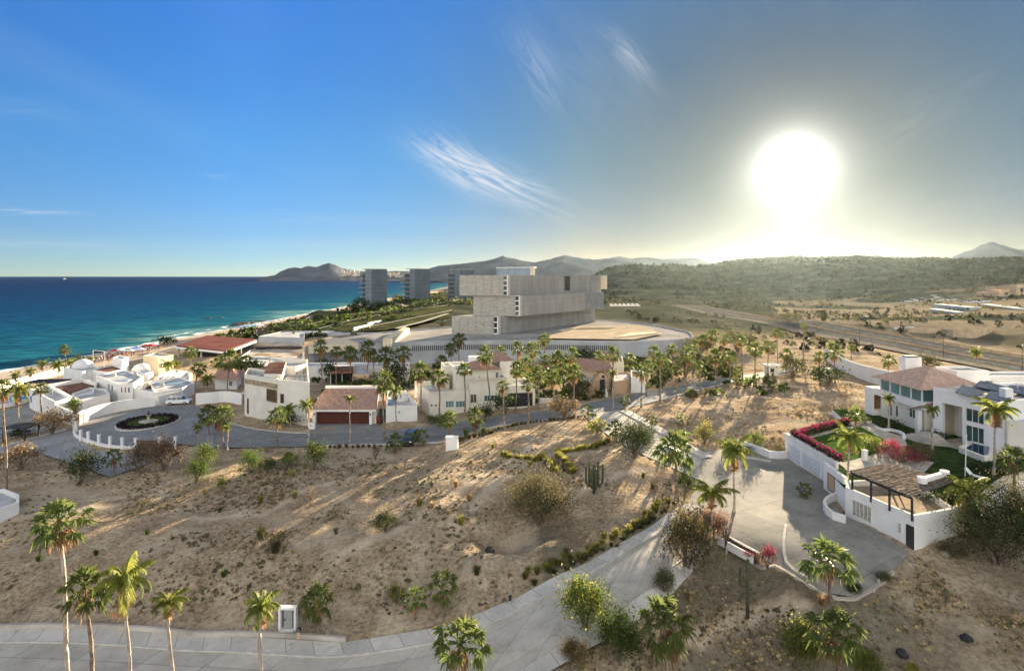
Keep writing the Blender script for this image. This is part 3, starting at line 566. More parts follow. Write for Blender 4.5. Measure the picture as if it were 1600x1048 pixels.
def feather_crown(seed, n=15, brown=3):
    r = random.Random(seed); g = MB(); s = MB()
    for k in range(n+brown):
        mbx = g if k < n else s; t = (k+.5)/n if k < n else 1.05; az = k*2.39996+r.uniform(-.3, .3); el = math.radians(80-85*min(t, 1)) if k < n else math.radians(-50); L = 2.0*(.85+.3*r.random()); bend = 1.1+1.1*t+r.uniform(-.2, .4)
        p = Vector((0, 0, 0)); pts = [p.copy()]; e = el; ns = 12
        for i in range(ns):
            e -= bend/ns*(.5+1.1*i/ns); p = p+Vector((math.cos(az)*math.cos(e), math.sin(az)*math.cos(e), math.sin(e)))*L/ns; pts.append(p.copy())
        side = Vector((-math.sin(az), math.cos(az), 0)); V = []; Fc = []
        for i in range(ns):
            w = side*.03*(1-i/ns); o = len(V); V += [pts[i]-w, pts[i]+w, pts[i+1]+w*.8, pts[i+1]-w*.8]; Fc.append((o, o+1, o+2, o+3))
        for i in range(1, ns*2+1):
            u = i/(ns*2)*ns; j = min(int(u), ns-1); q = pts[j].lerp(pts[j+1], u-j); fw = (pts[j+1]-pts[j]).normalized(); ll = .62*math.sin(math.pi*min(.97, .18+.8*i/(ns*2)))**.7
            for sg in (-1, 1):
                dr = (side*sg*.8+fw*.55+Vector((0, 0, -.35-.55*r.random()))).normalized(); tip = q+dr*ll*r.uniform(.8, 1.15)+Vector((0, 0, -.10)); midp = q+dr*ll*.45; w = fw*.045
                o = len(V); V += [q-w, q+w, midp+w*1.1, midp-w*1.1, tip]; Fc += [(o, o+1, o+2, o+3), (o+3, o+2, o+4)]
        mbx.add(V, Fc)
    return g, s
HID = []
def crown_set(fn, m, names, **k):
    out = []
    for sd_ in k.pop('seeds'):
        g, s = fn(sd_, **k); a = g.build(names[0], m); b = s.build(names[1], dead)
        out.append((a.data, b.data)); bpy.data.objects.remove(a); bpy.data.objects.remove(b)
    return out
FAN = crown_set(fan_crown, fan_g, ('crown', 'dead_skirt'), seeds=(1, 2, 3, 4, 21, 22, 23, 24))
FANY = crown_set(fan_crown, fan_g, ('crown', 'dead_skirt'), seeds=(11, 12), n=18, skirt=3)
FEA = crown_set(feather_crown, fan_y, ('crown', 'dead_frond'), seeds=(5, 6, 7, 8, 9))
npalm = 0
def palm(bx, by, cx, cy, w, kind, label, group=None, z=None, trunk=None, tr=None):
    global npalm
    npalm += 1; r = random.Random(npalm*31)
    b = GT(bx, by) if z is None else P(bx, by, z); d = b.y; c = Vector(((cx-800)/F*d, d+r.uniform(-.3, .3), CAMZ-(cy-HY)/F*d)); rad = w/2*d/F
    cat = 'palm tree'; root = thing('fan_palm' if kind != 'c' else 'feather_palm', label, cat, b, group)
    h = c.z-b.z; lx = c.x-b.x; tr = tr or (.17 if kind == 'f' else .14 if kind == 'c' else .13)
    mb = MB(); pts = []; rads = []; n = max(4, min(40, int(h/.35))); top = h-(.12*rad)
    for i in range(n+1):
        t = i/n; cur = lx*(t**1.6); pts.append((cur+.05*math.sin(t*9+npalm)*min(h, 4)/4, .04*math.cos(t*7+npalm), -.25+(top+.25)*t)); rr = tr*(1.45-.6*min(t*5, 1))*(1-.25*t); rads.append(rr*(1.0+(.14 if i % 2 else 0)))
    mb.tube(pts, rads, 8); o = mb.build('trunk', trunk or (bark if kind != 'c' else bark2), root, loc=(0, 0, 0), smooth=True); o.location = (0, 0, 0)
    st = {'f': FAN, 'y': FANY, 'c': FEA}[kind]; pair = st[r.randrange(len(st))]; sc = rad/{'f': 1.92, 'y': 1.8, 'c': 2.0}[kind]; rz = r.uniform(0, 6.28); sx_ = r.uniform(.88, 1.12); sz_ = r.uniform(.85, 1.25); tx_, ty_ = r.uniform(-.2, .2), r.uniform(-.2, .2)
    for nm, me_ in zip(('crown', 'dead_skirt' if kind != 'c' else 'dead_frond'), pair):
        k = bpy.data.objects.new(nm, me_); COL.objects.link(k); k.parent = root; k.location = (lx, 0, h); k.scale = (sc*sx_, sc/sx_, sc*sz_); k.rotation_euler = (tx_, ty_, rz)
        if nm == 'dead_skirt': q_ = r.uniform(.75, 1.35); k.scale = (sc*sx_*.8, sc/sx_*.8, sc*sz_*q_*1.15)
    return root
# ---------------------------------------------------------------- shrubs and small trees
LEAF = {'green': mat('shrub_green', (.085, .13, .03), .6, .3, 1.4, trans=.3), 'dark': mat('shrub_dark', (.05, .075, .025), .65, .3, 1.4, trans=.2),
        'olive': mat('shrub_olive', (.13, .13, .06), .7, .3, 1.2, trans=.2), 'brown': mat('shrub_brown', (.20, .155, .095), .8, .35, 1.2, trans=.25),
        'rust': mat('shrub_rust', (.27, .19, .085), .8, .3, 1.3, trans=.3), 'yellow': mat('shrub_yellow', (.27, .27, .06), .6, .3, 1.4, trans=.4),
        'far': mat('far_scrub_leaf', (.05, .058, .035), .9, .3, .5), 'farb': mat('far_scrub_brown', (.09, .08, .05), .9, .3, .5),
        'straw': mat('dry_straw', (.46, .35, .18), .8, .3, 1.4, trans=.3), 'pink': mat('bougainvillea_pink', (.48, .05, .15), .7, .25, 2, trans=.15), 'red': mat('bougainvillea_red', (.42, .06, .07), .7, .25, 2, trans=.15)}
twig = mat('twig_bark', (.22, .17, .13), .95, .3, 3)
def leaf_cloud(seed, n, leaf, clumps=26, mixm=0.0, flat=1.0, tight=.22):
    "unit bush: leaves gathered in clumps through a dome of radius 1, height about 1.5"
    r = random.Random(seed); C = []
    for k in range(clumps):
        a = r.uniform(0, 6.283); e = math.acos(r.uniform(-.15, 1)); q = r.uniform(.5, .98); C.append((math.cos(a)*math.sin(e)*q, math.sin(a)*math.sin(e)*q, .62+.72*math.cos(e)*q*flat, r.uniform(.6, 1.4)))
    V = []; Fc = []; Mi = []
    for i in range(n):
        c = C[r.randrange(clumps)]; sg = tight*c[3]; p = Vector((c[0]+r.gauss(0, sg), c[1]+r.gauss(0, sg), max(.02, c[2]+r.gauss(0, sg*.8))))
        u = Vector((r.gauss(0, 1), r.gauss(0, 1), r.gauss(0, 1))).normalized(); w = u.cross(Vector((r.gauss(0, 1), r.gauss(0, 1), r.gauss(0, 1)))).normalized(); L = leaf*r.uniform(.6, 1.4)
        o = len(V); V += [p-w*L*.35, p+u*L*.9, p+w*L*.35, p-u*L*.5]; Fc.append((o, o+1, o+2, o+3)); Mi.append(1 if r.random() < mixm else 0)
    S_ = MB()
    for k in range(9):
        c = C[k % clumps]; S_.tube([(0, 0, -.1), (c[0]*.25+r.uniform(-.06, .06), c[1]*.25, c[2]*.45), (c[0]*.8, c[1]*.8, c[2]*.95)], [.05, .03, .012], 5)
    g = MB(); g.add(V, Fc); g.m = Mi; return g, S_
BUSH = {}
def bush_meshes(kind, var, n, leaf, mixk=None, mixm=0.0, clumps=26, tight=.22):
    key = (kind, var, n, mixk)
    if key not in BUSH:
        g, s = leaf_cloud(var*7+len(kind), n, leaf, clumps, mixm, tight=tight); a = g.build('foliage', [LEAF[kind], LEAF[mixk or kind]]); b = s.build('stems', twig); BUSH[key] = (a.data, b.data); bpy.data.objects.remove(a); bpy.data.objects.remove(b)
    return BUSH[key]
nb = 0
def shrub(bx, by, w, h, kind, label, name='shrub', cat='shrub', group=None, z=None, n=2400, leaf=.065, mixk=None, mixm=0.0, dy=1.0, clumps=26, tight=.22):
    global nb
    nb += 1; b = GT(bx, by) if z is None else P(bx, by, z); d = b.y; rx = w/2*d/F/1.12; hz_ = h*d/F/1.45
    root = thing(name, label, cat, b, group); pr = bush_meshes(kind, nb % 3, n, leaf, mixk, mixm, clumps, tight); rz = (nb*2.1) % 6.28
    for nm, me_ in zip(('foliage', 'stems'), pr):
        o = bpy.data.objects.new(nm, me_); COL.objects.link(o); o.parent = root; o.scale = (rx, rx*dy, hz_); o.rotation_euler.z = rz if dy == 1.0 else 0; o.location = (0, rx*.6, 0)
    return root
def tuft_mesh(seed, kind, n=110, h=1.0, spread=.45):
    r = random.Random(seed); g = MB(); V = []; Fc = []
    for i in range(n):
        a = r.uniform(0, 6.28); q = r.uniform(0, .16); p = Vector((math.cos(a)*q, math.sin(a)*q, 0)); a += r.gauss(0, .5); o_ = r.uniform(.1, spread); L = h*r.uniform(.6, 1.1); w = Vector((-math.sin(a), math.cos(a), 0))*.022
        m_ = p+Vector((math.cos(a)*o_*.4, math.sin(a)*o_*.4, L*.6)); t = p+Vector((math.cos(a)*o_, math.sin(a)*o_, L*(1-o_*.5))); k = len(V); V += [p-w, p+w, m_+w, m_-w, t]; Fc += [(k, k+1, k+2, k+3), (k+3, k+2, k+4)]
    g.add(V, Fc); o = g.build('tuft', LEAF[kind]); me_ = o.data; bpy.data.objects.remove(o); return me_
TUFT = {k: [tuft_mesh(s, k) for s in (1, 2)] for k in ('yellow', 'green', 'straw', 'olive')}
def tuft(p, s, kind, label, group, name='grass_tuft', cat='grass tuft', wd=1.0):
    o = bpy.data.objects.new(name, TUFT[kind][R.randrange(2)]); COL.objects.link(o); o.location = p; o.scale = (s*1.2*wd, s*1.2*wd, s); o.rotation_euler.z = R.uniform(0, 6); return tag(o, label, cat, group)
def tuft_row(pts, n, s, kind, label, group, jit=.15, name='grass_tuft', cat='grass tuft'):
    c = resample([G(*p) for p in pts], n)
    for p in c:
        x_, y_ = p.x+R.gauss(0, jit), p.y+R.gauss(0, jit); tuft((x_, y_, T(x_, y_)-.02), s*R.uniform(.7, 1.25), kind, label, group, name, cat, 1.35)
gF = 'fan palms lining the near road'; gS = 'palms along the street'; gB = 'palms behind the street houses'; gC = 'palms by the beach'; gR = 'palms up the street to the right'
# foreground
palm(109, 1135, 92, 812, 95, 'f', 'tallest fan palm, bottom left, slender bare trunk and round crown above the slope', gF, trunk=bark2)
palm(148, 1150, 133, 918, 76, 'f', 'dark dense fan palm with knobbly trunk, right of the tallest bottom-left palm', gF)
palm(205, 1150, 194, 908, 96, 'c', 'yellow-green coconut palm with long drooping frond over the near road, bottom left', 'coconut palms by the near road')
palm(272, 1140, 262, 940, 66, 'c', 'windblown yellow coconut palm fourth from the left along the near road', 'coconut palms by the near road')
palm(408, 1110, 407, 948, 72, 'c', 'yellow-green palm left of the white utility cabinet', 'coconut palms by the near road')
palm(497, 996, 496, 938, 60, 'f', 'short fan palm on the verge just right of the white utility cabinet', gF)
palm(648, 966, 648, 932, 46, 'y', 'small fan palm beside the olive bush on the near verge', gF)
palm(693, 962, 692, 914, 56, 'y', 'young fan palm at the kerb right of the olive bush', gF)
palm(728, 1120, 722, 1002, 98, 'f', 'large fan palm at the bottom centre edge over the near road', gF)
palm(1046, 1120, 1038, 968, 92, 'f', 'windswept bright fan palm at the bottom, right of the green trees', gF)
palm(1112, 850, 1112, 768, 74, 'c', 'coconut palm with brown fronds at the corner of the drive and near road', 'palms on the driveway edge')
palm(1147, 800, 1147, 704, 68, 'c', 'tall leaning coconut palm on its own planting spot in the drive', 'palms on the driveway edge')
palm(1057, 782, 1055, 700, 74, 'f', 'shaggy fan palm with thick brown skirt at the road bend', gF, tr=.24)
palm(1297, 938, 1295, 874, 92, 'f', 'full fan palm on the curved lower wall of the drive', gF)
palm(1312, 1075, 1306, 985, 100, 'f', 'fan palm with long orange dead skirt at bottom right', gF)
palm(1322, 787, 1329, 683, 60, 'c', 'drooping coconut palm by the pergola and garage corner', 'palms of the right villa garden')
palm(1506, 826, 1512, 768, 76, 'c', 'yellow palm bending over the garden wall right of the pergola', 'palms of the right villa garden')
palm(1553, 742, 1556, 640, 74, 'c', 'tall royal palm before the big villa windows', 'palms of the right villa garden', z=15.0)
palm(1388, 668, 1389, 622, 22, 'c', 'thin windswept palm before the corner bay of the villa', 'palms of the right villa garden', z=15.4)
palm(1456, 700, 1457, 640, 26, 'c', 'slim palm beside the villa porch and fan steps', 'palms of the right villa garden', z=15.2)
palm(1586, 775, 1583, 716, 46, 'f', 'short dense palm by the tiled terrace at the right edge', 'palms of the right villa garden', z=15.0)
palm(1337, 668, 1337, 646, 28, 'y', 'small round palm behind the pink hedge corner', 'palms of the right villa garden', z=15.0)
# by the beach
for a in [(10, 770, 4, 605, 34, 'f', 'bushy palm at the far left edge before the beach'), (28, 668, 30, 610, 44, 'c', 'large ragged coconut palm near the blue pool'), (25, 622, 24, 586, 18, 'c', 'small coconut palm by the white beach wall, leftmost of three'),
          (49, 606, 47, 580, 20, 'c', 'small coconut palm by the white beach wall, middle of three'), (68, 600, 66, 568, 20, 'c', 'small coconut palm by the white beach wall, tallest of three'), (92, 596, 91, 570, 30, 'c', 'dark coconut palm left of the white dome'),
          (105, 594, 101, 545, 20, 'f', 'tall thin fan palm standing just left of the white dome'), (64, 658, 64, 606, 26, 'f', 'fan palm before the long white villa end wall'), (112, 588, 110, 566, 22, 'c', 'low dark palm behind the tall thin palm at the dome'),
          (263, 592, 263, 570, 24, 'c', 'yellowish coconut palm at the cream tower house'), (278, 580, 277, 568, 20, 'c', 'yellow palm right of the cream tower house'), (146, 569, 142, 560, 14, 'c', 'little palm at the foot of the banner frame')]:
    palm(*a, group=gC)
# along the street
for a in [(297, 590, 298, 550, 28, 'f', 'brown-skirted fan palm before the red hall roof'), (302, 632, 311, 574, 28, 'f', 'leaning palm behind the white car'), (323, 625, 323, 592, 30, 'c', 'bright coconut palm between the plaza wall and street house'), (355, 627, 358, 560, 38, 'f', 'tall fan palm left of the white cube house'),
          (344, 600, 340, 566, 26, 'f', 'fan palm in the clump behind the hipped roof'), (384, 592, 384, 562, 26, 'f', 'fan palm behind the white cube house roof, left'), (398, 590, 396, 568, 24, 'c', 'dark palm touching the left corner of the white cube house'),
          (326, 679, 325, 645, 36, 'f', 'thick dark fan palm on a round bed in the plaza'), (311, 697, 309, 668, 20, 'c', 'small coconut palm at the plaza edge'), (349, 708, 347, 648, 42, 'f', 'stout sunlit fan palm on the street verge near the plaza'),
          (356, 716, 355, 668, 18, 'c', 'thin palm with a pale trunk next to the stout verge palm'), (433, 698, 432, 648, 34, 'f', 'sunlit fan palm on the verge before the white cube house'), (455, 668, 450, 640, 34, 'c', 'dark feathery palm in the bed of the white cube house'),
          (482, 693, 479, 632, 28, 'c', 'leaning small-crowned palm left of the brown garage'), (547, 692, 547, 622, 24, 'c', 'thin small-crowned palm before the brown garage door'), (600, 688, 598, 592, 46, 'f', 'great sunlit fan palm right of the tiled garage roof'),
          (619, 664, 618, 610, 36, 'c', 'feather palm before the white low annex'), (658, 660, 657, 578, 36, 'f', 'tall palm at the left end of the cream villa'), (687, 656, 686, 588, 36, 'f', 'palm with orange fronds before the cream villa windows'),
          (727, 650, 726, 576, 30, 'f', 'fan palm before the middle of the cream villa'), (766, 648, 759, 552, 32, 'f', 'tall straight fan palm before the red hipped roof'), (701, 684, 700, 654, 36, 'f', 'short stout palm behind the white utility box'),
          (741, 676, 741, 648, 34, 'f', 'short brown-skirted palm on the street verge'), (788, 672, 785, 602, 24, 'f', 'slim palm before the dark garage of the cream villa'), (826, 664, 825, 600, 28, 'f', 'slim palm right of the dark garage on the verge'),
          (806, 642, 808, 574, 32, 'f', 'palm at the left jamb of the dark garage'), (866, 656, 864, 590, 30, 'f', 'palm with an orange frond on the verge by the grove'), (841, 640, 842, 582, 28, 'f', 'palm just right of the dark garage door'),
          (897, 652, 897, 580, 34, 'f', 'dense palm over the brown-leafed tree'), (919, 662, 918, 640, 22, 'y', 'young palm at the street corner planting'), (961, 692, 961, 668, 34, 'y', 'spiky young palm at the bend below the street corner'),
          (657, 696, 656, 680, 30, 'y', 'low young palm on the verge right of the parked dark car'), (619, 706, 617, 688, 32, 'y', 'low young palm on the verge left of the parked dark car')]:
    palm(*a, group=gS)
bk = [(503, 604, 501, 540, 26), (525, 602, 526, 548, 24), (548, 600, 547, 551, 26), (574, 600, 575, 543, 30), (583, 600, 584, 556, 22), (606, 596, 603, 553, 32), (631, 598, 630, 550, 32), (717, 580, 717, 530, 26), (706, 585, 704, 545, 24), (697, 590, 690, 562, 24), (783, 590, 783, 548, 22), (809, 590, 809, 542, 26),
      (833, 600, 832, 545, 32), (850, 600, 851, 530, 26), (872, 598, 872, 558, 30), (895, 596, 894, 552, 26), (853, 605, 852, 562, 28), (880, 612, 878, 575, 28), (820, 620, 822, 566, 28)]
bn = ['left of the pair over the sunken pavilion', 'second from left over the sunken pavilion', 'right over the pavilion roof', 'tallest before the slotted wall, left part', 'slim one beside the tallest left palm', 'broad one behind the great garage palm', 'broad round one before the slotted wall',
      'highest above the cream villa roof', 'windswept one above the cream villa left roof', 'low one behind the cream villa terrace', 'by the red hipped roof', 'left of the high grove', 'bright one in the middle of the grove', 'highest crown of the grove', 'right of the highest grove crown', 'dark one at the right of the grove', 'lower middle of the grove', 'low right of the grove', 'at the grove left foot']
for a, l in zip(bk, bn): palm(*a, 'f', 'fan palm '+l, gB)
for a in [(958, 625, 958, 552, 30, 'f', 'fan palm right of the tan hipped roofs'), (958, 640, 957, 582, 22, 'c', 'yellow feather palm before the cream gable house'), (984, 619, 985, 560, 28, 'f', 'tall fan palm before the white side wall of the cream house'), (1002, 637, 1003, 580, 26, 'f', 'fan palm nearest the street corner on the right kerb'),
          (1010, 618, 1012, 568, 22, 'f', 'fan palm behind the corner kerb palm'), (1032, 630, 1031, 560, 28, 'f', 'tall kerb palm second from the corner'), (1057, 623, 1056, 578, 22, 'f', 'short kerb palm third from the corner'), (1072, 612, 1073, 552, 30, 'f', 'wide fan palm behind the kerb row'),
          (1095, 612, 1093, 570, 20, 'f', 'kerb palm fifth from the corner'), (1118, 606, 1118, 555, 28, 'f', 'sunlit kerb palm sixth from the corner'), (1052, 608, 1050, 545, 24, 'f', 'fan palm between two kerb palms, set back'), (977, 642, 977, 625, 20, 'y', 'little yellow palm on the corner kerb'),
          (1141, 600, 1140, 556, 26, 'f', 'hazy palm over the street, left of the gatehouse'), (1180, 598, 1180, 545, 28, 'f', 'hazy palm at the gatehouse'), (1160, 592, 1158, 530, 26, 'f', 'hazy tall palm behind the gatehouse'), (1200, 588, 1200, 540, 26, 'f', 'hazy palm just right of the gatehouse'),
          (1095, 575, 1096, 530, 24, 'f', 'far hazy palm left in the sunlit grove'), (1112, 570, 1113, 522, 24, 'f', 'far hazy palm middle in the sunlit grove'), (1131, 572, 1133, 528, 24, 'f', 'far hazy palm right in the sunlit grove'), (1228, 585, 1229, 552, 24, 'f', 'hazy palm under the sun'), (1215, 570, 1214, 520, 22, 'f', 'far hazy palm under the sun'),
          (1255, 565, 1256, 508, 14, 'f', 'thin far palm standing against the dark quarry'), (1281, 600, 1280, 556, 24, 'f', 'palm left of the small white shrine box'), (1305, 600, 1303, 548, 36, 'f', 'broad palm before the blue-grey boundary wall'), (1388, 592, 1388, 562, 26, 'f', 'palm behind the tiled villa roof'),
          (1330, 560, 1330, 542, 14, 'f', 'small palm by the highway side'), (1525, 570, 1525, 550, 26, 'c', 'dark palm beside the highway above the villa roof'), (1066, 676, 1066, 656, 26, 'y', 'dark young palm on the vacant plot by the kerb'), (1067, 712, 1066, 684, 38, 'y', 'leafy young palm behind the shaggy bend palm'),
          (1018, 676, 1018, 656, 22, 'y', 'yellowed young palm on the vacant plot corner'), (178, 738, 177, 713, 32, 'y', 'young fan palm left of the grey bush under the plaza'), (1020, 600, 1022, 548, 24, 'f', 'set-back palm over the corner street'), (935, 600, 936, 556, 22, 'f', 'dark palm over the tan roofs'),
          (1083, 590, 1085, 545, 22, 'f', 'palm in the hazy row behind the fifth kerb palm'), (1150, 610, 1150, 582, 18, 'y', 'small hazy palm on the kerb before the gatehouse')]:
    palm(*a, group=gR)
# ---------------------------------------------------------------- shrubs
gH = 'shrubs on the vacant slope'
for a in [(18, 742, 68, 42, 'brown', 'round dry brown bush at the left edge below the lane', dict(mixk='straw', mixm=.3)), (112, 760, 66, 52, 'dark', 'dark green glossy bush at the tip of the lower lane', dict(mixk='olive', mixm=.3)),
          (208, 742, 44, 48, 'brown', 'grey-brown bare bush next to the brown hedge gate', dict(mixk='olive', mixm=.3)), (247, 742, 66, 56, 'brown', 'large golden-brown bush under the plaza gate', dict(mixk='rust', mixm=.4)),
          (300, 762, 46, 44, 'green', 'lower green bush on the slope right of the brown bush', {}), (314, 738, 40, 42, 'green', 'upper leafy green bush at the end of the plaza kerb', dict(mixk='yellow', mixm=.2)), (345, 768, 18, 26, 'green', 'small bright green bush by itself on the slope', dict(mixk='yellow', mixm=.2, n=500, leaf=.14)),
          (385, 742, 38, 44, 'green', 'green bush with palm-like leaves left on the verge slope', {}), (414, 742, 30, 26, 'dark', 'low dark bush between two green verge bushes', {}), (450, 732, 32, 26, 'green', 'green bush in the middle of the verge slope', {}), (487, 742, 40, 52, 'green', 'tall leafy bush with dead stems below the leaning palm', dict(mixk='yellow', mixm=.2)),
          (68, 682, 60, 42, 'rust', 'orange dry bush beside the lane and long villa wall', dict(mixk='brown', mixm=.5)), (600, 836, 48, 34, 'dark', 'dark green bush alone in the middle of the slope', dict(mixk='green', mixm=.4)), (842, 842, 118, 92, 'olive', 'largest grey-olive bush on the slope', dict(mixk='brown', mixm=.3, n=14000, leaf=.036, clumps=70)),
          (995, 722, 62, 58, 'dark', 'dark round tree-like bush at the road fork', dict(mixk='olive', mixm=.3, n=8000, leaf=.05, clumps=60)), (618, 950, 38, 36, 'olive', 'olive-yellow bush on the near verge by the small palms', dict(mixk='yellow', mixm=.45)), (1072, 784, 36, 48, 'dark', 'dark shrub hugging the road bend beside the shaggy palm', {}),
          (1590, 905, 140, 118, 'dark', 'huge dark thicket right of the pergola wall', dict(mixk='brown', mixm=.18, n=15000, leaf=.03, clumps=90)), (1612, 862, 90, 110, 'brown', 'bare brown thicket at the right edge under the villa wall', dict(mixk='dark', mixm=.55, n=11000, leaf=.032, clumps=70)), (1500, 880, 50, 30, 'olive', 'low dry bush at the foot of the garden wall', {}),
          (1183, 704, 34, 30, 'green', 'green shrub on the plot beside the drive wall', {}), (1104, 695, 34, 38, 'yellow', 'yellow-green leafy shrub on the plot behind the bend', dict(mixk='olive', mixm=.5)), (483, 790, 22, 34, 'brown', 'sparse dead bush in the middle left of the slope', dict(n=260, leaf=.10, tight=.3)),
          (586, 722, 16, 26, 'brown', 'upright dead shrub on the slope below the car', dict(n=400, leaf=.12)), (1225, 712, 30, 18, 'olive', 'low shrub at the garage corner', {}), (1140, 712, 26, 20, 'dark', 'low planting at the top corner of the drive', {}), (1165, 712, 34, 14, 'dark', 'dark ground shrub inside the drive kerb wall', {}),
          (1340, 800, 26, 34, 'green', 'yucca-like plants in the curved planter by the pergola', {}), (575, 768, 14, 8, 'green', 'creeping green plant on the open slope', dict(n=400)), (697, 702, 20, 16, 'straw', 'straw-coloured clump at the base of the white utility box', dict(n=700))]:
    shrub(*a[:6], group=gH, **a[6])
gT = 'small trees above the near road bank'
for a in [(918, 1000, 84, 92, 'green', 'bright green leafy tree at the inside edge of the near road', dict(mixk='yellow', mixm=.25)), (968, 1052, 74, 92, 'dark', 'dark green tree right of the bright leafy tree at the bottom', dict(mixk='green', mixm=.4)), (1080, 905, 92, 104, 'olive', 'brownish tree above the near road beside the drive', dict(mixk='rust', mixm=.16)),
          (1120, 850, 60, 50, 'brown', 'purple-brown shrub under the corner coconut palm', dict(mixk='pink', mixm=.12)), (1258, 1040, 64, 70, 'yellow', 'yellow-green shrub left of the dead-skirt palm', dict(mixk='green', mixm=.5)), (1040, 935, 40, 40, 'olive', 'small olive bush at the kerb under the brownish tree', {}), (900, 1046, 50, 40, 'olive', 'low bush at the bottom edge by the road', dict(mixk='rust', mixm=.3)), (1360, 1056, 50, 34, 'yellow', 'light green shrub at the bottom edge right of the dead-skirt palm', dict(mixk='green', mixm=.4)), (1430, 1060, 22, 22, 'yellow', 'small yellow-green shrub at the bottom right edge', {}), (1340, 930, 26, 22, 'dark', 'dark bush at the lower drive corner', {}), (1385, 912, 22, 20, 'olive', 'small shrub by the lamp at the lower drive corner', {})]:
    shrub(*a[:6], name='small_tree', cat='small tree' if a[3] > 60 else 'shrub', group=gT, n=7000, leaf=.052, clumps=34, **a[6])
gG = 'street garden greenery'
for a in [(400, 595, 44, 30, 'dark', 'dark tree mass behind the white cube house, left'), (372, 592, 30, 30, 'dark', 'dark trees left of the cube house roof'), (510, 600, 36, 34, 'dark', 'dark greenery between cube house and pavilion'), (500, 580, 24, 24, 'dark', 'dark tree top right of the cube house roof'), (620, 604, 44, 40, 'dark', 'dark garden trees behind the great garage palm'), (560, 612, 60, 18, 'dark', 'low hedge in front of the pavilion'),
          (757, 660, 26, 30, 'dark', 'clipped round dark tree before the cream villa'), (790, 650, 44, 36, 'dark', 'climbing greenery left of the dark garage'), (680, 664, 50, 14, 'green', 'agave bed before the cream villa'), (440, 668, 60, 16, 'dark', 'cactus bed before the white cube house'), (885, 660, 60, 36, 'brown', 'brown-leafed street tree before the tan house'), (862, 612, 44, 36, 'green', 'bushy green trees in the grove'),
          (905, 625, 50, 36, 'olive', 'grey-green trees at the end of the grove'), (995, 600, 30, 22, 'olive', 'hazy tree right of the cream gable house'), (1040, 600, 34, 30, 'dark', 'dark round tree behind the kerb palms'), (1075, 590, 50, 34, 'olive', 'hazy trees behind the kerb palm row, left'), (1135, 585, 60, 36, 'olive', 'hazy trees behind the kerb palm row, right'), (950, 608, 34, 20, 'dark', 'dark hedge beside the cream house garage'),
          (1245, 590, 50, 36, 'olive', 'hazy tree left of the shrine box'), (1302, 606, 60, 34, 'dark', 'dark trees under the broad palm'), (1100, 555, 60, 30, 'olive', 'far hazy trees left below the sun'), (1160, 550, 70, 34, 'olive', 'far hazy trees right below the sun'), (920, 570, 50, 24, 'dark', 'dark trees at the right end of the slotted wall'), (870, 575, 30, 20, 'dark', 'dark tree before the slotted wall'),
          (1455, 580, 44, 26, 'olive', 'tree clump behind the tiled villa roof'), (935, 680, 40, 24, 'yellow', 'yellow-green planting at the street corner'), (250, 540, 40, 14, 'dark', 'dark trees by the beach crowd'), (115, 575, 24, 22, 'dark', 'dark bush behind the palms at the dome'), (112, 648, 22, 28, 'green', 'round green tree in the villa courtyard'), (158, 625, 22, 12, 'olive', 'low bush on the villa roof court'), (230, 624, 20, 24, 'brown', 'bare white-barked tree by the plaza wall'), (24, 686, 40, 14, 'dark', 'dark low hedge beside the lane'), (1240, 505, 60, 18, 'olive', 'sunlit treetops by the highway bend'), (995, 528, 60, 14, 'dark', 'dark brush beside the big sunlit terrace')]:
    shrub(*a[:6], name='garden_tree', cat='tree', group=gG, n=900, leaf=.11)
# hedge rows of grasses
yl = 'yellow-green grass tufts along the upper path of the slope'
tuft_row([(785, 712), (850, 718)], 16, .8, 'yellow', 'yellow-green grass tuft in the row left of the path fork', 'path fork left row'); tuft_row([(845, 714), (868, 738)], 12, .9, 'yellow', 'yellow-green grass tuft in the short row pointing down at the fork', 'fork downward row')
tuft_row([(870, 710), (920, 702), (950, 690)], 22, .85, 'yellow', 'yellow-green grass tuft in the row climbing to the road fork', 'fork climbing row'); tuft_row([(872, 714), (898, 738)], 12, .9, 'yellow', 'yellow-green grass tuft in the second short row by the cactus', 'second short row')
tuft_row([(815, 905), (870, 878), (940, 850), (1000, 815), (1045, 785)], 46, .62, 'yellow', 'yellow-green grass tuft in the bank hedge above the near pavement', 'bank hedge upper line', .3); tuft_row([(830, 912), (890, 884), (955, 852), (1010, 818), (1050, 790)], 46, .55, 'olive', 'olive grass tuft in the lower line of the bank hedge above the near pavement', 'bank hedge lower line', .3)
tuft_row([(490, 698), (540, 699), (640, 697)], 18, .6, 'olive', 'small clipped tuft on the street verge left of the dark car', 'verge tufts left', .1); tuft_row([(760, 676), (820, 662), (900, 653), (930, 650)], 34, .55, 'olive', 'small clipped tuft on the kerb before the cream villa', 'verge tufts right', .1)
tuft_row([(705, 694), (740, 686), (770, 676)], 12, .8, 'olive', 'leafy tuft between the white box and the plant pots', 'verge tufts middle', .15)
nt_ = 0
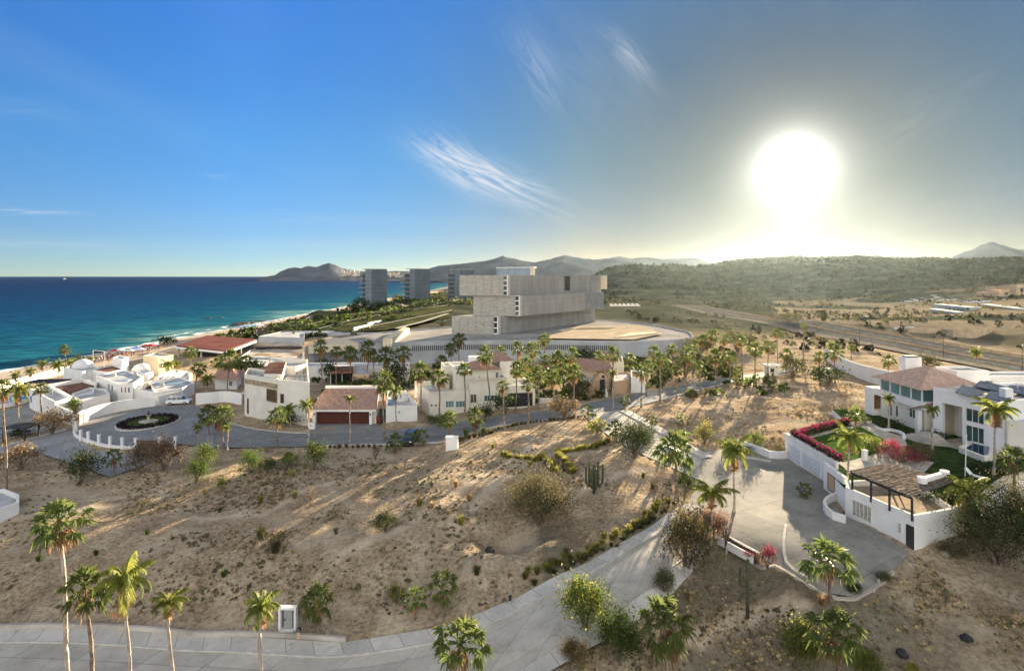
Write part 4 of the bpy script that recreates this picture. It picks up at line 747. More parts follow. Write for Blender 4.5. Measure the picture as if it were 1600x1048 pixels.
for (px, py, s, k, l) in [(408, 838, 1.5, 'olive', 'olive grass clump on the left of the slope'), (430, 862, 1.6, 'olive', 'wide brown-olive clump below the olive one'), (457, 748, .9, 'yellow', 'single yellow tuft below the verge bushes'), (407, 788, 1.1, 'yellow', 'yellow-green tuft on the left slope'), (440, 782, 1.0, 'straw', 'straw tuft pair on the left slope'), (460, 780, 1.0, 'yellow', 'bright tuft beside the dead bush'), (712, 758, 1.0, 'straw', 'orange straw tuft on the sunlit slope'), (733, 780, 1.0, 'straw', 'second orange straw tuft on the sunlit slope'), (720, 820, 1.2, 'yellow', 'yellow-green clump right of the dark slope bush'), (525, 828, .8, 'olive', 'small olive tuft left of the dark slope bush'), (655, 790, 1.0, 'yellow', 'low yellow tuft on the lit strip'), (675, 792, .9, 'straw', 'straw tuft on the lit strip'), (828, 728, 1.0, 'yellow', 'sapling-like tuft left of the fork rows'), (770, 702, .9, 'yellow', 'lone sapling tuft below the pots'), (1080, 940, 1.0, 'straw', 'orange clump on the lower bank'), (1285, 945, 1.0, 'straw', 'straw clump above the dead-skirt palm'), (150, 870, .7, 'green', 'dark weed on the left slope'), (230, 840, .7, 'green', 'small weed cluster on the left slope'), (343, 800, .7, 'green', 'flat weed on the middle left slope'), (60, 880, .8, 'green', 'weed by the tallest palm'), (350, 905, .9, 'green', 'weed low on the slope above the utility cabinet'), (745, 900, 1.0, 'olive', 'olive clump above the near pavement'), (1020, 760, .9, 'olive', 'grass clump left of the shaggy palm'), (1005, 745, .8, 'green', 'dark clump below the fork tree'), (885, 870, .9, 'olive', 'brown clump below the largest bush'), (320, 770, .8, 'straw', 'straw clump under the left bushes')]:
    g_ = GT(px, py); tuft(g_, s, k, l, None, 'grass_clump', 'grass clump')
# litter of dry clods, leaves and tiny weeds over the open ground: nobody could count it
def scatter(name, regions, n, m, size, seed):
    rs = np.random.RandomState(seed); N0 = n*6; rg = np.array(regions, float)[rs.randint(len(regions), size=N0)]
    px = rg[:, 0]+rs.rand(N0)*(rg[:, 2]-rg[:, 0]); py = rg[:, 1]+rs.rand(N0)*(rg[:, 3]-rg[:, 1]); z = np.full(N0, 11.)
    for _ in range(8): d = (CAMZ-z)*F/(py-HY); X = (px-800)/F*d; z = z*.4+base(X, d)*.6
    ok = (np.abs(X) < 108) & (d > 41) & (d < 148) & (vnoise(X, d, 5, 33) > .42+.25*rs.rand(N0))
    for q_ in POLY: ok &= ~inside(q_, X, d)
    i = np.clip(np.searchsorted(_gx, X)-1, 0, len(_gx)-2); j = np.clip(np.searchsorted(_gy, d)-1, 0, len(_gy)-2); u = (X-_gx[i])/(_gx[i+1]-_gx[i]); v = (d-_gy[j])/(_gy[j+1]-_gy[j]); z = (_ZT[j, i]*(1-u)+_ZT[j, i+1]*u)*(1-v)+(_ZT[j+1, i]*(1-u)+_ZT[j+1, i+1]*u)*v
    k = np.where(ok)[0][:n]; r = random.Random(seed); mb = MB()
    for x_, y_, z_ in zip(X[k], d[k], z[k]):
        s = size*r.uniform(.4, 1.5)
        if r.random() < .5:
            a = r.uniform(0, 6.28); V = [(x_+s*math.cos(a+j*1.57)*r.uniform(.6, 1.3), y_+s*math.sin(a+j*1.57)*r.uniform(.6, 1.3), z_-.03) for j in range(4)]+[(x_+r.uniform(-.3, .3)*s, y_, z_+s*r.uniform(.4, .9))]
            mb.add(V, [(0, 1, 4), (1, 2, 4), (2, 3, 4), (3, 0, 4)])
        else:
            V = []; Fc = []
            for j in range(7):
                a = r.uniform(0, 6.28); w = Vector((-math.sin(a), math.cos(a), 0))*s*.12; t_ = Vector((math.cos(a)*s*1.3, math.sin(a)*s*1.3, s*r.uniform(.3, 1.4))); b_ = Vector((x_, y_, z_-.03)); o_ = len(V); V += [b_-w, b_+w, b_+t_]; Fc.append((o_, o_+1, o_+2))
            mb.add(V, Fc)
    tag(mb.build(name, m), kind='stuff')
slope = [(0, 720, 800, 960), (380, 700, 1050, 860), (200, 700, 600, 850)]; bank = [(1000, 900, 1600, 1048), (800, 950, 1250, 1048), (1430, 860, 1600, 980)]; plot = [(1040, 610, 1240, 700), (1240, 600, 1350, 660)]
scatter('dry_clods', slope, 3000, mat('clod', (.17, .12, .075), .95, .3, 3), .2, 1); scatter('small_weeds', slope, 1000, LEAF['olive'], .3, 2); scatter('straw_litter', slope+bank, 2000, LEAF['straw'], .18, 3)
scatter('dry_clods', bank+plot, 1600, MATS['clod'], .16, 4); scatter('small_weeds', bank+plot, 260, LEAF['olive'], .26, 5); scatter('straw_litter', plot, 500, LEAF['straw'], .3, 6)

def scrub_field(name, boxes, n, kinds, smin, smax, seed, thr=.5, nscale=30):
    "wild scrub too thick to count, one mesh of many small leafy clumps on the ground"
    rs = np.random.RandomState(seed); N0 = n*7; bx = np.array(boxes, float); area = (bx[:, 2]-bx[:, 0])*(bx[:, 3]-bx[:, 1]); bi = rs.choice(len(bx), size=N0, p=area/area.sum()); rg = bx[bi]
    X = rg[:, 0]+rs.rand(N0)*(rg[:, 2]-rg[:, 0]); Y = rg[:, 1]+rs.rand(N0)*(rg[:, 3]-rg[:, 1]); ok = vnoise(X, Y, nscale, seed+40) > thr*.6+.5*rs.rand(N0)*thr*1.4-.1
    ok &= (X/np.maximum(Y, 1) < 1.05) & ~((X > 144) & (X < 178)) & ~inside([(-75, 190), (-20, 190), (60, 200), (72, 240), (60, 300), (-40, 300), (-80, 230)], X, Y)
    for q_ in POLY: ok &= ~inside(q_, X, Y)
    i = np.clip(np.searchsorted(_gx, X)-1, 0, len(_gx)-2); j = np.clip(np.searchsorted(_gy, Y)-1, 0, len(_gy)-2); u = (X-_gx[i])/(_gx[i+1]-_gx[i]); v = (Y-_gy[j])/(_gy[j+1]-_gy[j]); z = (_ZT[j, i]*(1-u)+_ZT[j, i+1]*u)*(1-v)+(_ZT[j+1, i]*(1-u)+_ZT[j+1, i+1]*u)*v
    k = np.where(ok)[0][:n]; V = []; Fc = []; Mi = []; r = random.Random(seed)
    for x_, y_, z_ in zip(X[k], Y[k], z[k]):
        s = r.uniform(smin, smax)*(1+y_/900); m_ = r.randrange(len(kinds)); nq = 13 if y_ < 350 else 8
        for q in range(nq):
            a = r.uniform(0, 6.28); e = r.uniform(0, 1); p = Vector((x_+math.cos(a)*s*.55*(1-e*.5), y_+math.sin(a)*s*.55*(1-e*.5), z_+s*.75*e)); uu_ = Vector((r.gauss(0, 1), r.gauss(0, 1), r.gauss(0, .8))).normalized(); w = uu_.cross(Vector((r.gauss(0, 1), r.gauss(0, 1), r.gauss(0, 1)))).normalized()*s*.24; uu_ *= s*.34
            o = len(V); V += [p-w, p+uu_, p+w, p-uu_]; Fc.append((o, o+1, o+2, o+3)); Mi.append(m_)
    mb = MB(); mb.add(V, Fc); mb.m = Mi; tag(mb.build(name, [LEAF[q] for q in kinds]), kind='stuff')
scrub_field('hill_scrub', [(180, 640, 1500, 1500), (60, 640, 180, 1400)], 3600, ['far', 'far', 'farb'], 1.4, 3.2, 3, thr=.35, nscale=70)
scrub_field('plain_scrub', [(70, 185, 143, 640), (178, 200, 560, 640)], 1150, ['far', 'olive', 'farb'], .9, 2.3, 4, thr=.62, nscale=35)
scrub_field('garden_scrub', [(-60, 118, 60, 190)], 700, ['dark', 'olive', 'green'], .8, 2.2, 5, thr=.45, nscale=12)
scrub_field('coast_scrub', [(-150, 255, -60, 420), (-120, 420, 0, 700)], 1100, ['dark', 'olive', 'green'], 1.2, 3.0, 6, thr=.45, nscale=25)
# ---------------------------------------------------------------- building materials
def glass_mat(name, col, rough=.08):
    m = mat(name, col, rough, .3, .25, spec=.8); return m
glass = glass_mat('window_glass', (.035, .055, .065)); glass_g = glass_mat('green_glass', (.04, .10, .09)); glass_t = glass_mat('teal_glass', (.12, .26, .27), .15)
terra = mat('terracotta_deck', (.23, .13, .10), .85, .2, .6); darkwood = mat('dark_wood', (.13, .045, .03), .6, .2, 2, stretch=(1, 1, 12)); greydoor = mat('dark_door', (.05, .05, .055), .6, .2, 1)
deck = mat('roof_deck', (.52, .53, .53), .9, .2, .35); frame_w = mat('white_frame', (.75, .74, .70), .6, .05, 1); tan = mat('tan_stucco', (.52, .38, .25), .9, .1, .5, .1, 3); bronze = mat('bronze_frame', (.22, .15, .09), .6, .1, 2)
def tile_mat(name, c1, c2, period, ang):
    m = bpy.data.materials.new(name); m.use_nodes = True; t = m.node_tree; b = t.nodes['Principled BSDF']; b.inputs['Roughness'].default_value = .85
    g = N(t, 'ShaderNodeNewGeometry'); mp = N(t, 'ShaderNodeMapping'); mp.inputs['Rotation'].default_value = (0, 0, -ang); t.links.new(g.outputs['Position'], mp.inputs[0]); s = N(t, 'ShaderNodeSeparateXYZ'); t.links.new(mp.outputs[0], s.inputs[0])
    w = M(t, 'ABSOLUTE', M(t, 'SINE', M(t, 'MULTIPLY', s.outputs[0], math.pi/period))); row = M(t, 'FRACT', M(t, 'DIVIDE', s.outputs[1], .42))
    wn = N(t, 'ShaderNodeTexWhiteNoise', noise_dimensions='2D'); cv = N(t, 'ShaderNodeCombineXYZ'); t.links.new(M(t, 'FLOOR', M(t, 'DIVIDE', s.outputs[0], period)), cv.inputs[0]); t.links.new(M(t, 'FLOOR', M(t, 'DIVIDE', s.outputs[1], .42)), cv.inputs[1]); t.links.new(cv.outputs[0], wn.inputs['Vector'])
    mx = N(t, 'ShaderNodeMix', data_type='RGBA'); t.links.new(wn.outputs['Value'], mx.inputs['Factor']); mx.inputs['A'].default_value = (*c1, 1); mx.inputs['B'].default_value = (*c2, 1); t.links.new(mx.outputs['Result'], b.inputs['Base Color'])
    bp = N(t, 'ShaderNodeBump'); bp.inputs['Strength'].default_value = 1; bp.inputs['Distance'].default_value = .12; t.links.new(M(t, 'ADD', w, M(t, 'MULTIPLY', row, .3)), bp.inputs['Height']); t.links.new(bp.outputs[0], b.inputs['Normal']); MATS[name] = m; return m
tile_a = tile_mat('clay_tile', (.42, .27, .21), (.54, .37, .29), .34, math.radians(-9)); tile_b = tile_mat('old_clay_tile', (.34, .19, .14), (.46, .28, .20), .34, 0); tile_c = tile_mat('pink_clay_tile', (.50, .33, .24), (.68, .47, .35), .32, 0)
def inset(pts, d):
    n = len(pts); a = sum(pts[i][0]*pts[(i+1) % n][1]-pts[(i+1) % n][0]*pts[i][1] for i in range(n)); s = 1 if a > 0 else -1; out = []
    for i in range(n):
        p0, p1, p2 = Vector(pts[i-1][:2]), Vector(pts[i][:2]), Vector(pts[(i+1) % n][:2]); e1 = (p1-p0).normalized(); e2 = (p2-p1).normalized(); n1 = Vector((-e1.y, e1.x))*s; n2 = Vector((-e2.y, e2.x))*s; k = n1+n2; k = k/max(k.dot(k)/2, .3); out.append(p1+k*d)
    return out
def body(root, pts, ztop, z0, m=white, par=.5, th=.28, dk=None, name='wall'):
    "walls with a sunk roof deck behind a parapet"
    pts = [(p[0], p[1]) for p in pts]; a = sum(pts[i][0]*pts[(i+1) % len(pts)][1]-pts[(i+1) % len(pts)][0]*pts[i][1] for i in range(len(pts)))
    if a < 0: pts = pts[::-1]
    n = len(pts); mb = MB()
    if par <= 0: mb.prism(pts, z0, ztop, 0, 1)
    else:
        ins = inset(pts, th); V = [(p[0], p[1], z0) for p in pts]+[(p[0], p[1], ztop) for p in pts]+[(p[0], p[1], ztop) for p in ins]+[(p[0], p[1], ztop-par) for p in ins]
        Fc = [(i, (i+1) % n, (i+1) % n+n, i+n) for i in range(n)]+[(i+n, (i+1) % n+n, (i+1) % n+2*n, i+2*n) for i in range(n)]+[(i+2*n, (i+1) % n+2*n, (i+1) % n+3*n, i+3*n) for i in range(n)]
        mb.add(V, Fc, 0); mb.f.append(tuple(range(3*n, 4*n))); mb.m.append(1)
    return mb.build(name, [m, dk or deck], root)
def hit(A, B, px):
    k = (px-800)/F; A = Vector(A[:2]); B = Vector(B[:2]); D_ = B-A; t = (k*A.y-A.x)/(D_.x-k*D_.y); return A+D_*t
def win(root, A, B, px0, px1, py0, py1, g=None, fm=None, nv=1, nh=0, name='window', pane='pane', fw=.1, sunk=False, depth=.09):
    "a window on wall A-B; pixel box gives its place. frame of bars standing proud of the wall, pane inside"
    p0 = hit(A, B, px0); p1 = hit(A, B, px1); z1 = CAMZ-(py0-HY)/F*((p0.y+p1.y)/2); z0 = CAMZ-(py1-HY)/F*((p0.y+p1.y)/2); u = (p1-p0); L = u.length; u = u/L; nn = Vector((u.y, -u.x))
    if nn.dot(-(p0+p1)/2) < 0: nn = -nn
    a = math.atan2(u.y, u.x); c = (p0+p1)/2; mb = MB(); zc = (z0+z1)/2
    def bar(s, z, w, h, m=0): q = c+u*s+nn*(depth/2); mb.box((q.x, q.y, z), (w, depth, h), a, m)
    bar(0, z1-fw/2, L, fw); bar(0, z0+fw/2, L, fw)
    for s in (-1, 1): bar(s*(L-fw)/2, zc, fw, z1-z0-2*fw)
    for k in range(1, nv+1 if nv > 0 else 1):
        if nv > 0 and k <= nv-0: bar(-L/2+L*k/(nv+1), zc, fw*.6, z1-z0-2*fw)
    for k in range(1, nh+1): bar(0, z0+(z1-z0)*k/(nh+1), L-2*fw, fw*.5)
    o = mb.build(name, fm or frame_w, root); pb = MB(); q = c+nn*.02; pb.box((q.x, q.y, zc), (L-fw, .03, z1-z0-fw), a); pb.build(pane, g or glass, o); return o
def slab(root, name, pts, z0, z1, m): mb = MB(); mb.prism([(p[0], p[1]) for p in pts], z0, z1); return mb.build(name, m, root)
def dome(root, c, r, hh, name='dome', m=None):
    mb = MB(); prof = [(r, -.3), (r, .15)]+[(r*math.cos(t), .15+hh*math.sin(t)) for t in [math.pi/2*k/9 for k in range(1, 9)]]+[(r*.06, .15+hh)]; mb.lathe(c, prof, 28); return mb.build(name, m or white, root, smooth=True)
def hip(root, pts, z, ridge, mt, name='roof', over=.4, eave=.18):
    "hip or pyramid roof over a 4-corner outline; ridge: one or two xyz points"
    q = inset(pts, -over); mb = MB(); V = [(p[0], p[1], z-eave) for p in q]+[(p[0], p[1], z) for p in q]+[tuple(r_) for r_ in ridge]; n = 4; a = sum(q[i][0]*q[(i+1) % 4][1]-q[(i+1) % 4][0]*q[i][1] for i in range(4))
    F_ = [(0, 1, 2, 3)]+[(i, (i+1) % 4, (i+1) % 4+4, i+4) for i in range(4)]
    if len(ridge) == 1: F_ += [(4+i, 4+(i+1) % 4, 8) for i in range(4)]
    else: F_ += [(4, 5, 9, 8), (5, 6, 9), (6, 7, 8, 9), (7, 4, 8)]
    mb.add(V, F_); o = mb.build(name, mt, root); return o
def px_poly(l, z): return [P(a, b, z) for a, b in l]
# ---------------------------------------------------------------- white villas at the left
h1 = thing('white_villa', 'long low white villa at far left with blank bluish end wall and brown roof terraces', 'house', P(70, 640, 9))
body(h1, px_poly([(46, 607), (86, 628), (111, 619.5), (75, 600)], 12.8), 12.8, 7.5, par=.45)
body(h1, px_poly([(75.5, 600), (111, 619.3), (146, 611.5), (152, 597), (130, 591)], 12.4), 12.4, 8, par=.9, dk=terra)
body(h1, px_poly([(112, 615), (123, 625), (172, 615.5), (165, 607.5), (140, 605)], 12.3), 12.32, 8.5, par=.35, name='front_block')
body(h1, px_poly([(86.5, 629), (92, 640), (112, 636), (119, 625.5), (111.5, 620)], 11.0), 11.0, 8.5, par=.5, name='courtyard_wall')
win(h1, P(46, 607, 12.8), P(86, 628, 12.8), 47.5, 50.5, 618, 629, nv=0)
curb('garden_wall', [P(87, 639, 11.2), P(100, 647, 11.2), P(113, 654.5, 11.2)], .3, 2.6, mat_=white, label='plain white garden wall running from the long villa to the plaza gate', cat='garden wall')
curb('garden_wall', [P(114, 655, 11.3), P(119, 648, 11.9), P(126, 643, 12.3), P(130, 641.5, 12.3)], .35, 2.0, mat_=white, top=lambda t: 11.3+1.0*t, label='short sunlit curved white wall beside the tan plaza door', cat='garden wall')
curb('plaza_wall', [P(131, 642, 12.3), P(145, 635, 12.3), P(175, 628.5, 12.2), (P(205, 624, 12.2)), P(243, 620, 12.2)], .3, 2.0, mat_=white, top=12.25, label='long curved white wall behind the round plaza', cat='garden wall')
d0 = thing('gate_door', 'tan door in the curved white wall at the left of the plaza', 'door', P(128, 660, 10.2)); q0, q1 = P(123, 664, 10.2), P(131, 658, 10.2); mb = MB(); c = (q0+q1)/2; an = math.atan2(q1.y-q0.y, q1.x-q0.x); mb.box((c.x, c.y, 11.2), ((q1-q0).length, .3, 2.1), an); mb.build('door_leaf', tan, d0); mb = MB(); mb.box((c.x, c.y, 12.3), ((q1-q0).length+.4, .5, .14), an); mb.build('lintel', white, d0)
h2 = thing('white_villa', 'white villa with a row of three narrow windows facing the plaza, above the curved wall', 'house', P(184, 625, 10))
body(h2, px_poly([(150, 586), (184, 600), (208, 598.5), (224, 588), (195, 578)], 13.8), 13.8, 8.5, par=.35)
A_, B_ = P(184, 600, 13.8), P(208, 598.5, 13.8)
for a in ((189, 191.6), (194.8, 197.2), (200, 203)): win(h2, A_, B_, a[0], a[1], 604.5, 613, nv=0, fw=.06)
A_, B_ = P(150, 586, 13.8), P(184, 600, 13.8)
for a in ((169.5, 172, 599, 608), (174.6, 177, 601, 611)): win(h2, A_, B_, *a, nv=0, fw=.06)
body(h2, px_poly([(208, 606), (241, 612.5), (236, 596), (214, 598)], 12.6), 12.6, 9, par=.3, name='lower_wing')
mb = MB(); c = P(199, 584, 13.45); mb.box(c, (9, 3.4, .3), .25); c = P(191, 594.5, 13.45); mb.box(c, (3.4, 2.2, .3), .2); mb.build('skylight', mat('skylight_pane', (.30, .36, .42), .3, .1, 1), h2)
h3 = thing('white_garage', 'white garage block with a wide pale door beside the parked white car', 'garage', P(265, 630, 10.3))
body(h3, px_poly([(242, 613.5), (285, 605.5), (305, 597.5), (282, 588.5), (232, 595)], 13), 13, 9, par=.3)
A_, B_ = P(242, 613.5, 13), P(285, 605.5, 13); win(h3, A_, B_, 247, 284, 614.5, 631, g=mat('pale_door', (.62, .64, .66), .6, .05, 1), nv=0, name='garage_door', pane='door_leaf', fw=.15)
mb = MB(); c = P(268, 599, 12.72); mb.box(c, (8, 3.5, .25), .2); mb.build('skylight', MATS['skylight_pane'], h3)
h4 = thing('domed_house', 'white flat roofed house with the large white dome, nearest the beach', 'house', P(110, 592, 9))
body(h4, px_poly([(99, 574), (129, 579.5), (157, 574), (128, 567)], 13.8), 13.8, 7, par=.25)
dome(h4, P(129, 573.5, 13.6), 2.35, 2.0)
body(h4, px_poly([(142, 578.2), (168, 582), (194, 576), (176, 570)], 13.5), 13.5, 8, par=.2, dk=terra, name='terrace_block')
h5 = thing('white_tower', 'small white tower block with flat top between the dome and the cream house', 'tower', P(190, 580, 9)); body(h5, px_poly([(176, 559), (191, 561), (201, 557.5), (186, 555)], 15.5), 15.5, 8, par=.3)
h6 = thing('small_domed_house', 'little white house with a small dome right of the white tower', 'house', P(222, 585, 9)); body(h6, px_poly([(206, 576), (232, 585), (240, 579), (215, 571)], 12.4), 12.4, 8, par=.3); dome(h6, P(221, 577, 12.2), 2.0, 1.5)
h7 = thing('cream_house', 'cream two storey house with arched corner openings by the beach', 'house', P(247, 585, 9)); body(h7, px_poly([(224, 555.5), (248, 558), (271, 554), (244, 550)], 14.5), 14.5, 8, m=cream, par=.3)
A_, B_ = P(248, 558, 14.5), P(271, 554, 14.5)
for a in ((250, 253, 567, 575), (256, 259.5, 566, 574), (263, 266, 565, 573)): win(h7, A_, B_, *a, nv=0, fm=cream, fw=.07)
win(h7, P(224, 555.5, 14.5), P(248, 558, 14.5), 231, 234, 572, 576, nv=0, fm=cream)
h8 = thing('white_terrace', 'white slatted terrace walls between the cream house and the garage roof', 'terrace', P(255, 592, 10)); body(h8, px_poly([(243, 588), (290, 592), (300, 582), (275, 577)], 11.4), 11.4, 8.5, par=.5)
mb = MB()
for k in range(4): a = P(245+k*9, 589-k*.4, 11.6); b = P(262+k*9, 580-k*.2, 11.6); mb.prism([(a.x, a.y), (a.x+.5, a.y), (b.x+.5, b.y), (b.x, b.y)], 10.8, 11.65)
mb.build('slat', white, h8)
# beach wall, pool terrace
curb('beach_wall', [G(-30, 618), G(0, 612), G(30, 602), G(60, 594), G(98, 583)], .4, 2.2, mat_=ivory, label='long cream wall between the beach and the palms at far left', cat='garden wall')
sheet('terrace', GX([(-40, 690), (-40, 630), (0, 622), (45, 612), (46, 640), (95, 668), (60, 676)]), mat('terrace_stone', (.30, .31, .30), .8, .15, .5), .06, poly=False)
pl = thing('swimming_pool', 'small bright blue pool at the left edge', 'pool', P(8, 628, 9)); mb = MB(); c = P(8, 626, 9.3); mb.lathe(c, [(3.6, -.8), (3.6, .12), (3.3, .12), (3.3, .02)], 26, sx=1.1, sy=1.5); mb.build('rim', white, pl); mb = MB(); mb.lathe((c.x, c.y, c.z+.03), [(3.28, -.1), (3.28, .0)], 26, sx=1.1, sy=1.5); mb.build('water', mat('pool_water', (.02, .25, .55), .1, .1, 1), pl)
gz = thing('gazebo', 'dark timber gazebo beside the lane at far left', 'gazebo', G(22, 692)); c = G(22, 690)
for dx, dy in ((-1.8, 0), (1.8, 0), (-1.8, 3), (1.8, 3)): mb = MB(); mb.box((c.x+dx, c.y+dy, c.z+1.0), (.22, .22, 2.5)); mb.build('post', greydoor, gz)
mb = MB(); mb.box((c.x, c.y+1.5, c.z+2.35), (4.4, 3.6, .18)); mb.build('roof', greydoor, gz)
gz = thing('shade_roof', 'flat dark shade roof behind the beach wall at left', 'shelter', P(72, 608, 9)); c = P(70, 600, 10.5)
for dx, dy in ((-3.2, -1), (3.2, -1), (-3.2, 3), (3.2, 3)): mb = MB(); mb.box((c.x+dx, c.y+dy, 9.5), (.3, .3, 3)); mb.build('post', ivory, gz)
mb = MB(); mb.box((c.x, c.y+1, 11.1), (8.5, 5, .25)); mb.build('roof', greydoor, gz)
tag(body(None, [G(-30, 830), G(-30, 790), G(6, 780), G(30, 790), G(30, 803)], H(G(10, 800).x, G(10, 800).y)+1.5, 8, par=.5, name='planter_wall'), 'low white walled box cut by the left frame edge on the slope', 'garden wall')
# round plaza island, railing wall, gate
isl = G(232, 660); t0 = thing('roundabout_island', 'oval planted island in the plaza with purple rim and green middle', 'flower bed', isl)
mb = MB(); mb.lathe((isl.x, isl.y, isl.z), [(5.0, -.2), (5.0, .12), (4.8, .14)], 40, sy=1.15); mb.build('kerb', kerbm, t0); 
g, s_ = leaf_cloud(91, 10, .1); 
def ring_leaves(r0, r1, n, h, leaf, seed, sy=1.15, cx=isl):
    r = random.Random(seed); mb = MB()
    for i in range(n):
        a = r.uniform(0, 6.283); q = math.sqrt(r.uniform(r0*r0, r1*r1)); p = Vector((cx.x+math.cos(a)*q, cx.y+math.sin(a)*q*sy, cx.z+.1+r.uniform(0, h))); u = Vector((r.gauss(0, 1), r.gauss(0, 1), abs(r.gauss(0, 1)))).normalized(); w = u.cross(Vector((r.gauss(0, 1), r.gauss(0, 1), r.gauss(0, 1)))).normalized()*leaf; mb.add([p-w, p+u*leaf*2, p+w, p-u*leaf], [(0, 1, 2, 3)])
    return mb
ring_leaves(3.4, 4.75, 2600, .4, .10, 3).build('purple_rim', mat('purple_leaf', (.035, .02, .025), .7, .3, 2), t0); ring_leaves(1.3, 3.4, 2200, .18, .09, 4).build('lawn', LEAF['green'], t0)
f0 = thing('fountain', 'small pale fountain with a dark figure on the plaza island', 'fountain', isl); mb = MB(); mb.lathe((isl.x, isl.y, isl.z), [(1.6, 0), (1.6, .3), (1.35, .38), (.4, .38), (.3, .5), (.22, 1.1), (.35, 1.3), (.5, 1.4)], 20); mb.build('basin', stone, f0); mb = MB(); mb.lathe((isl.x, isl.y, isl.z+1.4), [(.14, 0), (.2, .25), (.12, .45), (.16, .6), (.05, .75)], 8); mb.build('figure', greydoor, f0)
wl = curb('low_wall', GX([(115, 668), (117.5, 681), (136, 690), (160, 697), (185, 700.5), (213, 701)]), .3, .45, mat_=white, label='low curved white wall with square posts on the near side of the plaza', cat='low wall')
for (x_, yb, l) in [(119, 674, 'first square white post of the plaza wall from the left'), (126, 688, 'second square white post of the plaza wall from the left'), (138, 691, 'third square white post of the plaza wall from the left'), (154.5, 696, 'fourth square white post of the plaza wall'), (172, 699, 'fifth square white post of the plaza wall'), (191, 701, 'sixth square white post, just left of the gate post'), (212, 702, 'square white post at the left of the brown gate'), (249, 701, 'square white post at the right of the brown gate'), (274, 700, 'lone square white post right of the brown gate')]:
    b = G(x_, yb); t = thing('wall_post', l, 'post', b, 'white posts of the plaza wall'); mb = MB(); mb.box((b.x, b.y, b.z+.8), (.36, .36, 1.9)); mb.build('shaft', white, t); mb = MB(); mb.box((b.x, b.y, b.z+1.79), (.44, .44, .1)); mb.build('cap', white, t)
a, b = G(214, 702), G(247, 701); t = thing('hedge_gate', 'brown slatted gate between two white plaza posts', 'gate', (a+b)/2); mb = MB(); mb.box(((a.x+b.x)/2, a.y, a.z+.75), (b.x-a.x, .12, 1.4)); mb.build('panel', mat('brown_gate', (.16, .12, .09), .8, .2, 2), t); mb = MB()
for k in range(14): mb.box((a.x+(b.x-a.x)*(k+.5)/14, a.y-.09, a.z+.75), (.08, .05, 1.42))
mb.build('slats', MATS['brown_gate'], t)
# ---------------------------------------------------------------- white cube house
A_, B_ = P(382, 646, 10.8), P(484, 665, 10.9); ZT = 18.7
h = thing('white_cube_house', 'two storey white cube house with roof terrace, left of the brown garage', 'house', (A_+B_)/2)
fl, fm_, fr, br, bl = P(382, 584, ZT), P(434, 592, ZT), P(484, 597, ZT), P(481, 574, ZT), P(415, 569, ZT)
body(h, [P(382, 584, ZT), P(434, 592.5, ZT), P(431, 577, ZT), P(388, 574.5, ZT)], 18.7, 10, m=ivory, par=.7, name='left_wing')
body(h, [P(434, 593, ZT), P(484, 597, ZT), P(481, 571, ZT), P(431, 577, ZT)], 18.7, 10, m=ivory, par=1.0)
body(h, px_poly([(413, 572), (441, 572.5), (462, 572), (481, 567), (481, 561), (437, 561), (415, 567)], 19.4), 19.4, 10, m=ivory, par=.8, name='rear_block')
mb = MB(); q = px_poly([(412, 580.5), (441, 581), (447, 570), (420, 572)], 19.6); mb.add([(q[0].x, q[0].y, 19.2), (q[1].x, q[1].y, 19.2), (q[2].x, q[2].y, 20.3), (q[3].x, q[3].y, 20.3), (q[0].x, q[0].y, 18.2), (q[1].x, q[1].y, 18.2), (q[2].x, q[2].y, 18.2), (q[3].x, q[3].y, 18.2)], [(0, 1, 2, 3), (4, 5, 1, 0), (5, 6, 2, 1), (6, 7, 3, 2), (7, 4, 0, 3)]); mb.m = [1, 0, 0, 0, 0]; mb.build('stair_roof', [ivory, terra], h)
Af, Bf = P(382, 584, ZT), P(434, 592.5, ZT); win(h, Af, Bf, 418.5, 433, 608, 627, fm=bronze, g=glass_mat('amber_glass', (.13, .10, .07), .25), nv=3, fw=.14, name='bay_window', depth=.3)
Ag, Bg = P(434, 593, ZT), P(484, 597, ZT); win(h, Ag, Bg, 438.4, 443.8, 615, 629.5, nv=0, fm=bronze, nh=2); win(h, Af, Bf, 386.6, 388.8, 622, 646, nv=0, fm=bronze, fw=.05)
p0 = hit(Af, Bf, 383.5); p1 = hit(Af, Bf, 433.5); mb = MB(); an = math.atan2((p1-p0).y, (p1-p0).x); c = (p0+p1)/2; mb.box((c.x, c.y-.06, 17.35), ((p1-p0).length, .16, .9), an); mb.build('stone_band', mat('band_stone', (.42, .33, .22), .9, .25, 1.5), h)
mb = MB(); c = P(437, 592, 18.9)
for k in range(6): mb.box((c.x+.8+k*.9, c.y+.5+.02*k, 18.7), (.05, .05, 1.2))
mb.box((c.x+3, c.y+.55, 19.3), (5, .06, .06)); mb.build('railing', greydoor, h)
mb = MB(); c = P(419, 578, 19.0); mb.lathe(c, [(1.6, .35), (1.0, .65), (.1, 1.0)], 12); mb.tube([(c.x, c.y, c.z-1), (c.x, c.y, c.z+.8)], .05); mb.build('straw_parasol', LEAF['straw'], h)
ub = thing('utility_box', 'white meter box at the left jamb of the brown garage', 'utility box', G(488, 670)); c = G(488, 670); mb = MB(); mb.box((c.x, c.y, c.z+.55), (1.0, .6, 1.15)); mb.build('cabinet', white, ub); mb = MB(); mb.lathe((c.x-.2, c.y-.32, c.z+.7), [(.12, -.06), (.12, .06)], 10); mb.build('meter', greydoor, ub)
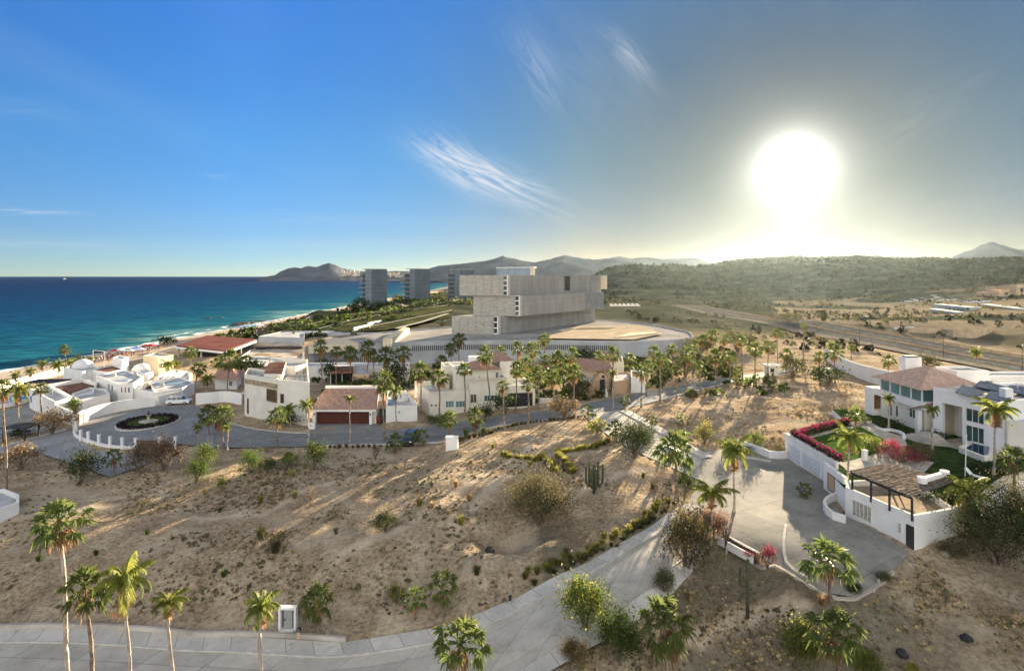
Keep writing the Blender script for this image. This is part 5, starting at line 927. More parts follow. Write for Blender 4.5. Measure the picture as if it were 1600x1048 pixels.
# ---------------------------------------------------------------- brown garage and annex
gA, gB_ = P(490.4, 662.5, 10.95), P(600, 662.5, 10.95)
h = thing('garage_house', 'low garage with ribbed clay tile roof and wide dark brown door facing the street', 'garage', (gA+gB_)/2)
x0, x1, yf = gA.x, P(589, 662, 10.95).x, gA.y
mb = MB(); mb.box(((x0+x1)/2, yf+4.2, 12.3), (x1-x0-.4, 7.4, 3.0)); mb.build('wall', ivory, h)
mb = MB(); e0, e1 = yf-.5, yf+6.4; mb.add([(x0-.3, e0, 13.85), (x1+.2, e0, 13.85), (x1-1.0, e1, 16.15), (x0+.1, e1, 16.15), (x0-.3, e0, 13.6), (x1+.2, e0, 13.6), (x1-1, e1, 13.6), (x0+.1, e1, 13.6)], [(0, 1, 2, 3), (4, 5, 1, 0), (5, 6, 2, 1), (6, 7, 3, 2), (7, 4, 0, 3)]); rf = mb.build('roof', tile_a, h)
mb = MB()
nrib = 38
for k in range(nrib+1):
    t = k/nrib; a = Vector((x0-.25+(x1-x0+.4)*t, e0, 13.88)); b = Vector((x0+.15+(x1-x0-1.25)*t, e1, 16.18)); mb.tube([a, b], .085, 5)
mb.build('tile_ribs', tile_a, rf)
mb = MB(); mb.box(((x0+x1-.9)/2, e1+.25, 16.0), (x1-x0-1.0, .5, 1.3)); mb.build('parapet', white, h)
mb = MB(); mb.box(((x0+x1)/2, yf-.3, 13.5), (x1-x0, .5, .3)); mb.build('fascia', white, h)
for xx in (P(492.5, 662, 10.95).x, P(580.5, 662, 10.95).x): mb = MB(); mb.box((xx, yf-.2, 12.1), (.5, .6, 2.7)); mb.build('pillar', white, h)
dx0, dx1 = P(495.2, 662, 10.95).x, P(577.8, 662, 10.95).x; mb = MB(); mb.box(((dx0+dx1)/2, yf+.3, 12.1), (dx1-dx0, .16, 2.5)); dd = mb.build('garage_door', darkwood, h); mb = MB()
for k in range(9): mb.box(((dx0+dx1)/2, yf+.2, 10.98+k*.29), (dx1-dx0-.1, .05, .04))
mb.build('board_joints', greydoor, dd)
for xx in (P(493, 662, 10.95).x, P(580, 662, 10.95).x): mb = MB(); mb.box((xx, yf-.58, 12.9), (.16, .16, .35)); mb.build('wall_lamp', greydoor, h)
h = thing('annex', 'white low annex with open bluish roof court right of the brown garage', 'annex', P(627, 660, 11.1))
body(h, px_poly([(603, 634.5), (652, 632.5), (634, 609.5), (606, 610)], 14.1), 14.1, 10.5, par=.7); mb = MB(); c = P(628, 622, 13.6); mb.lathe(c, [(2.1, -.3), (2.1, .35), (1.9, .4)], 24, sx=.8, sy=1.2); mb.build('roof_ring', white, h)
mb = MB(); c = P(611, 627, 13.6); mb.box(c, (1.8, 3.8, .2)); mb.build('skylight', mat('blue_tarp', (.25, .42, .62), .5, .1, 1), h)
mb = MB(); a = P(624.5, 646, 12.6); mb.box((a.x, P(603, 634.5, 14.1).y+.05, 13.0), (.3, .2, .4)); mb.build('wall_lamp', stone, h)
h = thing('entrance_block', 'beige entrance block with dark doorway between garage and annex', 'house', P(590, 660, 11)); body(h, px_poly([(588, 626), (603, 625), (601, 601), (566, 601), (567, 607), (586, 612)], 14.6), 14.6, 10.5, m=tan, par=.3); mb = MB(); a, b = P(590, 662, 11), P(602, 661.5, 11.0); mb.box(((a.x+b.x)/2, a.y+1.0, 12.2), (1.0, .5, 2.6)); mb.build('door', greydoor, h); mb = MB(); mb.box((a.x-.2, a.y+.9, 11.6), (1.1, .8, 1.2)); mb.build('planter', mat('red_brown', (.25, .06, .05), .8, .2, 1), h)
# ---------------------------------------------------------------- cream villa
fA, fB = Vector((P(671, 650, 11.2).x, P(671, 650, 11.2).y)), Vector((P(836, 634, 12).x, P(836, 634, 12).y)); fu = (fB-fA).normalized(); fv = Vector((-fu.y, fu.x))
def fr_pt(px, v): a = fA+fv*v; return hit(a, a+fu*10, px)
def fr_box(root, px0, px1, v0, v1, zt, z0=10, m=ivory, **k):
    a, b = fr_pt(px0, v0), fr_pt(px1, v0); L = b-a; return body(root, [a, b, b+fv*(v1-v0), a+fv*(v1-v0)], zt, z0, m=m, **k)
def fw(root, px0, px1, py0, py1, v=0., **k): a = fA+fv*v; return win(root, a, a+fu*10, px0, px1, py0, py1, **k)
h = thing('cream_villa', 'large cream two storey villa with teal windows and dark double garage behind the street palms', 'house', Vector(((fA.x+fB.x)/2, fA.y, 11.4)))
wing = [fr_pt(671, 0), fr_pt(733.5, 0), fr_pt(733.5, 0)+fv*9, Vector(P(648, 595, 15.8)[:2])]; body(h, wing, 15.8, 10, m=ivory, par=.9, name='left_wing')
fr_box(h, 733.7, 792, .5, 12, 17.7, par=.3); fr_box(h, 712, 781, 2.2, 12, 19.4, par=.2, name='upper_storey'); fr_box(h, 694, 730, 8.5, 14, 19.3, par=.4, name='rear_block'); fr_box(h, 781.3, 801, 4.5, 14, 20.4, par=.2, name='tall_block')
fr_box(h, 792.2, 836, .2, 8, 16.2, par=.4, name='garage_block'); fr_box(h, 682, 702, 6, 9.2, 17.8, m=cream, par=.2, name='roof_room')
a = fr_pt(739, 2.0); b = fr_pt(779, 2.0); hip(h, [a, b, b+fv*7, a+fv*7], 19.5, [(*((a+b)/2+fv*3.5), 21.0)], tile_b); a = fr_pt(772, 5); b = fr_pt(800, 5); hip(h, [a, b, b+fv*7, a+fv*7], 20.6, [(*((a+b)/2+fv*3.5), 22.0)], tile_b)
fw(h, 695.7, 709.5, 625.5, 636.5, g=glass_t, nv=2); fw(h, 711.5, 728, 625.5, 636.2, g=glass_t, nv=2); fw(h, 734.5, 745, 615, 629.5, v=.5, g=glass_mat('door_glass', (.14, .12, .09), .3), nv=1, name='door', pane='door_pane'); fw(h, 756, 777.5, 616.5, 626.6, v=.5, g=glass_g, nv=3); fw(h, 774, 779.3, 580.5, 591, v=2.2, nv=1); fw(h, 747.6, 750.8, 586.6, 590.2, v=2.2, nv=0)
fw(h, 793.5, 832, 613.6, 634.6, v=.2, g=greydoor, fm=greydoor, nv=7, name='garage_door', pane='door_leaf', fw=.08, depth=.06)
for x_ in (674.4, 681.2): p = fr_pt(x_, -.02); mb = MB(); mb.box((p.x, p.y, 38-(633-430)/900*p.y), (.3, .12, .3)); mb.build('vent', greydoor, h)
mb = MB(); p = fr_pt(741, 10); mb.box((p.x, p.y, 19.8), (2.4, 2, 2.2)); mb.build('chimney', white, h)
mb = MB(); a, b = fr_pt(733, -.03), fr_pt(792, .4); mb.box(((a.x+b.x)/2, (a.y+b.y)/2+.3, 17.75), ((b-a).length, .7, .14), math.atan2(fu.y, fu.x)); mb.build('cornice', ivory, h)
mb = MB(); a = fr_pt(838, 1)
for k in range(5): mb.box((a.x+1.6+.2*k, a.y+k*.8, 11.9+k*.16), (3, .8, .18))
mb.build('garden_steps', kerbm, h)
# hip roofed house, pavilion, tan gabled house
h = thing('hipped_house', 'small white house with brown hipped roof behind the plaza palms', 'house', P(352, 612, 10.2)); pts = px_poly([(336, 590), (370, 590), (378, 580), (344, 579)], 13.6); body(h, px_poly([(336, 590), (370, 590), (377, 581), (344, 580)], 13.3), 13.3, 9.5, par=0); hip(h, pts, 13.5, [(*(((pts[0]+pts[3])/2).lerp((pts[1]+pts[2])/2, .4))[:2], 15.2), (*(((pts[0]+pts[3])/2).lerp((pts[1]+pts[2])/2, .6))[:2], 15.2)], tile_b, over=.8); win(h, P(336, 590, 13.3), P(370, 590, 13.3), 358, 363, 595, 603, nv=1)
curb('garden_wall', GX([(306, 632), (330, 630), (352, 628), (378, 632)]), .3, 2.4, mat_=white, label='white garden wall behind the two stout plaza palms', cat='garden wall')
h = thing('pavilion', 'sunken brown roofed pavilion with dark glass behind the garage house', 'pavilion', P(533, 596, 9)); slab(h, 'roof', px_poly([(514, 581.5), (553, 580.5), (552, 572), (518, 572)], 13.2), 12.8, 13.2, terra); body(h, px_poly([(553.5, 585), (576, 585), (575, 572), (553.5, 572)], 13.2), 13.25, 8, m=tan, par=.2); slab(h, 'glass_front', px_poly([(517, 579), (552, 578.5), (551, 573), (519, 574)], 12.8), 8, 12.75, glass)
tag(body(None, px_poly([(480, 572), (640, 572), (640, 566), (480, 566)], 12.6), 12.6, 8, par=.3, name='rear_wall'), 'low white rear wall behind the sunken pavilion', 'garden wall')
for (x_) in (516, 534, 551): mb = MB(); c = P(x_, 582, 12.8); mb.box((c.x, c.y+.3, 10.5), (.2, .2, 4.6)); mb.build('column', frame_w, h)
h = thing('gabled_house', 'tan and yellow house with curved gable entrance and brown tiled roofs at the street corner', 'house', P(930, 614, 13))
tp = px_poly([(905, 574), (955, 577), (948, 567), (905, 562)], 17.6); body(h, px_poly([(905, 575), (955, 578), (950, 569), (905, 564)], 17.2), 17.2, 12, m=cream, par=0); hip(h, tp, 17.4, [(*((tp[0]+tp[3])/2)[:2], 19), (*((tp[1]+tp[2])/2)[:2], 18.6)], tile_b, over=.5)
body(h, px_poly([(903, 597), (929, 595), (934, 586), (905, 587)], 15.6), 15.6, 12, m=tan, par=.3, name='left_block'); body(h, px_poly([(958, 596), (985, 592), (984, 581), (955, 582)], 15.6), 15.6, 12, m=tan, par=.25, name='right_block')
c = P(941, 610, 13.1); mb = MB(); pr = [(-1.5, 0), (1.5, 0), (1.5, 2.7), (1.0, 2.9), (.7, 3.5), (0, 3.8), (-.7, 3.5), (-1.0, 2.9), (-1.5, 2.7)]; mb.add([(c.x+a_, c.y, c.z+b_) for a_, b_ in pr]+[(c.x+a_, c.y+5, c.z+b_) for a_, b_ in pr], [tuple(range(9)), tuple(range(17, 8, -1))]+[(i, i+9, (i+1) % 9+9, (i+1) % 9) for i in range(9)]); mb.build('entrance_gable', tan, h)
mb = MB(); mb.box((c.x, c.y-.03, c.z+1.2), (1.1, .14, 2.4)); mb.build('door', greydoor, h); mb = MB(); mb.box((c.x+.2, c.y-.04, c.z+3.0), (.5, .12, .6)); mb.build('niche', greydoor, h); win(h, P(903, 597, 15.6), P(929, 595, 15.6), 909, 913, 601, 608, nv=0, fm=tan)
h = thing('white_house', 'plain white side wall house with red terrace at the hazy street corner', 'house', P(997, 606, 13)); body(h, px_poly([(986, 588.5), (1008, 589.5), (1004, 578), (985, 578)], 16.3), 16.3, 12, par=.4, dk=terra); hp = px_poly([(934, 563), (962, 563), (960, 553), (936, 553)], 16.8); body(h, px_poly([(936, 563.5), (975, 566), (972, 556), (938, 554)], 16.4), 16.4, 9, par=.3, m=ivory, name='rear_wing'); hip(h, hp, 16.9, [(*((hp[0]+hp[3])/2)[:2], 18.2), (*((hp[1]+hp[2])/2)[:2], 18.2)], tile_b)
c = GT(947, 618); t = thing('garden_statue', 'small pale pointed stone marker before the gabled house', 'statue', c); mb = MB(); mb.lathe(c, [(.5, 0), (.45, .2), (.3, .9), (.12, 1.5), (.03, 1.7)], 8); mb.build('marker', white, t)
# ---------------------------------------------------------------- right villa
GZ = 15.0
tagk = lambda o, k='structure': tag(o, kind=k)
lawn_m = mat('lawn_grass', (.07, .13, .03), .9, .3, 1.2, .3, 9); dlawn = mat('shaded_lawn', (.045, .075, .025), .9, .3, 1.5, .3, 9); pave_m = mat('garden_paving', (.50, .47, .40), .85, .15, .8)  # shaded_lawn is the same grass with shade put into its colour
gp = [(38.75, 68.3), (38.75, 80.3), (52, 89), (55, 99), (82, 98), (82, 68), (56, 64.5), (47, 57.9), (37.7, 54.0), (35.6, 60.9), (37.3, 68.2)]
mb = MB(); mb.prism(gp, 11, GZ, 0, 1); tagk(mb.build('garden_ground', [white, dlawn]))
def flat(name, pts, z, m, kind='structure'): return sheet(name, pts, m, 0, zfix=z, kind=kind, poly=False)
flat('garden_paving', px_poly([(1240, 683), (1352, 660), (1378, 672), (1412, 682), (1418, 697), (1400, 712), (1460, 722), (1440, 742), (1330, 742), (1316, 728)], GZ), GZ+.03, pave_m)
flat('lawn', px_poly([(1266, 685), (1342, 666), (1406, 700), (1318, 721.5)], GZ), GZ+.07, lawn_m)
flat('pool_terrace', px_poly([(1455, 690), (1500, 684), (1570, 700), (1572, 716), (1540, 716), (1490, 700)], GZ), GZ+.03, mat('terrace_paving', (.42, .36, .28), .85, .15, .8))
o = curb('bed_edge', px_poly([(1325, 664), (1350, 661), (1362, 664), (1375, 672), (1395, 673.5), (1410, 679), (1413, 686)], GZ), .4, 0, dz=0, mat_=white, top=GZ+.35, label='curving pale bed edge between lawn and villa', cat='garden edging')
h = thing('garage_row', 'white row of garages under the pink hedge facing the drive', 'garage', Vector((38.6, 75, 12.5)))
mb = MB(); mb.box((38.55, 74.5, 14.0), (.36, 12.4, 3.5)); mb.box((38.9, 80.85, 14.0), (1.06, .3, 3.5)); mb.build('wall', white, h)
Aw, Bw = Vector((38.36, 80.6)), Vector((38.36, 68.4))
for a in ((1230.5, 1251, 688, 719), (1254.5, 1282, 694, 738), (1285, 1309, 704, 758)): 
    p0 = hit(Aw, Bw, a[0]); p1 = hit(Aw, Bw, a[1]); zt_ = 14.75; mb = MB(); L = abs(p1.y-p0.y); mb.box((38.34, (p0.y+p1.y)/2, 13.62), (.06, L, 2.25)); d_ = mb.build('garage_door', mat('blue_white_door', (.66, .69, .72), .5, .04, 1), h); mb = MB()
    for k in range(4): mb.box((38.30, (p0.y+p1.y)/2, 13.05+k*.45), (.03, L-.1, .03))
    mb.build('panel_joints', stone, d_)
mb = MB(); mb.box((38.5, 74.4, 15.83), (.55, 12.8, .16)); mb.build('coping', white, h)
def hedge(name, label, pts, z, h_, wdt, n, mats_frac, seed, cat='hedge'):
    c = resample(pts, 60); r = random.Random(seed); mb = MB()
    for i in range(n):
        t = r.random()*58.99; j = int(t); p = c[j].lerp(c[j+1], t-j); hh = r.random()**.8; s = .1*r.uniform(.7, 1.4)
        q = Vector((p.x+r.gauss(0, wdt*.4), p.y+r.gauss(0, wdt*.4), z+hh*h_)); u = Vector((r.gauss(0, 1), r.gauss(0, 1), r.gauss(0, 1))).normalized(); w = u.cross(Vector((r.gauss(0, 1), r.gauss(0, 1), .3))).normalized()*s; mb.add([q-w, q+u*s*1.6, q+w, q-u*s], [(0, 1, 2, 3)], 1 if (r.random() < mats_frac*(hh**1.5)*1.6) else 0)
    return tag(mb.build(name, [LEAF['dark'], LEAF['pink']]), label, cat)
hedge('flower_hedge', 'pink flowering hedge along the top of the garage wall', [(39.1, 68.6), (39.1, 74), (39.1, 80.2)], 15.8, .75, .55, 5200, .34, 1)
hedge('flower_hedge', 'pink flowering hedge along the far side of the lawn', [(39.3, 80.4), (45, 84.5), (51.5, 88.3)], 15.0, 1.1, .6, 5200, .34, 2)
shrub(1421, 728, 64, 26, 'red', 'red bougainvillea heap behind the pergola, left part', 'bougainvillea', 'flowering shrub', z=GZ, mixk='olive', mixm=.4, n=1500, leaf=.08); shrub(1446, 724, 44, 30, 'olive', 'brown-leafed bush behind the pergola beside the red bougainvillea', z=GZ, mixk='rust', mixm=.4); shrub(1399, 718, 30, 30, 'red', 'small red flower clump nearest the lawn', 'bougainvillea', 'flowering shrub', z=GZ, mixk='pink', mixm=.3)
shrub(1380, 712, 50, 26, 'green', 'leafy bushes growing on the near lawn edge', z=GZ, mixk='yellow', mixm=.3)
for (x_, y_, w_, l) in [(1345, 664, 40, 'dark ground planting beyond the lawn'), (1395, 671, 46, 'dark ground planting before the villa bay'), (1475, 690, 40, 'dark hedge at the villa terrace edge'), (1500, 676, 26, 'dark spiky plants before the tall villa windows'), (1560, 742, 60, 'dark bushes at the far right garden'), (1530, 770, 60, 'dark bushes behind the garden wall'), (1470, 790, 40, 'dark bush inside the terrace corner wall')]: shrub(x_, y_, w_, 14, 'dark', l, z=GZ, n=900)
h = thing('white_villa', 'big white modern villa with tiled hip roof tower, glass band and solar panels at right', 'house', Vector((60.4, 83, 15)))
X0 = 60.0
main = [(60.4, 82.6), (62.9, 73.7), (80, 78.5), (78, 90), (62, 88)]
# portal block: facade wall built of pieces round the tall openings
fa, fb = Vector((60.4, 82.6)), Vector((62.9, 73.7)); uu = (fb-fa).normalized(); vv = Vector((-uu.y, uu.x)); 
if vv.x < 0: vv = -vv
an = math.atan2(uu.y, uu.x)
def mu_(px): return (hit(fa, fb, px)-fa).dot(uu)
Lf = (fb-fa).length; u1, u2, u3, u4 = mu_(1472.5), mu_(1503.5), mu_(1505), mu_(1537); mb = MB()
def pc(a, b, z0, z1, d0=0, d1=.5): c = fa+uu*(a+b)/2+vv*(d0+d1)/2; mb.box((c.x, c.y, (z0+z1)/2), (b-a, d1-d0, z1-z0), an)
pc(0, u1, 14.5, 20.0); pc(u4, Lf, 14.5, 20.0); pc(0, Lf, 20.002, 21.95); pc(u2, u3+.3, 14.5, 19.99, .02, .5); pc(u3+.3, u4, 14.5, 15.6, .03, .5); pc(u3+.3, u4, 17.7, 18.3, .04, .5); mb.build('facade', white, h)
body(h, [fa+vv*3.6+uu*.1, fb+vv*.52, fb+vv*16, fa+vv*16+uu*.1], 21.9, 14.5, par=.35, m=white, name='main_block')
mb = MB(); c = fa+uu*(u1/2+.2)+vv*2; 
mb.box((*(fa+uu*.2+vv*2.05), 17.2), (.3, 3.1, 5.4), an); mb.box((*(fa+uu*Lf*.35+vv*2.05), 21.7), (Lf*.68, 3.1, .3), an); mb.build('porch_wall', cream, h)
for z0_, z1_ in ((15.6, 17.7), (18.3, 20.0)): mb = MB(); c = fa+uu*((u3+.3+u4)/2)+vv*.25; mb.box((c.x, c.y, (z0_+z1_)/2), (u4-u3-.3, .1, z1_-z0_), an); w_ = mb.build('window', glass_g, h); mb = MB(); [mb.box((*(fa+uu*(u3+.3+(u4-u3-.3)*k/3)+vv*.18), (z0_+z1_)/2), (.06, .06, z1_-z0_), an) for k in (1, 2)]; mb.build('mullion', frame_w, w_)
mb = MB(); c = fa+uu*(mu_(1482))+vv*3.5; mb.box((c.x, c.y, 16.4), (2.0, .15, 2.7), an); mb.build('front_door', bronze, h)
for cpts, nm in (([(1492, 610), (1520, 618), (1540, 612), (1504, 600.5)], 'solar_panel'), ([(1538, 618), (1570, 626), (1585, 618), (1548, 610)], 'solar_panel'), ([(1521, 601), (1560, 609), (1570, 603), (1532, 594)], 'solar_panel'), ([(1570, 608), (1610, 616), (1612, 606), (1578, 601)], 'solar_panel')):
    q = px_poly(cpts, 22.2); mb = MB(); mb.add([(p.x, p.y, 22.02 if i < 2 else 22.2) for i, p in enumerate(q)]+[(p.x, p.y, 21.95 if i < 2 else 22.1) for i, p in enumerate(q)], [(0, 1, 2, 3), (7, 6, 5, 4), (0, 4, 5, 1), (1, 5, 6, 2), (2, 6, 7, 3), (3, 7, 4, 0)]); o_ = mb.build(nm, mat('solar_cells', (.025, .04, .09), .2, .3, 2), h)
mb = MB(); c = P(1572, 614, 22.6); mb.box(c, (1.0, 1.0, 1.3)); mb.build('roof_unit', white, h)
# left wing with the tiled roof
body(h, [(60.3, 84.2), (69.4, 84.2), (69.4, 94.2), (60.3, 94.2)], 18.4, 14.5, m=ivory, par=0); mb = MB(); mb.prism([(59.7, 83.8), (69.6, 83.8), (69.6, 94.8), (59.7, 94.8)], 18.41, 19.5); mb.build('balcony_band', white, h)
mb = MB(); mb.prism([(60.2, 84.6), (69.0, 84.6), (69.0, 94.0), (60.2, 94.0)], 19.51, 21.3); mb.build('glass_storey', glass_t, h)
mb = MB()
for yy in (84.5, 86.8, 89.2, 91.6, 94.0): mb.box((60.15, yy, 20.4), (.16, .2, 1.8))
for xx in (62.3, 64.6, 69.0): mb.box((xx, 84.5, 20.4), (.3, .22, 1.8))
mb.box((67, 84.48, 20.4), (4.2, .3, 1.79)); mb.build('window_post', white, h)
hip(h, [(60.2, 84.6), (69.0, 84.6), (69.0, 94.0), (60.2, 94.0)], 21.45, [(64.6, 88.9, 23.9), (64.6, 89.9, 23.9)], tile_c, over=.9)
mb = MB(); mb.box((64.0, 92.6, 23.4), (2.6, 1.6, 3.0)); ch = mb.build('chimney', white, h); mb = MB(); mb.box((64.0, 92.6, 25.0), (1.9, 1.1, .2)); mb.build('cap', greydoor, ch)
body(h, [(69.5, 90), (74.6, 90), (74.6, 94.5), (69.5, 94.5)], 23.1, 14.5, name='tall_block', par=.3); body(h, [(70, 94.6), (90, 94.6), (90, 99), (70, 99)], 21.5, 14, name='rear_wing', par=.3)
Aw, Bw = (60.28, 94.2), (60.28, 84.2)
for a in ((1391, 1394.7, 632, 650), (1400, 1404.5, 633, 651)): win(h, Aw, Bw, *a, nv=0, fw=.07)
win(h, Aw, Bw, 1421, 1432, 637.5, 653, g=glass_g, nv=1); mb = MB(); mb.box((61.0, 95.7, 14.6), (3.6, 2.0, 2.3)); mb.box((61.0, 95.7, 18.9), (3.6, 2.0, 1.1)); [mb.box((x_, 95.7, 17.05), (.35, 1.9, 2.6)) for x_ in (59.4, 62.6)]; mb.build('corner_loggia', white, h)
mb = MB(); mb.box((61.0, 96.5, 17.05), (2.8, .1, 2.6)); mb.build('loggia_back', bronze, h)
mb = MB(); c = Vector((59.2, 83.2)); mb.box((59.5, 84.3, 16.6), (.6, .6, 3.4)); mb.build('porch_column', white, h)
mb = MB(); mb.add([(57.9, 84.6, 18.3), (60.6, 82.7, 19.6), (61.5, 84.4, 19.4), (58.0, 84.7, 18.2), (60.6, 82.7, 19.45), (61.5, 84.4, 19.25)], [(0, 1, 2), (5, 4, 3), (0, 3, 4, 1), (1, 4, 5, 2), (2, 5, 3, 0)]); mb.build('porch_canopy', bronze, h)
body(h, [(62.95, 73.2), (66, 70), (86, 74), (84, 80), (64, 76)], 19.6, 14, m=ivory, name='right_wing', par=.3); win(h, (62.95, 73.2), (66, 70), 1577.6, 1580.6, 647, 672, nv=0, name='side_door', g=darkwood, pane='door_leaf')
st = thing('fan_steps', 'pale fan shaped garden steps below the villa porch', 'steps', Vector((58, 82, 15))); mb = MB(); c = (59.2, 80.8)
for k in range(7):
    r0 = 3.6-k*.42; mb.add([(c[0], c[1], GZ+.0)]+[(c[0]+r0*math.cos(t), c[1]+r0*math.sin(t), GZ+.0) for t in [math.radians(140+130*j/12) for j in range(13)]]+[(c[0], c[1], GZ+.14*(k+1))]+[(c[0]+r0*math.cos(t), c[1]+r0*math.sin(t), GZ+.14*(k+1)) for t in [math.radians(140+130*j/12) for j in range(13)]], [(14, 15+j, 16+j) for j in range(12)]+[(1+j, 2+j, 16+j, 15+j) for j in range(12)])
mb.build('treads', stone, st)
sp_ = thing('plunge_pool', 'raised pool with dark blue water and pale rim by the villa terrace', 'pool', P(1528, 706, GZ)); q = px_poly([(1498, 699), (1518, 689), (1553, 697), (1551, 712), (1538, 715)], 15.6); body(sp_, q, 15.7, 14.5, m=ivory, par=.15, th=.4, dk=glass_mat('dark_pool_water', (.02, .04, .09), .05), name='basin')
fp = thing('flagpole', 'thin white flagpole standing in the dark lawn', 'flagpole', P(1508, 745, GZ)); c = P(1508, 745, GZ); mb = MB(); mb.tube([c, (c.x+.15, c.y, c.z+4.7)], [.06, .04], 8); mb.build('pole', white, fp); mb = MB(); mb.lathe((c.x+.15, c.y, c.z+4.7), [(.05, 0), (.09, .06), (.02, .14)], 8); mb.build('finial', white, fp)
lc = thing('garden_lounger', 'white reclining lounger on the lawn by the garden wall', 'lounger', P(1532, 750, GZ)); c = P(1532, 750, GZ); mb = MB(); mb.box((c.x, c.y, c.z+.35), (.7, 1.6, .08), .5); mb.build('seat', white, lc); mb = MB(); mb.add([(c.x-.7, c.y+.5, c.z+.38), (c.x-.1, c.y+.85, c.z+.38), (c.x-.4, c.y+1.4, c.z+1.0), (c.x-1.0, c.y+1.05, c.z+1.0), (c.x-.7, c.y+.5, c.z+.3), (c.x-.1, c.y+.85, c.z+.3), (c.x-.4, c.y+1.4, c.z+.92), (c.x-1.0, c.y+1.05, c.z+.92)], [(0, 1, 2, 3), (7, 6, 5, 4), (0, 4, 5, 1), (1, 5, 6, 2), (2, 6, 7, 3), (3, 7, 4, 0)]); mb.build('backrest', white, lc)
for dx, dy in ((-.3, -.6), (.4, -.4), (-.6, .3), (.2, .6)): mb = MB(); mb.box((c.x+dx, c.y+dy, c.z+.16), (.07, .07, .32)); mb.build('leg', white, lc)
for (x_, y_, l) in ((1351, 719, 'white garden pedestal at the near corner of the lawn'), (1383, 712, 'white garden pedestal right of the lawn')): c = P(x_, y_, GZ); t = thing('pedestal', l, 'pedestal', c, 'white pedestals of the lawn'); mb = MB(); mb.box((c.x, c.y, c.z+.6), (.5, .5, 1.2)); mb.build('shaft', white, t); mb = MB(); mb.box((c.x, c.y, c.z+1.25), (.6, .6, .12)); mb.build('cap', white, t)
tr_ = thing('tiled_terrace_roof', 'pale slab terrace roof at the right edge under the villa side wall', 'terrace roof', P(1590, 700, 15)); slab(tr_, 'roof_slab', px_poly([(1569, 676), (1620, 682), (1640, 715), (1578, 702)], 16.4), 16.1, 16.4, stone)
for x_, y_ in ((1572, 682), (1582, 703)): c = P(x_, y_, 16.1); mb = MB(); mb.box((c.x+.5, c.y+.3, 15.5), (.25, .25, 1.3)); mb.build('column', ivory, tr_)
# ---------------------------------------------------------------- pergola building on the drive
h = thing('pergola_house', 'white service building on the drive with barred door and rooftop pergola terrace', 'house', Vector((36.5, 57, 12.5)))
a, b, c_, d_, e_ = Vector((35.3, 61)), Vector((37.5, 53.7)), Vector((42.7, 55.4)), Vector((42.0, 63.5)), Vector((36.8, 63.0))
w1 = [a, b, c_+Vector((0, 0)), Vector((43.6, 63.5)), e_]; body(h, w1, 15.6, 12, m=white, par=.75, th=.3, dk=tan)
win(h, a, b, 1332, 1362.5, 785, 811, g=mat('louvre', (.42, .40, .34), .7, .2, 3), fm=frame_w, nv=4, fw=.09, name='louvred_window', pane='louvres', depth=.06); win(h, a, b, 1403, 1409.5, 816.5, 832, g=MATS['louvre'], nv=0, nh=2, fw=.07, name='small_window')
dr = win(h, a, b, 1416.5, 1428.5, 820.5, 856, g=mat('bar_door', (.20, .20, .19), .6, .2, 1), fm=greydoor, nv=6, fw=.07, name='barred_door', pane='door_leaf', depth=.08)
wl = thing('lean_wall', 'white wall with a tan door between the garages and the pergola building', 'garden wall', Vector((37, 65, 12.5))); mb = MB(); mb.prism([(37.0, 68.4), (37.35, 68.4), (36.9, 63.4), (36.5, 63.4)], 12, 15.8); mb.build('wall', white, wl); win(wl, (37.0, 68.4), (36.5, 63.4), 1294, 1305.5, 742, 768, g=tan, fm=bronze, nv=0, name='door', pane='door_leaf')
curb('garden_wall', [Vector((42.7, 55.5)), Vector((46.5, 57.6)), Vector((55, 63.9)), Vector((66, 68))], .3, 2, dz=-1.5, mat_=cream, top=15.75, label='cream sunlit retaining wall running right from the pergola building', cat='garden wall')
pg = thing('pergola', 'dark timber slatted pergola on the roof terrace', 'pergola', Vector((39, 58, 15)))
pts = px_poly([(1329, 736), (1385, 724), (1496, 752), (1425, 776)], 17.45); q0, q1, q2, q3 = [Vector(p[:2]) for p in pts]
slm = mat('pergola_slat', (.20, .17, .14), .9, .35, 2.5); 
def beam(mb, p, q, z, w, hgt): d = Vector(q)-Vector(p); c = (Vector(p)+Vector(q))/2; mb.box((c.x, c.y, z), (d.length, w, hgt), math.atan2(d.y, d.x))
for s, (pp, qq) in enumerate(((q0, q3), (q0.lerp(q1, .5), q3.lerp(q2, .5)), (q1, q2))): mb = MB(); beam(mb, pp, qq, 17.3, .16, .2); mb.build('beam', greydoor, pg)
mb = MB(); rp = random.Random(3)
for k in range(44): t = (k+.5)/44; beam(mb, q0.lerp(q3, t)+Vector((rp.uniform(-.25, .05), 0)), q1.lerp(q2, t)+Vector((rp.uniform(-.1, .3), rp.uniform(-.1, .1))), 17.46+rp.uniform(0, .05), rp.uniform(.10, .17), .05)
mb.build('slats', slm, pg)
for (x_, t) in ((1330.5, .02), (1365, .35), (1397.5, .65), (1436, .99)): p = q0.lerp(q3, t); mb = MB(); mb.box((p.x+.1, p.y+.05, 16.2), (.15, .15, 2.1)); mb.build('post', greydoor, pg)
for t in (.05, .5, .95): p = q1.lerp(q2, t); mb = MB(); mb.box((p.x-.1, p.y, 16.1), (.15, .15, 2.3)); mb.build('post', greydoor, pg)
bp_ = thing('roof_beam', 'white spool shaped pipe lying across the pergola slats', 'pipe', P(1458, 745, 17.6)); c0, c1 = P(1441, 750, 17.8), P(1476, 740, 17.8); mb = MB(); beam(mb, c0, c1, 17.82, .42, .4); mb.build('pipe', white, bp_)
for c in (c0, c1): mb = MB(); mb.lathe((c.x, c.y, 17.55), [(.42, 0), (.45, .3), (.42, .58), (.24, .58), (.22, .4)], 16); mb.build('end_collar', white, bp_)
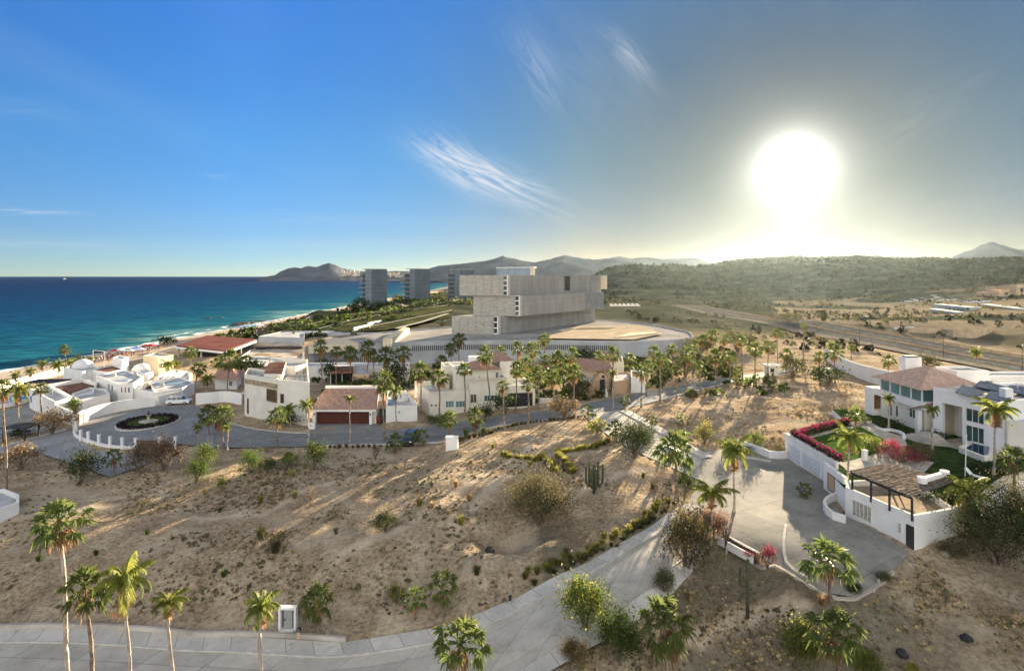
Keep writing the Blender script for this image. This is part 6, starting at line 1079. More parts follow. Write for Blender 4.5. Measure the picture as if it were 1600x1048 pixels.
mb = MB(); cc = Vector((39.0, 57.3)); mb.prism([(37.6, 56.2), (41.5, 57.3), (42.2, 55.9), (38.0, 54.6)], 14.85, 14.93)
flat('terrace_floor', [(35.75, 60.8), (37.75, 54.2), (42.5, 55.75), (43.2, 63.1), (37.0, 62.6)], 15.05, mat('terrace_tile', (.46, .38, .28), .85, .15, .9))
tb = thing('dining_table', 'dark table set on the terrace under the pergola', 'table', Vector((40.3, 60, 15.05))); mb = MB(); mb.lathe((40.3, 60, 15.05), [(.08, 0), (.08, .68), (.7, .70), (.7, .76)], 14); mb.build('tabletop', greydoor, tb)
ck = curb('planter_edge', [P(1321, 812, 13), P(1305, 803, 13.3), P(1290, 791, 13.3), P(1289, 781, 13.3), P(1300, 774, 13.3), P(1318, 770, 13.3)], .28, .8, mat_=white, label='curved white planter wall at the corner of the pergola building', cat='planter')
cy_ = palm(1257, 777, 1257, 764, 25, 'y', 'small sago palm standing alone on the drive paving', 'palms on the driveway edge')
# drive edge walls
rw = [*GX([(1130, 832), (1160, 852), (1186, 871), (1196, 868), (1205, 862)])]
dw = thing('planter_bed', 'long narrow planter with white edges and dark soil along the near drive edge', 'planter', G(1170, 862))
for off in (0, .95): pp = offset([Vector((p.x, p.y)) for p in GX([(1133, 843), (1165, 868), (1188, 883)])], -off); mb = MB(); [beam(mb, pp[i], pp[i+1], 12.55, .16, .75) for i in range(2)]; mb.build('edge_wall', white, dw)
pp = offset([Vector((p.x, p.y)) for p in GX([(1133, 843), (1165, 868), (1188, 883)])], -.48); mb = MB(); [beam(mb, pp[i], pp[i+1], 12.45, .78, .7) for i in range(2)]; mb.build('soil', mat('dark_soil', (.10, .07, .05), .95, .3, 2), dw)
shrub(1203, 893, 34, 38, 'dark', 'potted bougainvillea with pink top at the point of the drive edge', 'bougainvillea', 'flowering shrub', z=12.3, mixk='pink', mixm=.25, n=1600); shrub(1204, 876, 20, 22, 'pink', 'bright pink flower head above the bougainvillea at the drive edge', 'bougainvillea', 'flowering shrub', z=12.9, n=500, leaf=.14, mixk='pink'); shrub(1170, 872, 16, 8, 'pink', 'low pink flowers in the planter bed', 'bougainvillea', 'flowering shrub', z=12.7, mixk='dark', mixm=.5, n=500, leaf=.14)
curb('retaining_wall', GX([(1133, 845), (1165, 870), (1190, 888), (1214, 884), (1232, 896), (1252, 907), (1292, 929), (1330, 936), (1368, 916), (1396, 893)]), .3, .12, dz=-2.6, mat_=stone, label='curved grey retaining wall holding up the near edge of the drive', cat='retaining wall')
curb('kerb', GX([(1228, 820), (1225, 845), (1226, 870), (1236, 888), (1262, 903)]), .25, .14, mat_=kerbm)
curb('boundary_wall', GX([(1135, 700), (1150, 697), (1185, 708), (1205, 716), (1228, 716)]), .3, 1.0, mat_=white, label='low white wall with planting at the top edge of the drive', cat='garden wall'); curb('kerb', GX([(1140, 712), (1170, 716), (1205, 722)]), .25, .25)
bw = [Vector((95, 175)), Vector((90, 160)), Vector((86.5, 148)), Vector((84.5, 132)), Vector((84, 118)), Vector((84.5, 104))]; curb('boundary_wall', bw, .4, 3.4, mat_=white, label='long plain bluish white wall on the hillside behind the vacant plot', cat='boundary wall')
for (x_, y_, w_, hh, l) in ((1290, 592, 2.2, 2.8, 'small white gate pillar shrine by the blue-grey wall'), (1291, 598, 1.6, 1.2, 'white box at the foot of the gate pillar')): c = GT(x_, y_); t = thing('gate_pillar', l, 'pillar', c); mb = MB(); mb.box((c.x, c.y, c.z+hh/2), (w_, w_*.6, hh)); mb.build('shaft', white, t); mb = MB(); mb.box((c.x, c.y, c.z+hh+.06), (w_+.2, w_*.6+.2, .14)); mb.build('cap', white, t)
c = GT(1208, 588); t = thing('gatehouse', 'small flat roofed white gatehouse on the hazy street', 'gatehouse', c); mb = MB(); mb.box((c.x, c.y+1, c.z+1.2), (2.4, 2.4, 2.4)); mb.build('wall', ivory, t); mb = MB(); mb.box((c.x, c.y+1, c.z+2.55), (3.6, 3.4, .3)); mb.build('roof', white, t); mb = MB(); mb.box((c.x-.3, c.y-.22, c.z+1.4), (.9, .06, .9)); mb.build('window', glass, t)
curb('garden_wall', GX([(1216, 583), (1228, 581), (1245, 579)]), .3, .8, mat_=white, label='short sunlit white wall right of the gatehouse', cat='garden wall')
# ---------------------------------------------------------------- hotel podium and stacked hotel blocks
conc_w = mat('podium_concrete', (.40, .42, .44), .85, .12, .15, .1, 1); podm = mat('podium_deck', (.34, .33, .31), .9, .15, .12)
def vlines(name, col, period, depth=.25, stretchy=.02):
    m = mat(name, col, .85, .1, .2, 0, stretch=(1, 1, .6)); t = m.node_tree; b = t.nodes['Principled BSDF']; g = N(t, 'ShaderNodeNewGeometry'); s = N(t, 'ShaderNodeSeparateXYZ'); t.links.new(g.outputs['Position'], s.inputs[0])
    w = M(t, 'SINE', M(t, 'MULTIPLY', M(t, 'ADD', s.outputs[0], s.outputs[1]), 2*math.pi/period)); bp = N(t, 'ShaderNodeBump'); bp.inputs['Strength'].default_value = .8; bp.inputs['Distance'].default_value = depth; t.links.new(w, bp.inputs['Height']); t.links.new(bp.outputs[0], b.inputs['Normal']); return m
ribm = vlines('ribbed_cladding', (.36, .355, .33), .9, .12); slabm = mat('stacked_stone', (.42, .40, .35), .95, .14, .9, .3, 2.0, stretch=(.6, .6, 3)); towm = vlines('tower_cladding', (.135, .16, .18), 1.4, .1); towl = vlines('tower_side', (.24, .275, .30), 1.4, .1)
h = thing('hotel_podium', 'long curved pale concrete podium wall with rows of narrow slots', 'retaining wall', P(700, 575, 7))
arc = resample([P(*a, 15.5) for a in [(476, 544), (510, 540.5), (560, 537), (640, 533.8), (720, 532), (800, 531.5), (870, 532), (960, 533), (1040, 531), (1085, 527)]], 60)
back = [P(1078, 518, 15.5), P(1030, 508, 15.5), P(960, 500, 15.5), P(830, 498, 15.5), P(700, 510, 15.5), P(600, 518, 15.5), P(520, 530, 15.5), P(478, 541, 15.5)]
body(h, arc+[Vector(p[:2]) for p in back], 15.5, 5, m=conc_w, par=.5, th=.5, dk=podm)
mb = MB(); AR = resample(arc, 420)
for i in range(8, 418):
    px = 800+F*AR[i].x/AR[i].y; p = AR[i]; n = (AR[i+1]-AR[i-1]).normalized(); n2 = Vector((n.y, -n.x)); z = 9.9 if px < 600 else 13.2
    if (i % 2) or 597 < px < 642 or px < 512 or px > 962: continue
    hh = 2.1 if px < 600 else 1.7; q = p+n2*.04; mb.box((q.x, q.y, z), (.30, .12, hh), math.atan2(n.y, n.x))
so_ = mb.build('slots', greydoor, h); so_['kind'] = 'stuff'
slab(h, 'inner_ramp', px_poly([(482, 541.5), (500, 530), (516, 527), (540, 529), (560, 536)], 16.2), 14, 16.3, cream); slab(h, 'inner_ramp', px_poly([(598, 532), (632, 513), (640, 515), (612, 532)], 16.5), 14.5, 17.2, cream)
flat('sand_terrace', px_poly([(842, 528), (905, 509), (1000, 508), (1036, 521), (1015, 525), (990, 530)], 15.6), 15.56, mat('sand_terrace', (.44, .37, .27), .9, .1, .2))
mb = MB(); mb.prism([p[:2] for p in px_poly([(960, 528), (1028, 521), (1022, 519), (985, 520.5)], 15.6)], 15.0, 15.9); tag(mb.build('stone_edge', cream), 'bright stepped stone edge on the sunlit terrace', 'terrace edge')
H_ = thing('stacked_hotel', 'large grey hotel of three offset stacked blocks with stone fronts', 'hotel building', Vector((0, 226, 15)))
g0 = Vector((-.75, 225)); g1 = Vector((48, 288)); gu = (g1-g0).normalized(); gf = Vector((-1, .11)).normalized()
def hblock(px_c, px_l, d, L, z0, z1, nm):
    c = Vector(((px_c-800)/F*d, d)); l = hit(c, c+gf*10, px_l); Lf = (l-c).length; dep = 17
    mb = MB(); mb.prism([l, c, c+gu*L, l+gu*L], z0, z1, 0); V = len(mb.f); o = mb.build('wing', [slabm, ribm, podm], H_)
    for p in o.data.polygons:
        n = p.normal
        if n.z > .9: p.material_index = 2
        elif n.dot(Vector((gu.y, -gu.x, 0))) > .9: p.material_index = 1
    mb = MB(); a = c+gf*.9; ang_ = math.atan2(gf.y, gf.x); nn = Vector((gf.y, -gf.x)); nn = nn if nn.y < 0 else -nn
    q = c+gf*1.7+nn*.05; mb.box((*q, (z0+z1)/2), (1.7, .3, z1-z0+.01), ang_); fr_ = mb.build('window_strip', frame_w, o)
    for k in range(4): mb = MB(); q = c+gf*1.9+nn*.22; hh = (z1-z0)/4; mb.box((*q, z0+hh*(k+.5)), (1.25, .1, hh*.78), ang_); mb.build('pane', glass, fr_)
    mb = MB(); nw = Vector((gu.y, -gu.x)); ag = math.atan2(gu.y, gu.x)
    for k in range(1, int(L/4.8)): q = c+gu*(k*4.8)+nw*.03; mb.box((*q, (z0+z1)/2), (.09, .1, z1-z0-.2), ag)
    for k in range(1, 4): q = c+gu*(L/2)+nw*.03; mb.box((*q, z0+(z1-z0)*k/4), (L-.4, .08, .09), ag)
    for k in range(1, int(Lf/3.2)): q = l-gf*(k*3.2)+nn*.03; mb.box((*q, (z0+z1)/2), (.07, .1, z1-z0-.2), ang_)
    mb.build('panel_joints', mat('joint_dark', (.27, .265, .245), .9, .1, 1), o)
    return c
c1 = hblock(797, 718, 225, 73, 30, 38.0, 'top'); c2 = hblock(815.5, 739.6, 225.6, 66, 22.002, 29.998, 'mid'); c3 = hblock(782, 706, 224.4, 74, 13, 22, 'low')
# recessed glazed bay, end frame, roof pavilion
a = hit(c1, c1+gu*10, 882); b = hit(c1, c1+gu*10, 890); mb = MB(); an_ = math.atan2(gu.y, gu.x); c = (a+b)/2+Vector((gu.y, -gu.x))*.06
mb.box((*c, 34.4), ((b-a).length, .3, 6.4), an_); o_ = mb.build('glazed_bay', glass, H_); a = hit(c2, c2+gu*10, 915); b = hit(c2, c2+gu*10, 943); c = (a+b)/2+Vector((gu.y, -gu.x))*.05; mb = MB(); mb.box((*c, 26), ((b-a).length, .3, 7.4), an_); mb.build('dark_bay', mat('bay_louvre', (.24, .25, .25), .8, .1, .4), H_)
e = c1+gu*73; mb = MB(); mb.box((e.x+1.0, e.y-1, 34.5), (1.2, 3, 6.6), an_); mb.build('end_panel', cream, H_)
e = P(945, 460, 30); mb = MB(); mb.box((e.x+2, 284, 30.2), (6, .4, .4)); mb.box((e.x+4.8, 284, 26), (.4, .4, 8.6)); mb.build('white_frame', white, H_)
mb = MB()
for k in range(7): mb.box((49+k*2.2, 284+k*.5, 23.6), (.5, 5, .5))
mb.box((56, 285.6, 23.0), (15, .6, .5)); mb.build('canopy_ribs', white, H_)
rp_ = thing('rooftop_pavilion', 'long white glazed rooftop block behind the top hotel wing', 'building', Vector((5, 300, 38))); mb = MB(); mb.prism([p[:2] for p in [PD(776, 424, 312), PD(829, 420, 290), PD(836, 420, 296), PD(790, 424, 318)]], 34, 41.6); mb.build('wall', mat('pavilion_glass', (.38, .45, .50), .4, .1, .3), rp_); mb = MB(); mb.prism([p[:2] for p in [PD(775, 424, 311), PD(834, 420, 288), PD(838, 420, 297), PD(789, 424, 319)]], 41.61, 42.3); mb.build('roof', white, rp_)
mb = MB(); p = PD(832, 425, 289); mb.box((p.x, p.y, 40), (2.2, 3, 4.2)); mb.build('lit_end', cream, rp_)  # separate cream block paints sunlight onto the pavilion's end
# three towers on the shore
for i, (pc_, pl_, pr_, pb_, d_, ptop, pbase, lab) in enumerate([(580.6, 571, 604.7, 560.6, 450, 421, 477, 'nearest grey tower with open balconies on its sea side, left of three'), (648, 640.4, 672, 624.7, 470, 420.6, 476, 'middle grey tower of three with balconies, green slope at its foot'), (719, 710, 741, 692, 500, 421.2, 470, 'farthest grey tower of three, partly behind the hotel')]):
    zt = CAMZ-(ptop-HY)/F*d_; zb = 12.; C_ = PD(pc_, 430, d_); Rg = PD(pr_, 430, d_+5); Lf_ = PD(pl_, 430, d_+9); Bk = Rg+(Lf_-C_)
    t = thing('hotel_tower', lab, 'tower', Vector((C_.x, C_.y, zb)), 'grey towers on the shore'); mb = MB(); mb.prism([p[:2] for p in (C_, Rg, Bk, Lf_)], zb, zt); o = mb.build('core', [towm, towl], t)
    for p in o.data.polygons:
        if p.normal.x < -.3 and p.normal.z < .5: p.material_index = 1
    B0 = PD(pb_, 430, d_+12); n_ = 7
    mb = MB(); mb.prism([p[:2] for p in (Lf_+Vector((.1, .6, 0)), Lf_+(Bk-Lf_)*.5, Lf_.lerp(B0, .55)+(Bk-Lf_)*.5, Lf_.lerp(B0, .55)+Vector((0, 1.5, 0)))], zb, zt-3.5); mb.build('glass_core', mat('tower_glass', (.10, .13, .15), .2, .2, .3), t)
    mb = MB()
    for k in range(9):
        z = zb+3+(zt-zb-3)*k/9
        for a_, b_ in ((C_, Rg), (Lf_, C_)): dd_ = b_-a_; q = (a_+b_)/2; mb.box((q.x, q.y-.05, z), (dd_.length-.1, .22, .22), math.atan2(dd_.y, dd_.x))
    mb.build('floor_joints', mat('joint_grey', (.10, .11, .12), .9, .1, 1), o)
    for k in range(n_):
        z = zb+5+(zt-3.5-zb-5)*k/(n_-1); mb = MB(); mb.prism([p[:2] for p in (Lf_, Lf_+(Bk-Rg)*.2+(Bk-Lf_)*.55, B0+(Bk-Lf_)*.5, B0)], z-.45, z+.45); mb.build('balcony', mat('balcony_slab', (.24, .25, .26), .8, .1, 1), t)
        mb = MB(); q = Lf_.lerp(B0, .3); mb.box((q.x, q.y+3, z-1.6), (.5, .5, 3.0)); mb.build('column', frame_w, t)
    mb = MB(); mb.prism([p[:2] for p in (C_.lerp(Rg, -.0)+Vector((0, -.4, 0)), Rg+Vector((0, -.4, 0)), Bk, B0.lerp(Lf_, .6))], zt+.01, zt+.6); mb.build('roof_slab', stone, t)
# park in front of the towers
def band(name, l1, l2, m, z, th=.5, kind=None, lab=None, cat=None):
    pts = [P(a, b, z) for a, b in l1]+[P(a, b, z) for a, b in l2[::-1]]; V = []
    return pts
def ribbon(name, pts, w, m, h=.3, label=None, cat=None, kind='structure'):
    return curb(name, GX(pts), w, h, mat_=m, thingkind=kind, label=label, cat=cat)
def grass_sheet(pts, m, dz, name='lawn', kind='structure'): 
    P_ = GX(pts); o = sheet(name, P_, m, dz, maxlen=5, kind=kind, poly=False); return o
park = mat('park_grass', (.10, .105, .045), .95, .45, .12, .5, .6, col2=(.05, .055, .028)); pathm = mat('park_path', (.56, .52, .44), .9, .1, .2)
grass_sheet([(480, 517), (540, 522), (600, 520), (640, 512), (700, 498), (705, 486), (690, 480), (640, 484), (570, 490), (520, 500)], park, 1.2, 'meadow')
grass_sheet([(425, 528), (480, 530), (500, 512), (560, 495), (540, 488), (480, 500), (440, 515)], mat('scrub_cover', (.06, .075, .03), .95, .4, .2, .5, .6), 1.1, 'scrub')
for l, w_ in [([(498, 518), (540, 507), (600, 494), (660, 485), (700, 480)], 1.6), ([(552, 520), (590, 512), (640, 502), (690, 492), (706, 488)], 1.5), ([(620, 518), (640, 512), (660, 507), (700, 494)], 2.4), ([(512, 497), (560, 493), (620, 488), (660, 484)], 2.0), ([(600, 476), (640, 482), (700, 474), (720, 470)], 3.0), ([(440, 522), (480, 512), (510, 504)], 1.0)]:
    c = GX(l); strip('park_path', offset([Vector((p.x, p.y)) for p in c], w_/2), offset([Vector((p.x, p.y)) for p in c], -w_/2), 40, pathm, 1, 1.5)
t = thing('ramp_wall', 'bright white ramp parapet crossing the park slope', 'low wall', G(590, 515)); q = GX([(553, 521), (575, 513), (596, 506)]); mb = MB()
for i in range(2): d = q[i+1]-q[i]; mb.box(((q[i].x+q[i+1].x)/2, (q[i].y+q[i+1].y)/2, (q[i].z+q[i+1].z)/2+1.6), (d.length, .6, 1.6), math.atan2(d.y, d.x))
mb.build('parapet', white, t)
tag(body(None, [P(*a, 12) for a in [(404, 527), (476, 530), (476, 521), (600, 521), (600, 516), (440, 519)]], 12.5, 6, m=conc_w, par=.4, name='park_wall'), 'grey concrete retaining wall on the near side of the park', 'retaining wall')
bk_ = thing('beach_club', 'grass roofed beach club with vertical timber screens near the shore', 'building', P(505, 500, 8)); slab(bk_, 'roof', px_poly([(482, 491), (527, 492), (540, 487), (495, 486)], 13.5), 13, 14, park); slab(bk_, 'screen_wall', px_poly([(484, 491.5), (525, 492), (536, 488), (497, 487)], 13), 7, 12.9, ribm); slab(bk_, 'white_slab', px_poly([(480, 497), (492, 497), (498, 493), (484, 493)], 10.5), 10, 10.5, white)
for k, a in enumerate([(430, 522, 26, 14, 'dark', 'dark bush by the terrace at the near end of the park'), (455, 520, 40, 14, 'dark', 'dark shrubs left in the park'), (470, 510, 30, 12, 'green', 'green shrubs by the first park path'), (445, 515, 24, 12, 'dark', 'dark shrub behind the beach terrace'), (548, 487, 20, 14, 'dark', 'trees right of the beach club'), (562, 486, 28, 22, 'dark', 'tall trees at the foot of the nearest tower, left'), (590, 484, 40, 14, 'dark', 'trees at the foot of the nearest tower'), (615, 482, 30, 8, 'olive', 'scrub between the first two towers'), (665, 484, 46, 14, 'dark', 'dark slope shrubs under the middle tower'), (700, 478, 36, 10, 'dark', 'shrubs left of the hotel'), (683, 472, 24, 12, 'olive', 'trees between middle and far tower'), (620, 470, 22, 10, 'olive', 'low trees between the near towers'), (610, 500, 26, 8, 'olive', 'olive bush on the park slope'), (520, 512, 40, 8, 'dark', 'dark scrub in the middle of the park'), (700, 520, 60, 8, 'olive', 'scrub before the hotel stone front'), (640, 498, 30, 7, 'green', 'green shrubs on the upper meadow'), (690, 510, 30, 10, 'dark', 'dark shrubs at the hotel left corner'), (595, 516, 20, 8, 'olive', 'small tree at the ramp top')]):
    shrub(*a[:5], a[5], 'park_shrub', 'shrubs', 'park shrubs', n=700, leaf=.12, dy=1.6)
# red roofed hall and terraces by the beach
h = thing('beach_hall', 'open beach hall with a large dull red roof and white edge', 'hall', P(340, 550, 9)); q = px_poly([(275.7, 541), (353.4, 549), (399.6, 531.4), (324, 525)], 12); slab(h, 'roof', q, 11.9, 12.4, mat('dull_red_roof', (.19, .085, .075), .85, .12, .2)); q2 = inset([(p.x, p.y) for p in q], -.25); slab(h, 'fascia', q2, 11.2, 11.89, white)
for i in range(4):
    for s in (0, .5): p = q[i].lerp(q[(i+1) % 4], s); c = sum((Vector(k_) for k_ in q), Vector((0, 0, 0)))/4; p = p.lerp(c, .05); mb = MB(); mb.box((p.x, p.y, 8.8), (.5, .5, 5)); mb.build('column', stone, h)
q3 = inset([(p.x, p.y) for p in q], 5); slab(h, 'under_roof_shade', q3, 6, 11.1, greydoor)  # dark block stands in for the shade under the roof
h = thing('concrete_terraces', 'rough grey concrete terraces with dark slotted walls beside the red roofed hall', 'terrace', P(430, 552, 8)); body(h, px_poly([(385, 540), (474, 541), (474, 533), (400, 533)], 9.5), 10.5, 6, m=stone, par=.5, name='upper_terrace', dk=stone); body(h, px_poly([(375, 557), (474, 560), (474, 549), (392, 546)], 9.5), 9.5, 5, m=conc_w, par=.4, name='lower_terrace', dk=stone)
mb = MB(); a, b = P(402, 546.5, 9), P(474, 546, 9)
for k in range(40): p = a.lerp(b, k/40); mb.box((p.x, p.y-.5, 9.2), (.5, .4, 2.0))
mb.build('slot_screen', greydoor, h)
tag(body(None, px_poly([(372, 566), (470, 572), (474, 562), (392, 556)], 9.5), 9.5, 6, par=.4, name='pale_wall'), 'pale long wall behind the cube house trees', 'garden wall')
# banner frame, rocks, boat
c = P(154, 569, 4.5); t = thing('banner_frame', 'tall thin scaffold frame with a dark banner on the beach edge', 'banner', P(146, 600, 9)); a, b = P(145.5, 560, 9), P(163, 562, 9)
d_ = 170.; pa, pb = PD(145.5, 547, d_), PD(163, 549, d_)
for p in (pa, pb): mb = MB(); zg = H(p.x, p.y); mb.tube([(p.x, p.y, zg-.3), (p.x, p.y, p.z)], .09, 6); mb.build('pole', frame_w, t)
t.location = (pa.x, pa.y, H(pa.x, pa.y))
for o in t.children: o.location = (0, 0, 0); o.data.transform(Matrix.Translation(Vector(P(146, 600, 9))-t.location))
mb = MB(); mb.tube([pa, pb], .08, 6); mb.build('crossbar', frame_w, t); mb = MB(); mb.box(((pa.x+pb.x)/2, d_, pa.z-.6), (pb.x-pa.x-.5, .05, .5)); mb.build('banner', greydoor, t)
r = random.Random(5)
for i, (px, py, s, l) in enumerate([(372, 508, 3.5, 'dark wet rock in the surf, left'), (380, 505, 5, 'large dark rocky ledge in the surf'), (392, 504, 4, 'dark rock at the right end of the surf ledge'), (325, 497, 2, 'small rock far out in the waves'), (345, 496, 2, 'low rock out in the breaking waves'), (410, 502, 3, 'rock on the shore past the bathers')]):
    c = P(px, py, 0); mb = MB(); bm = bmesh.new(); bmesh.ops.create_icosphere(bm, subdivisions=3, radius=s)
    for v in bm.verts: v.co = v.co*(1+.35*(vnoise(np.array([v.co.x*1.7+i*9]), np.array([v.co.y*1.7+v.co.z]), 1.2, 4)[0]-.5)); v.co.z *= .22
    me = bpy.data.meshes.new('rock'); bm.to_mesh(me); bm.free(); me.materials.append(mat('wet_rock', (.10, .085, .07), .6, .3, .6, .6, 2)); o = bpy.data.objects.new('rock', me); COL.objects.link(o); o.location = c+Vector((0, 0, .1)); o.scale = (1.3, 1.8, 1); tag(o, l, 'rock', 'rocks in the surf')
c = P(101, 436.5, 0); t = thing('boat', 'tiny white boat far out on the sea', 'boat', c); mb = MB(); L_ = 26.; mb.prism([(c.x-L_/2, c.y-4), (c.x+L_*.3, c.y-4), (c.x+L_/2, c.y), (c.x+L_*.3, c.y+4), (c.x-L_/2, c.y+4)], -1, 4.5); mb.build('hull', white, t); mb = MB(); mb.box((c.x-2, c.y, 7), (12, 5, 5)); mb.build('cabin', white, t); mb = MB(); mb.tube([(c.x, c.y, 9), (c.x, c.y, 16)], .5, 5); mb.build('mast', white, t)
# ---------------------------------------------------------------- people on the beach
def person_mesh(top, bot, seed):
    r = random.Random(seed); me = bpy.data.meshes.new('person'); st = r.uniform(.05, .16); ar = r.uniform(.05, .25)
    V = [(0, 0, .95), (0, 0, 1.2), (0, 0, 1.42), (0, 0, 1.52), (0, 0, 1.66), (-.09, 0, .9), (-st-.04, .03, .48), (-st-.05, 0, .05), (-st-.05, -.12, .02), (.09, 0, .9), (st+.04, -.05, .48), (st+.05, 0, .05), (st+.05, -.12, .02), (-.18, 0, 1.4), (-.22-ar, 0, 1.15), (-.22-ar*1.2, -.06, .88), (.18, 0, 1.4), (.22+ar, 0, 1.15), (.22+ar*1.2, -.06, .88)]
    E = [(0, 1), (1, 2), (2, 3), (3, 4), (0, 5), (5, 6), (6, 7), (7, 8), (0, 9), (9, 10), (10, 11), (11, 12), (2, 13), (13, 14), (14, 15), (2, 16), (16, 17), (17, 18)]; rr = [.15, .14, .15, .055, .11, .1, .075, .05, .04, .1, .075, .05, .04, .07, .05, .035, .07, .05, .035]
    me.from_pydata(V, E, []); o = bpy.data.objects.new('person', me); COL.objects.link(o); md = o.modifiers.new('s', 'SKIN')
    for v, q in zip(me.skin_vertices[0].data, rr): v.radius = (q, q*.8)
    me.skin_vertices[0].data[0].use_root = True; sb = o.modifiers.new('u', 'SUBSURF'); sb.levels = 1; dg = bpy.context.evaluated_depsgraph_get(); m2 = bpy.data.meshes.new_from_object(o.evaluated_get(dg)); bpy.data.objects.remove(o)
    m2.materials.clear(); [m2.materials.append(k) for k in (MATS['skin'], top, bot, MATS['hair'])]
    for p in m2.polygons:
        z = p.center.z; xx = abs(p.center.x); p.material_index = 3 if z > 1.66 or (z > 1.55 and p.center.y > .02) else 1 if (z > .98 and z < 1.48 and xx < .30) else 2 if .55 < z <= .98 and xx < .24 else 0
    return m2
mat('skin', (.42, .24, .16), .6, .1, 3); mat('hair', (.03, .02, .015), .7, .1, 3)
cl = {'dark': mat('dark_cloth', (.03, .03, .04), .8, .2, 3), 'white': mat('white_cloth', (.75, .75, .72), .8, .05, 3), 'red': mat('red_cloth', (.55, .06, .05), .8, .1, 3), 'blue': mat('blue_cloth', (.06, .15, .5), .8, .1, 3), 'tan': mat('tan_cloth', (.45, .33, .2), .8, .1, 3)}
PM = [(k, person_mesh(cl[k], cl['dark' if i % 2 else 'tan'], i)) for i, k in enumerate(['dark', 'white', 'red', 'blue', 'tan', 'dark', 'dark', 'white'])]
def beach_pt(px, py):
    z = 2.
    for _ in range(14): p = P(px, py, z); z = z*.5+T(p.x, p.y)*.5
    return Vector((p.x, p.y, T(p.x, p.y)))
r = random.Random(12)
def crowd(n, line, spread, where, sc=1.15):
    for i in range(n):
        t = r.random()*(len(line)-1.001); j = int(t); a, b = line[j], line[j+1]; px = a[0]+(b[0]-a[0])*(t-j)+r.gauss(0, 2); py = a[1]+(b[1]-a[1])*(t-j)+r.gauss(0, spread); p = beach_pt(px, py); k, me_ = PM[r.randrange(8)]
        o = bpy.data.objects.new('person', me_); COL.objects.link(o); o.location = p; o.rotation_euler.z = r.uniform(0, 6.28); o.scale = (sc, sc, sc); tag(o, 'person in %s clothes standing %s' % (k, where), 'person', 'people '+where)
crowd(95, [(168, 560), (195, 556), (215, 550), (245, 544), (262, 541)], 2.2, 'in the crowd behind the white tower'); crowd(24, [(145, 566), (160, 564), (175, 562)], 1.5, 'by the banner frame on the beach'); crowd(50, [(345, 527), (375, 525), (400, 520), (418, 517)], 2.0, 'beyond the red roofed hall'); crowd(5, [(272, 537), (280, 536)], .6, 'near the water before the hall'); crowd(16, [(405, 513), (430, 510), (445, 507)], 1.2, 'at the far beach beds')
def parasol(px, py, col, lab, grp, s=1.):
    p = beach_pt(px, py); t = thing('beach_tent', lab, 'beach tent', p, grp); mb = MB(); mb.tube([(p.x, p.y, p.z-.1), (p.x, p.y, p.z+2.3*s)], .05, 6); mb.build('pole', frame_w, t); mb = MB(); mb.lathe((p.x, p.y, p.z+1.9*s), [(1.7*s, 0), (1.6*s, .12), (.9*s, .45), (.05, .8)], 10); mb.build('canopy', col, t)
tent_b = mat('blue_canvas', (.15, .25, .6), .8, .1, 2); tent_w = mat('white_canvas', (.8, .8, .78), .8, .05, 2); tent_r = mat('red_canvas', (.5, .08, .07), .8, .1, 2)
for (a, b, c, l) in [(207, 555, tent_b, 'blue beach tent, left of the pair'), (213, 553, tent_b, 'blue beach tent, right of the pair'), (203, 557, tent_w, 'white beach tent left of the blue tents'), (219, 555, tent_w, 'white beach tent right of the blue tents'), (180, 557, tent_r, 'small red parasol at the left of the crowd'), (186, 556, tent_w, 'small white parasol at the left of the crowd'), (228, 549, tent_r, 'red parasol in the thick of the crowd'), (240, 546, tent_w, 'white parasol in the thick of the crowd'), (235, 549, tent_r, 'second red parasol right in the crowd')]: parasol(a, b, c, l, 'beach tents in the crowd', 1.3)
for (a, b, l) in [(375, 524, 'pale blue sun sail beyond the hall, left'), (388, 522, 'pale blue sun sail beyond the hall, middle'), (400, 520, 'pale blue sun sail beyond the hall, right')]: parasol(a, b, tent_w if a == 400 else mat('pale_canvas', (.45, .60, .68), .8, .05, 2), l, 'sun sails beyond the hall', 2.0)
for k, (a, b) in enumerate([(412, 510), (420, 508), (428, 507), (436, 505), (443, 503)]): parasol(a, b, tent_w, ['first', 'second', 'third', 'fourth', 'fifth'][k]+' white cabana from the left at the far end of the beach', 'white cabanas', 1.4)
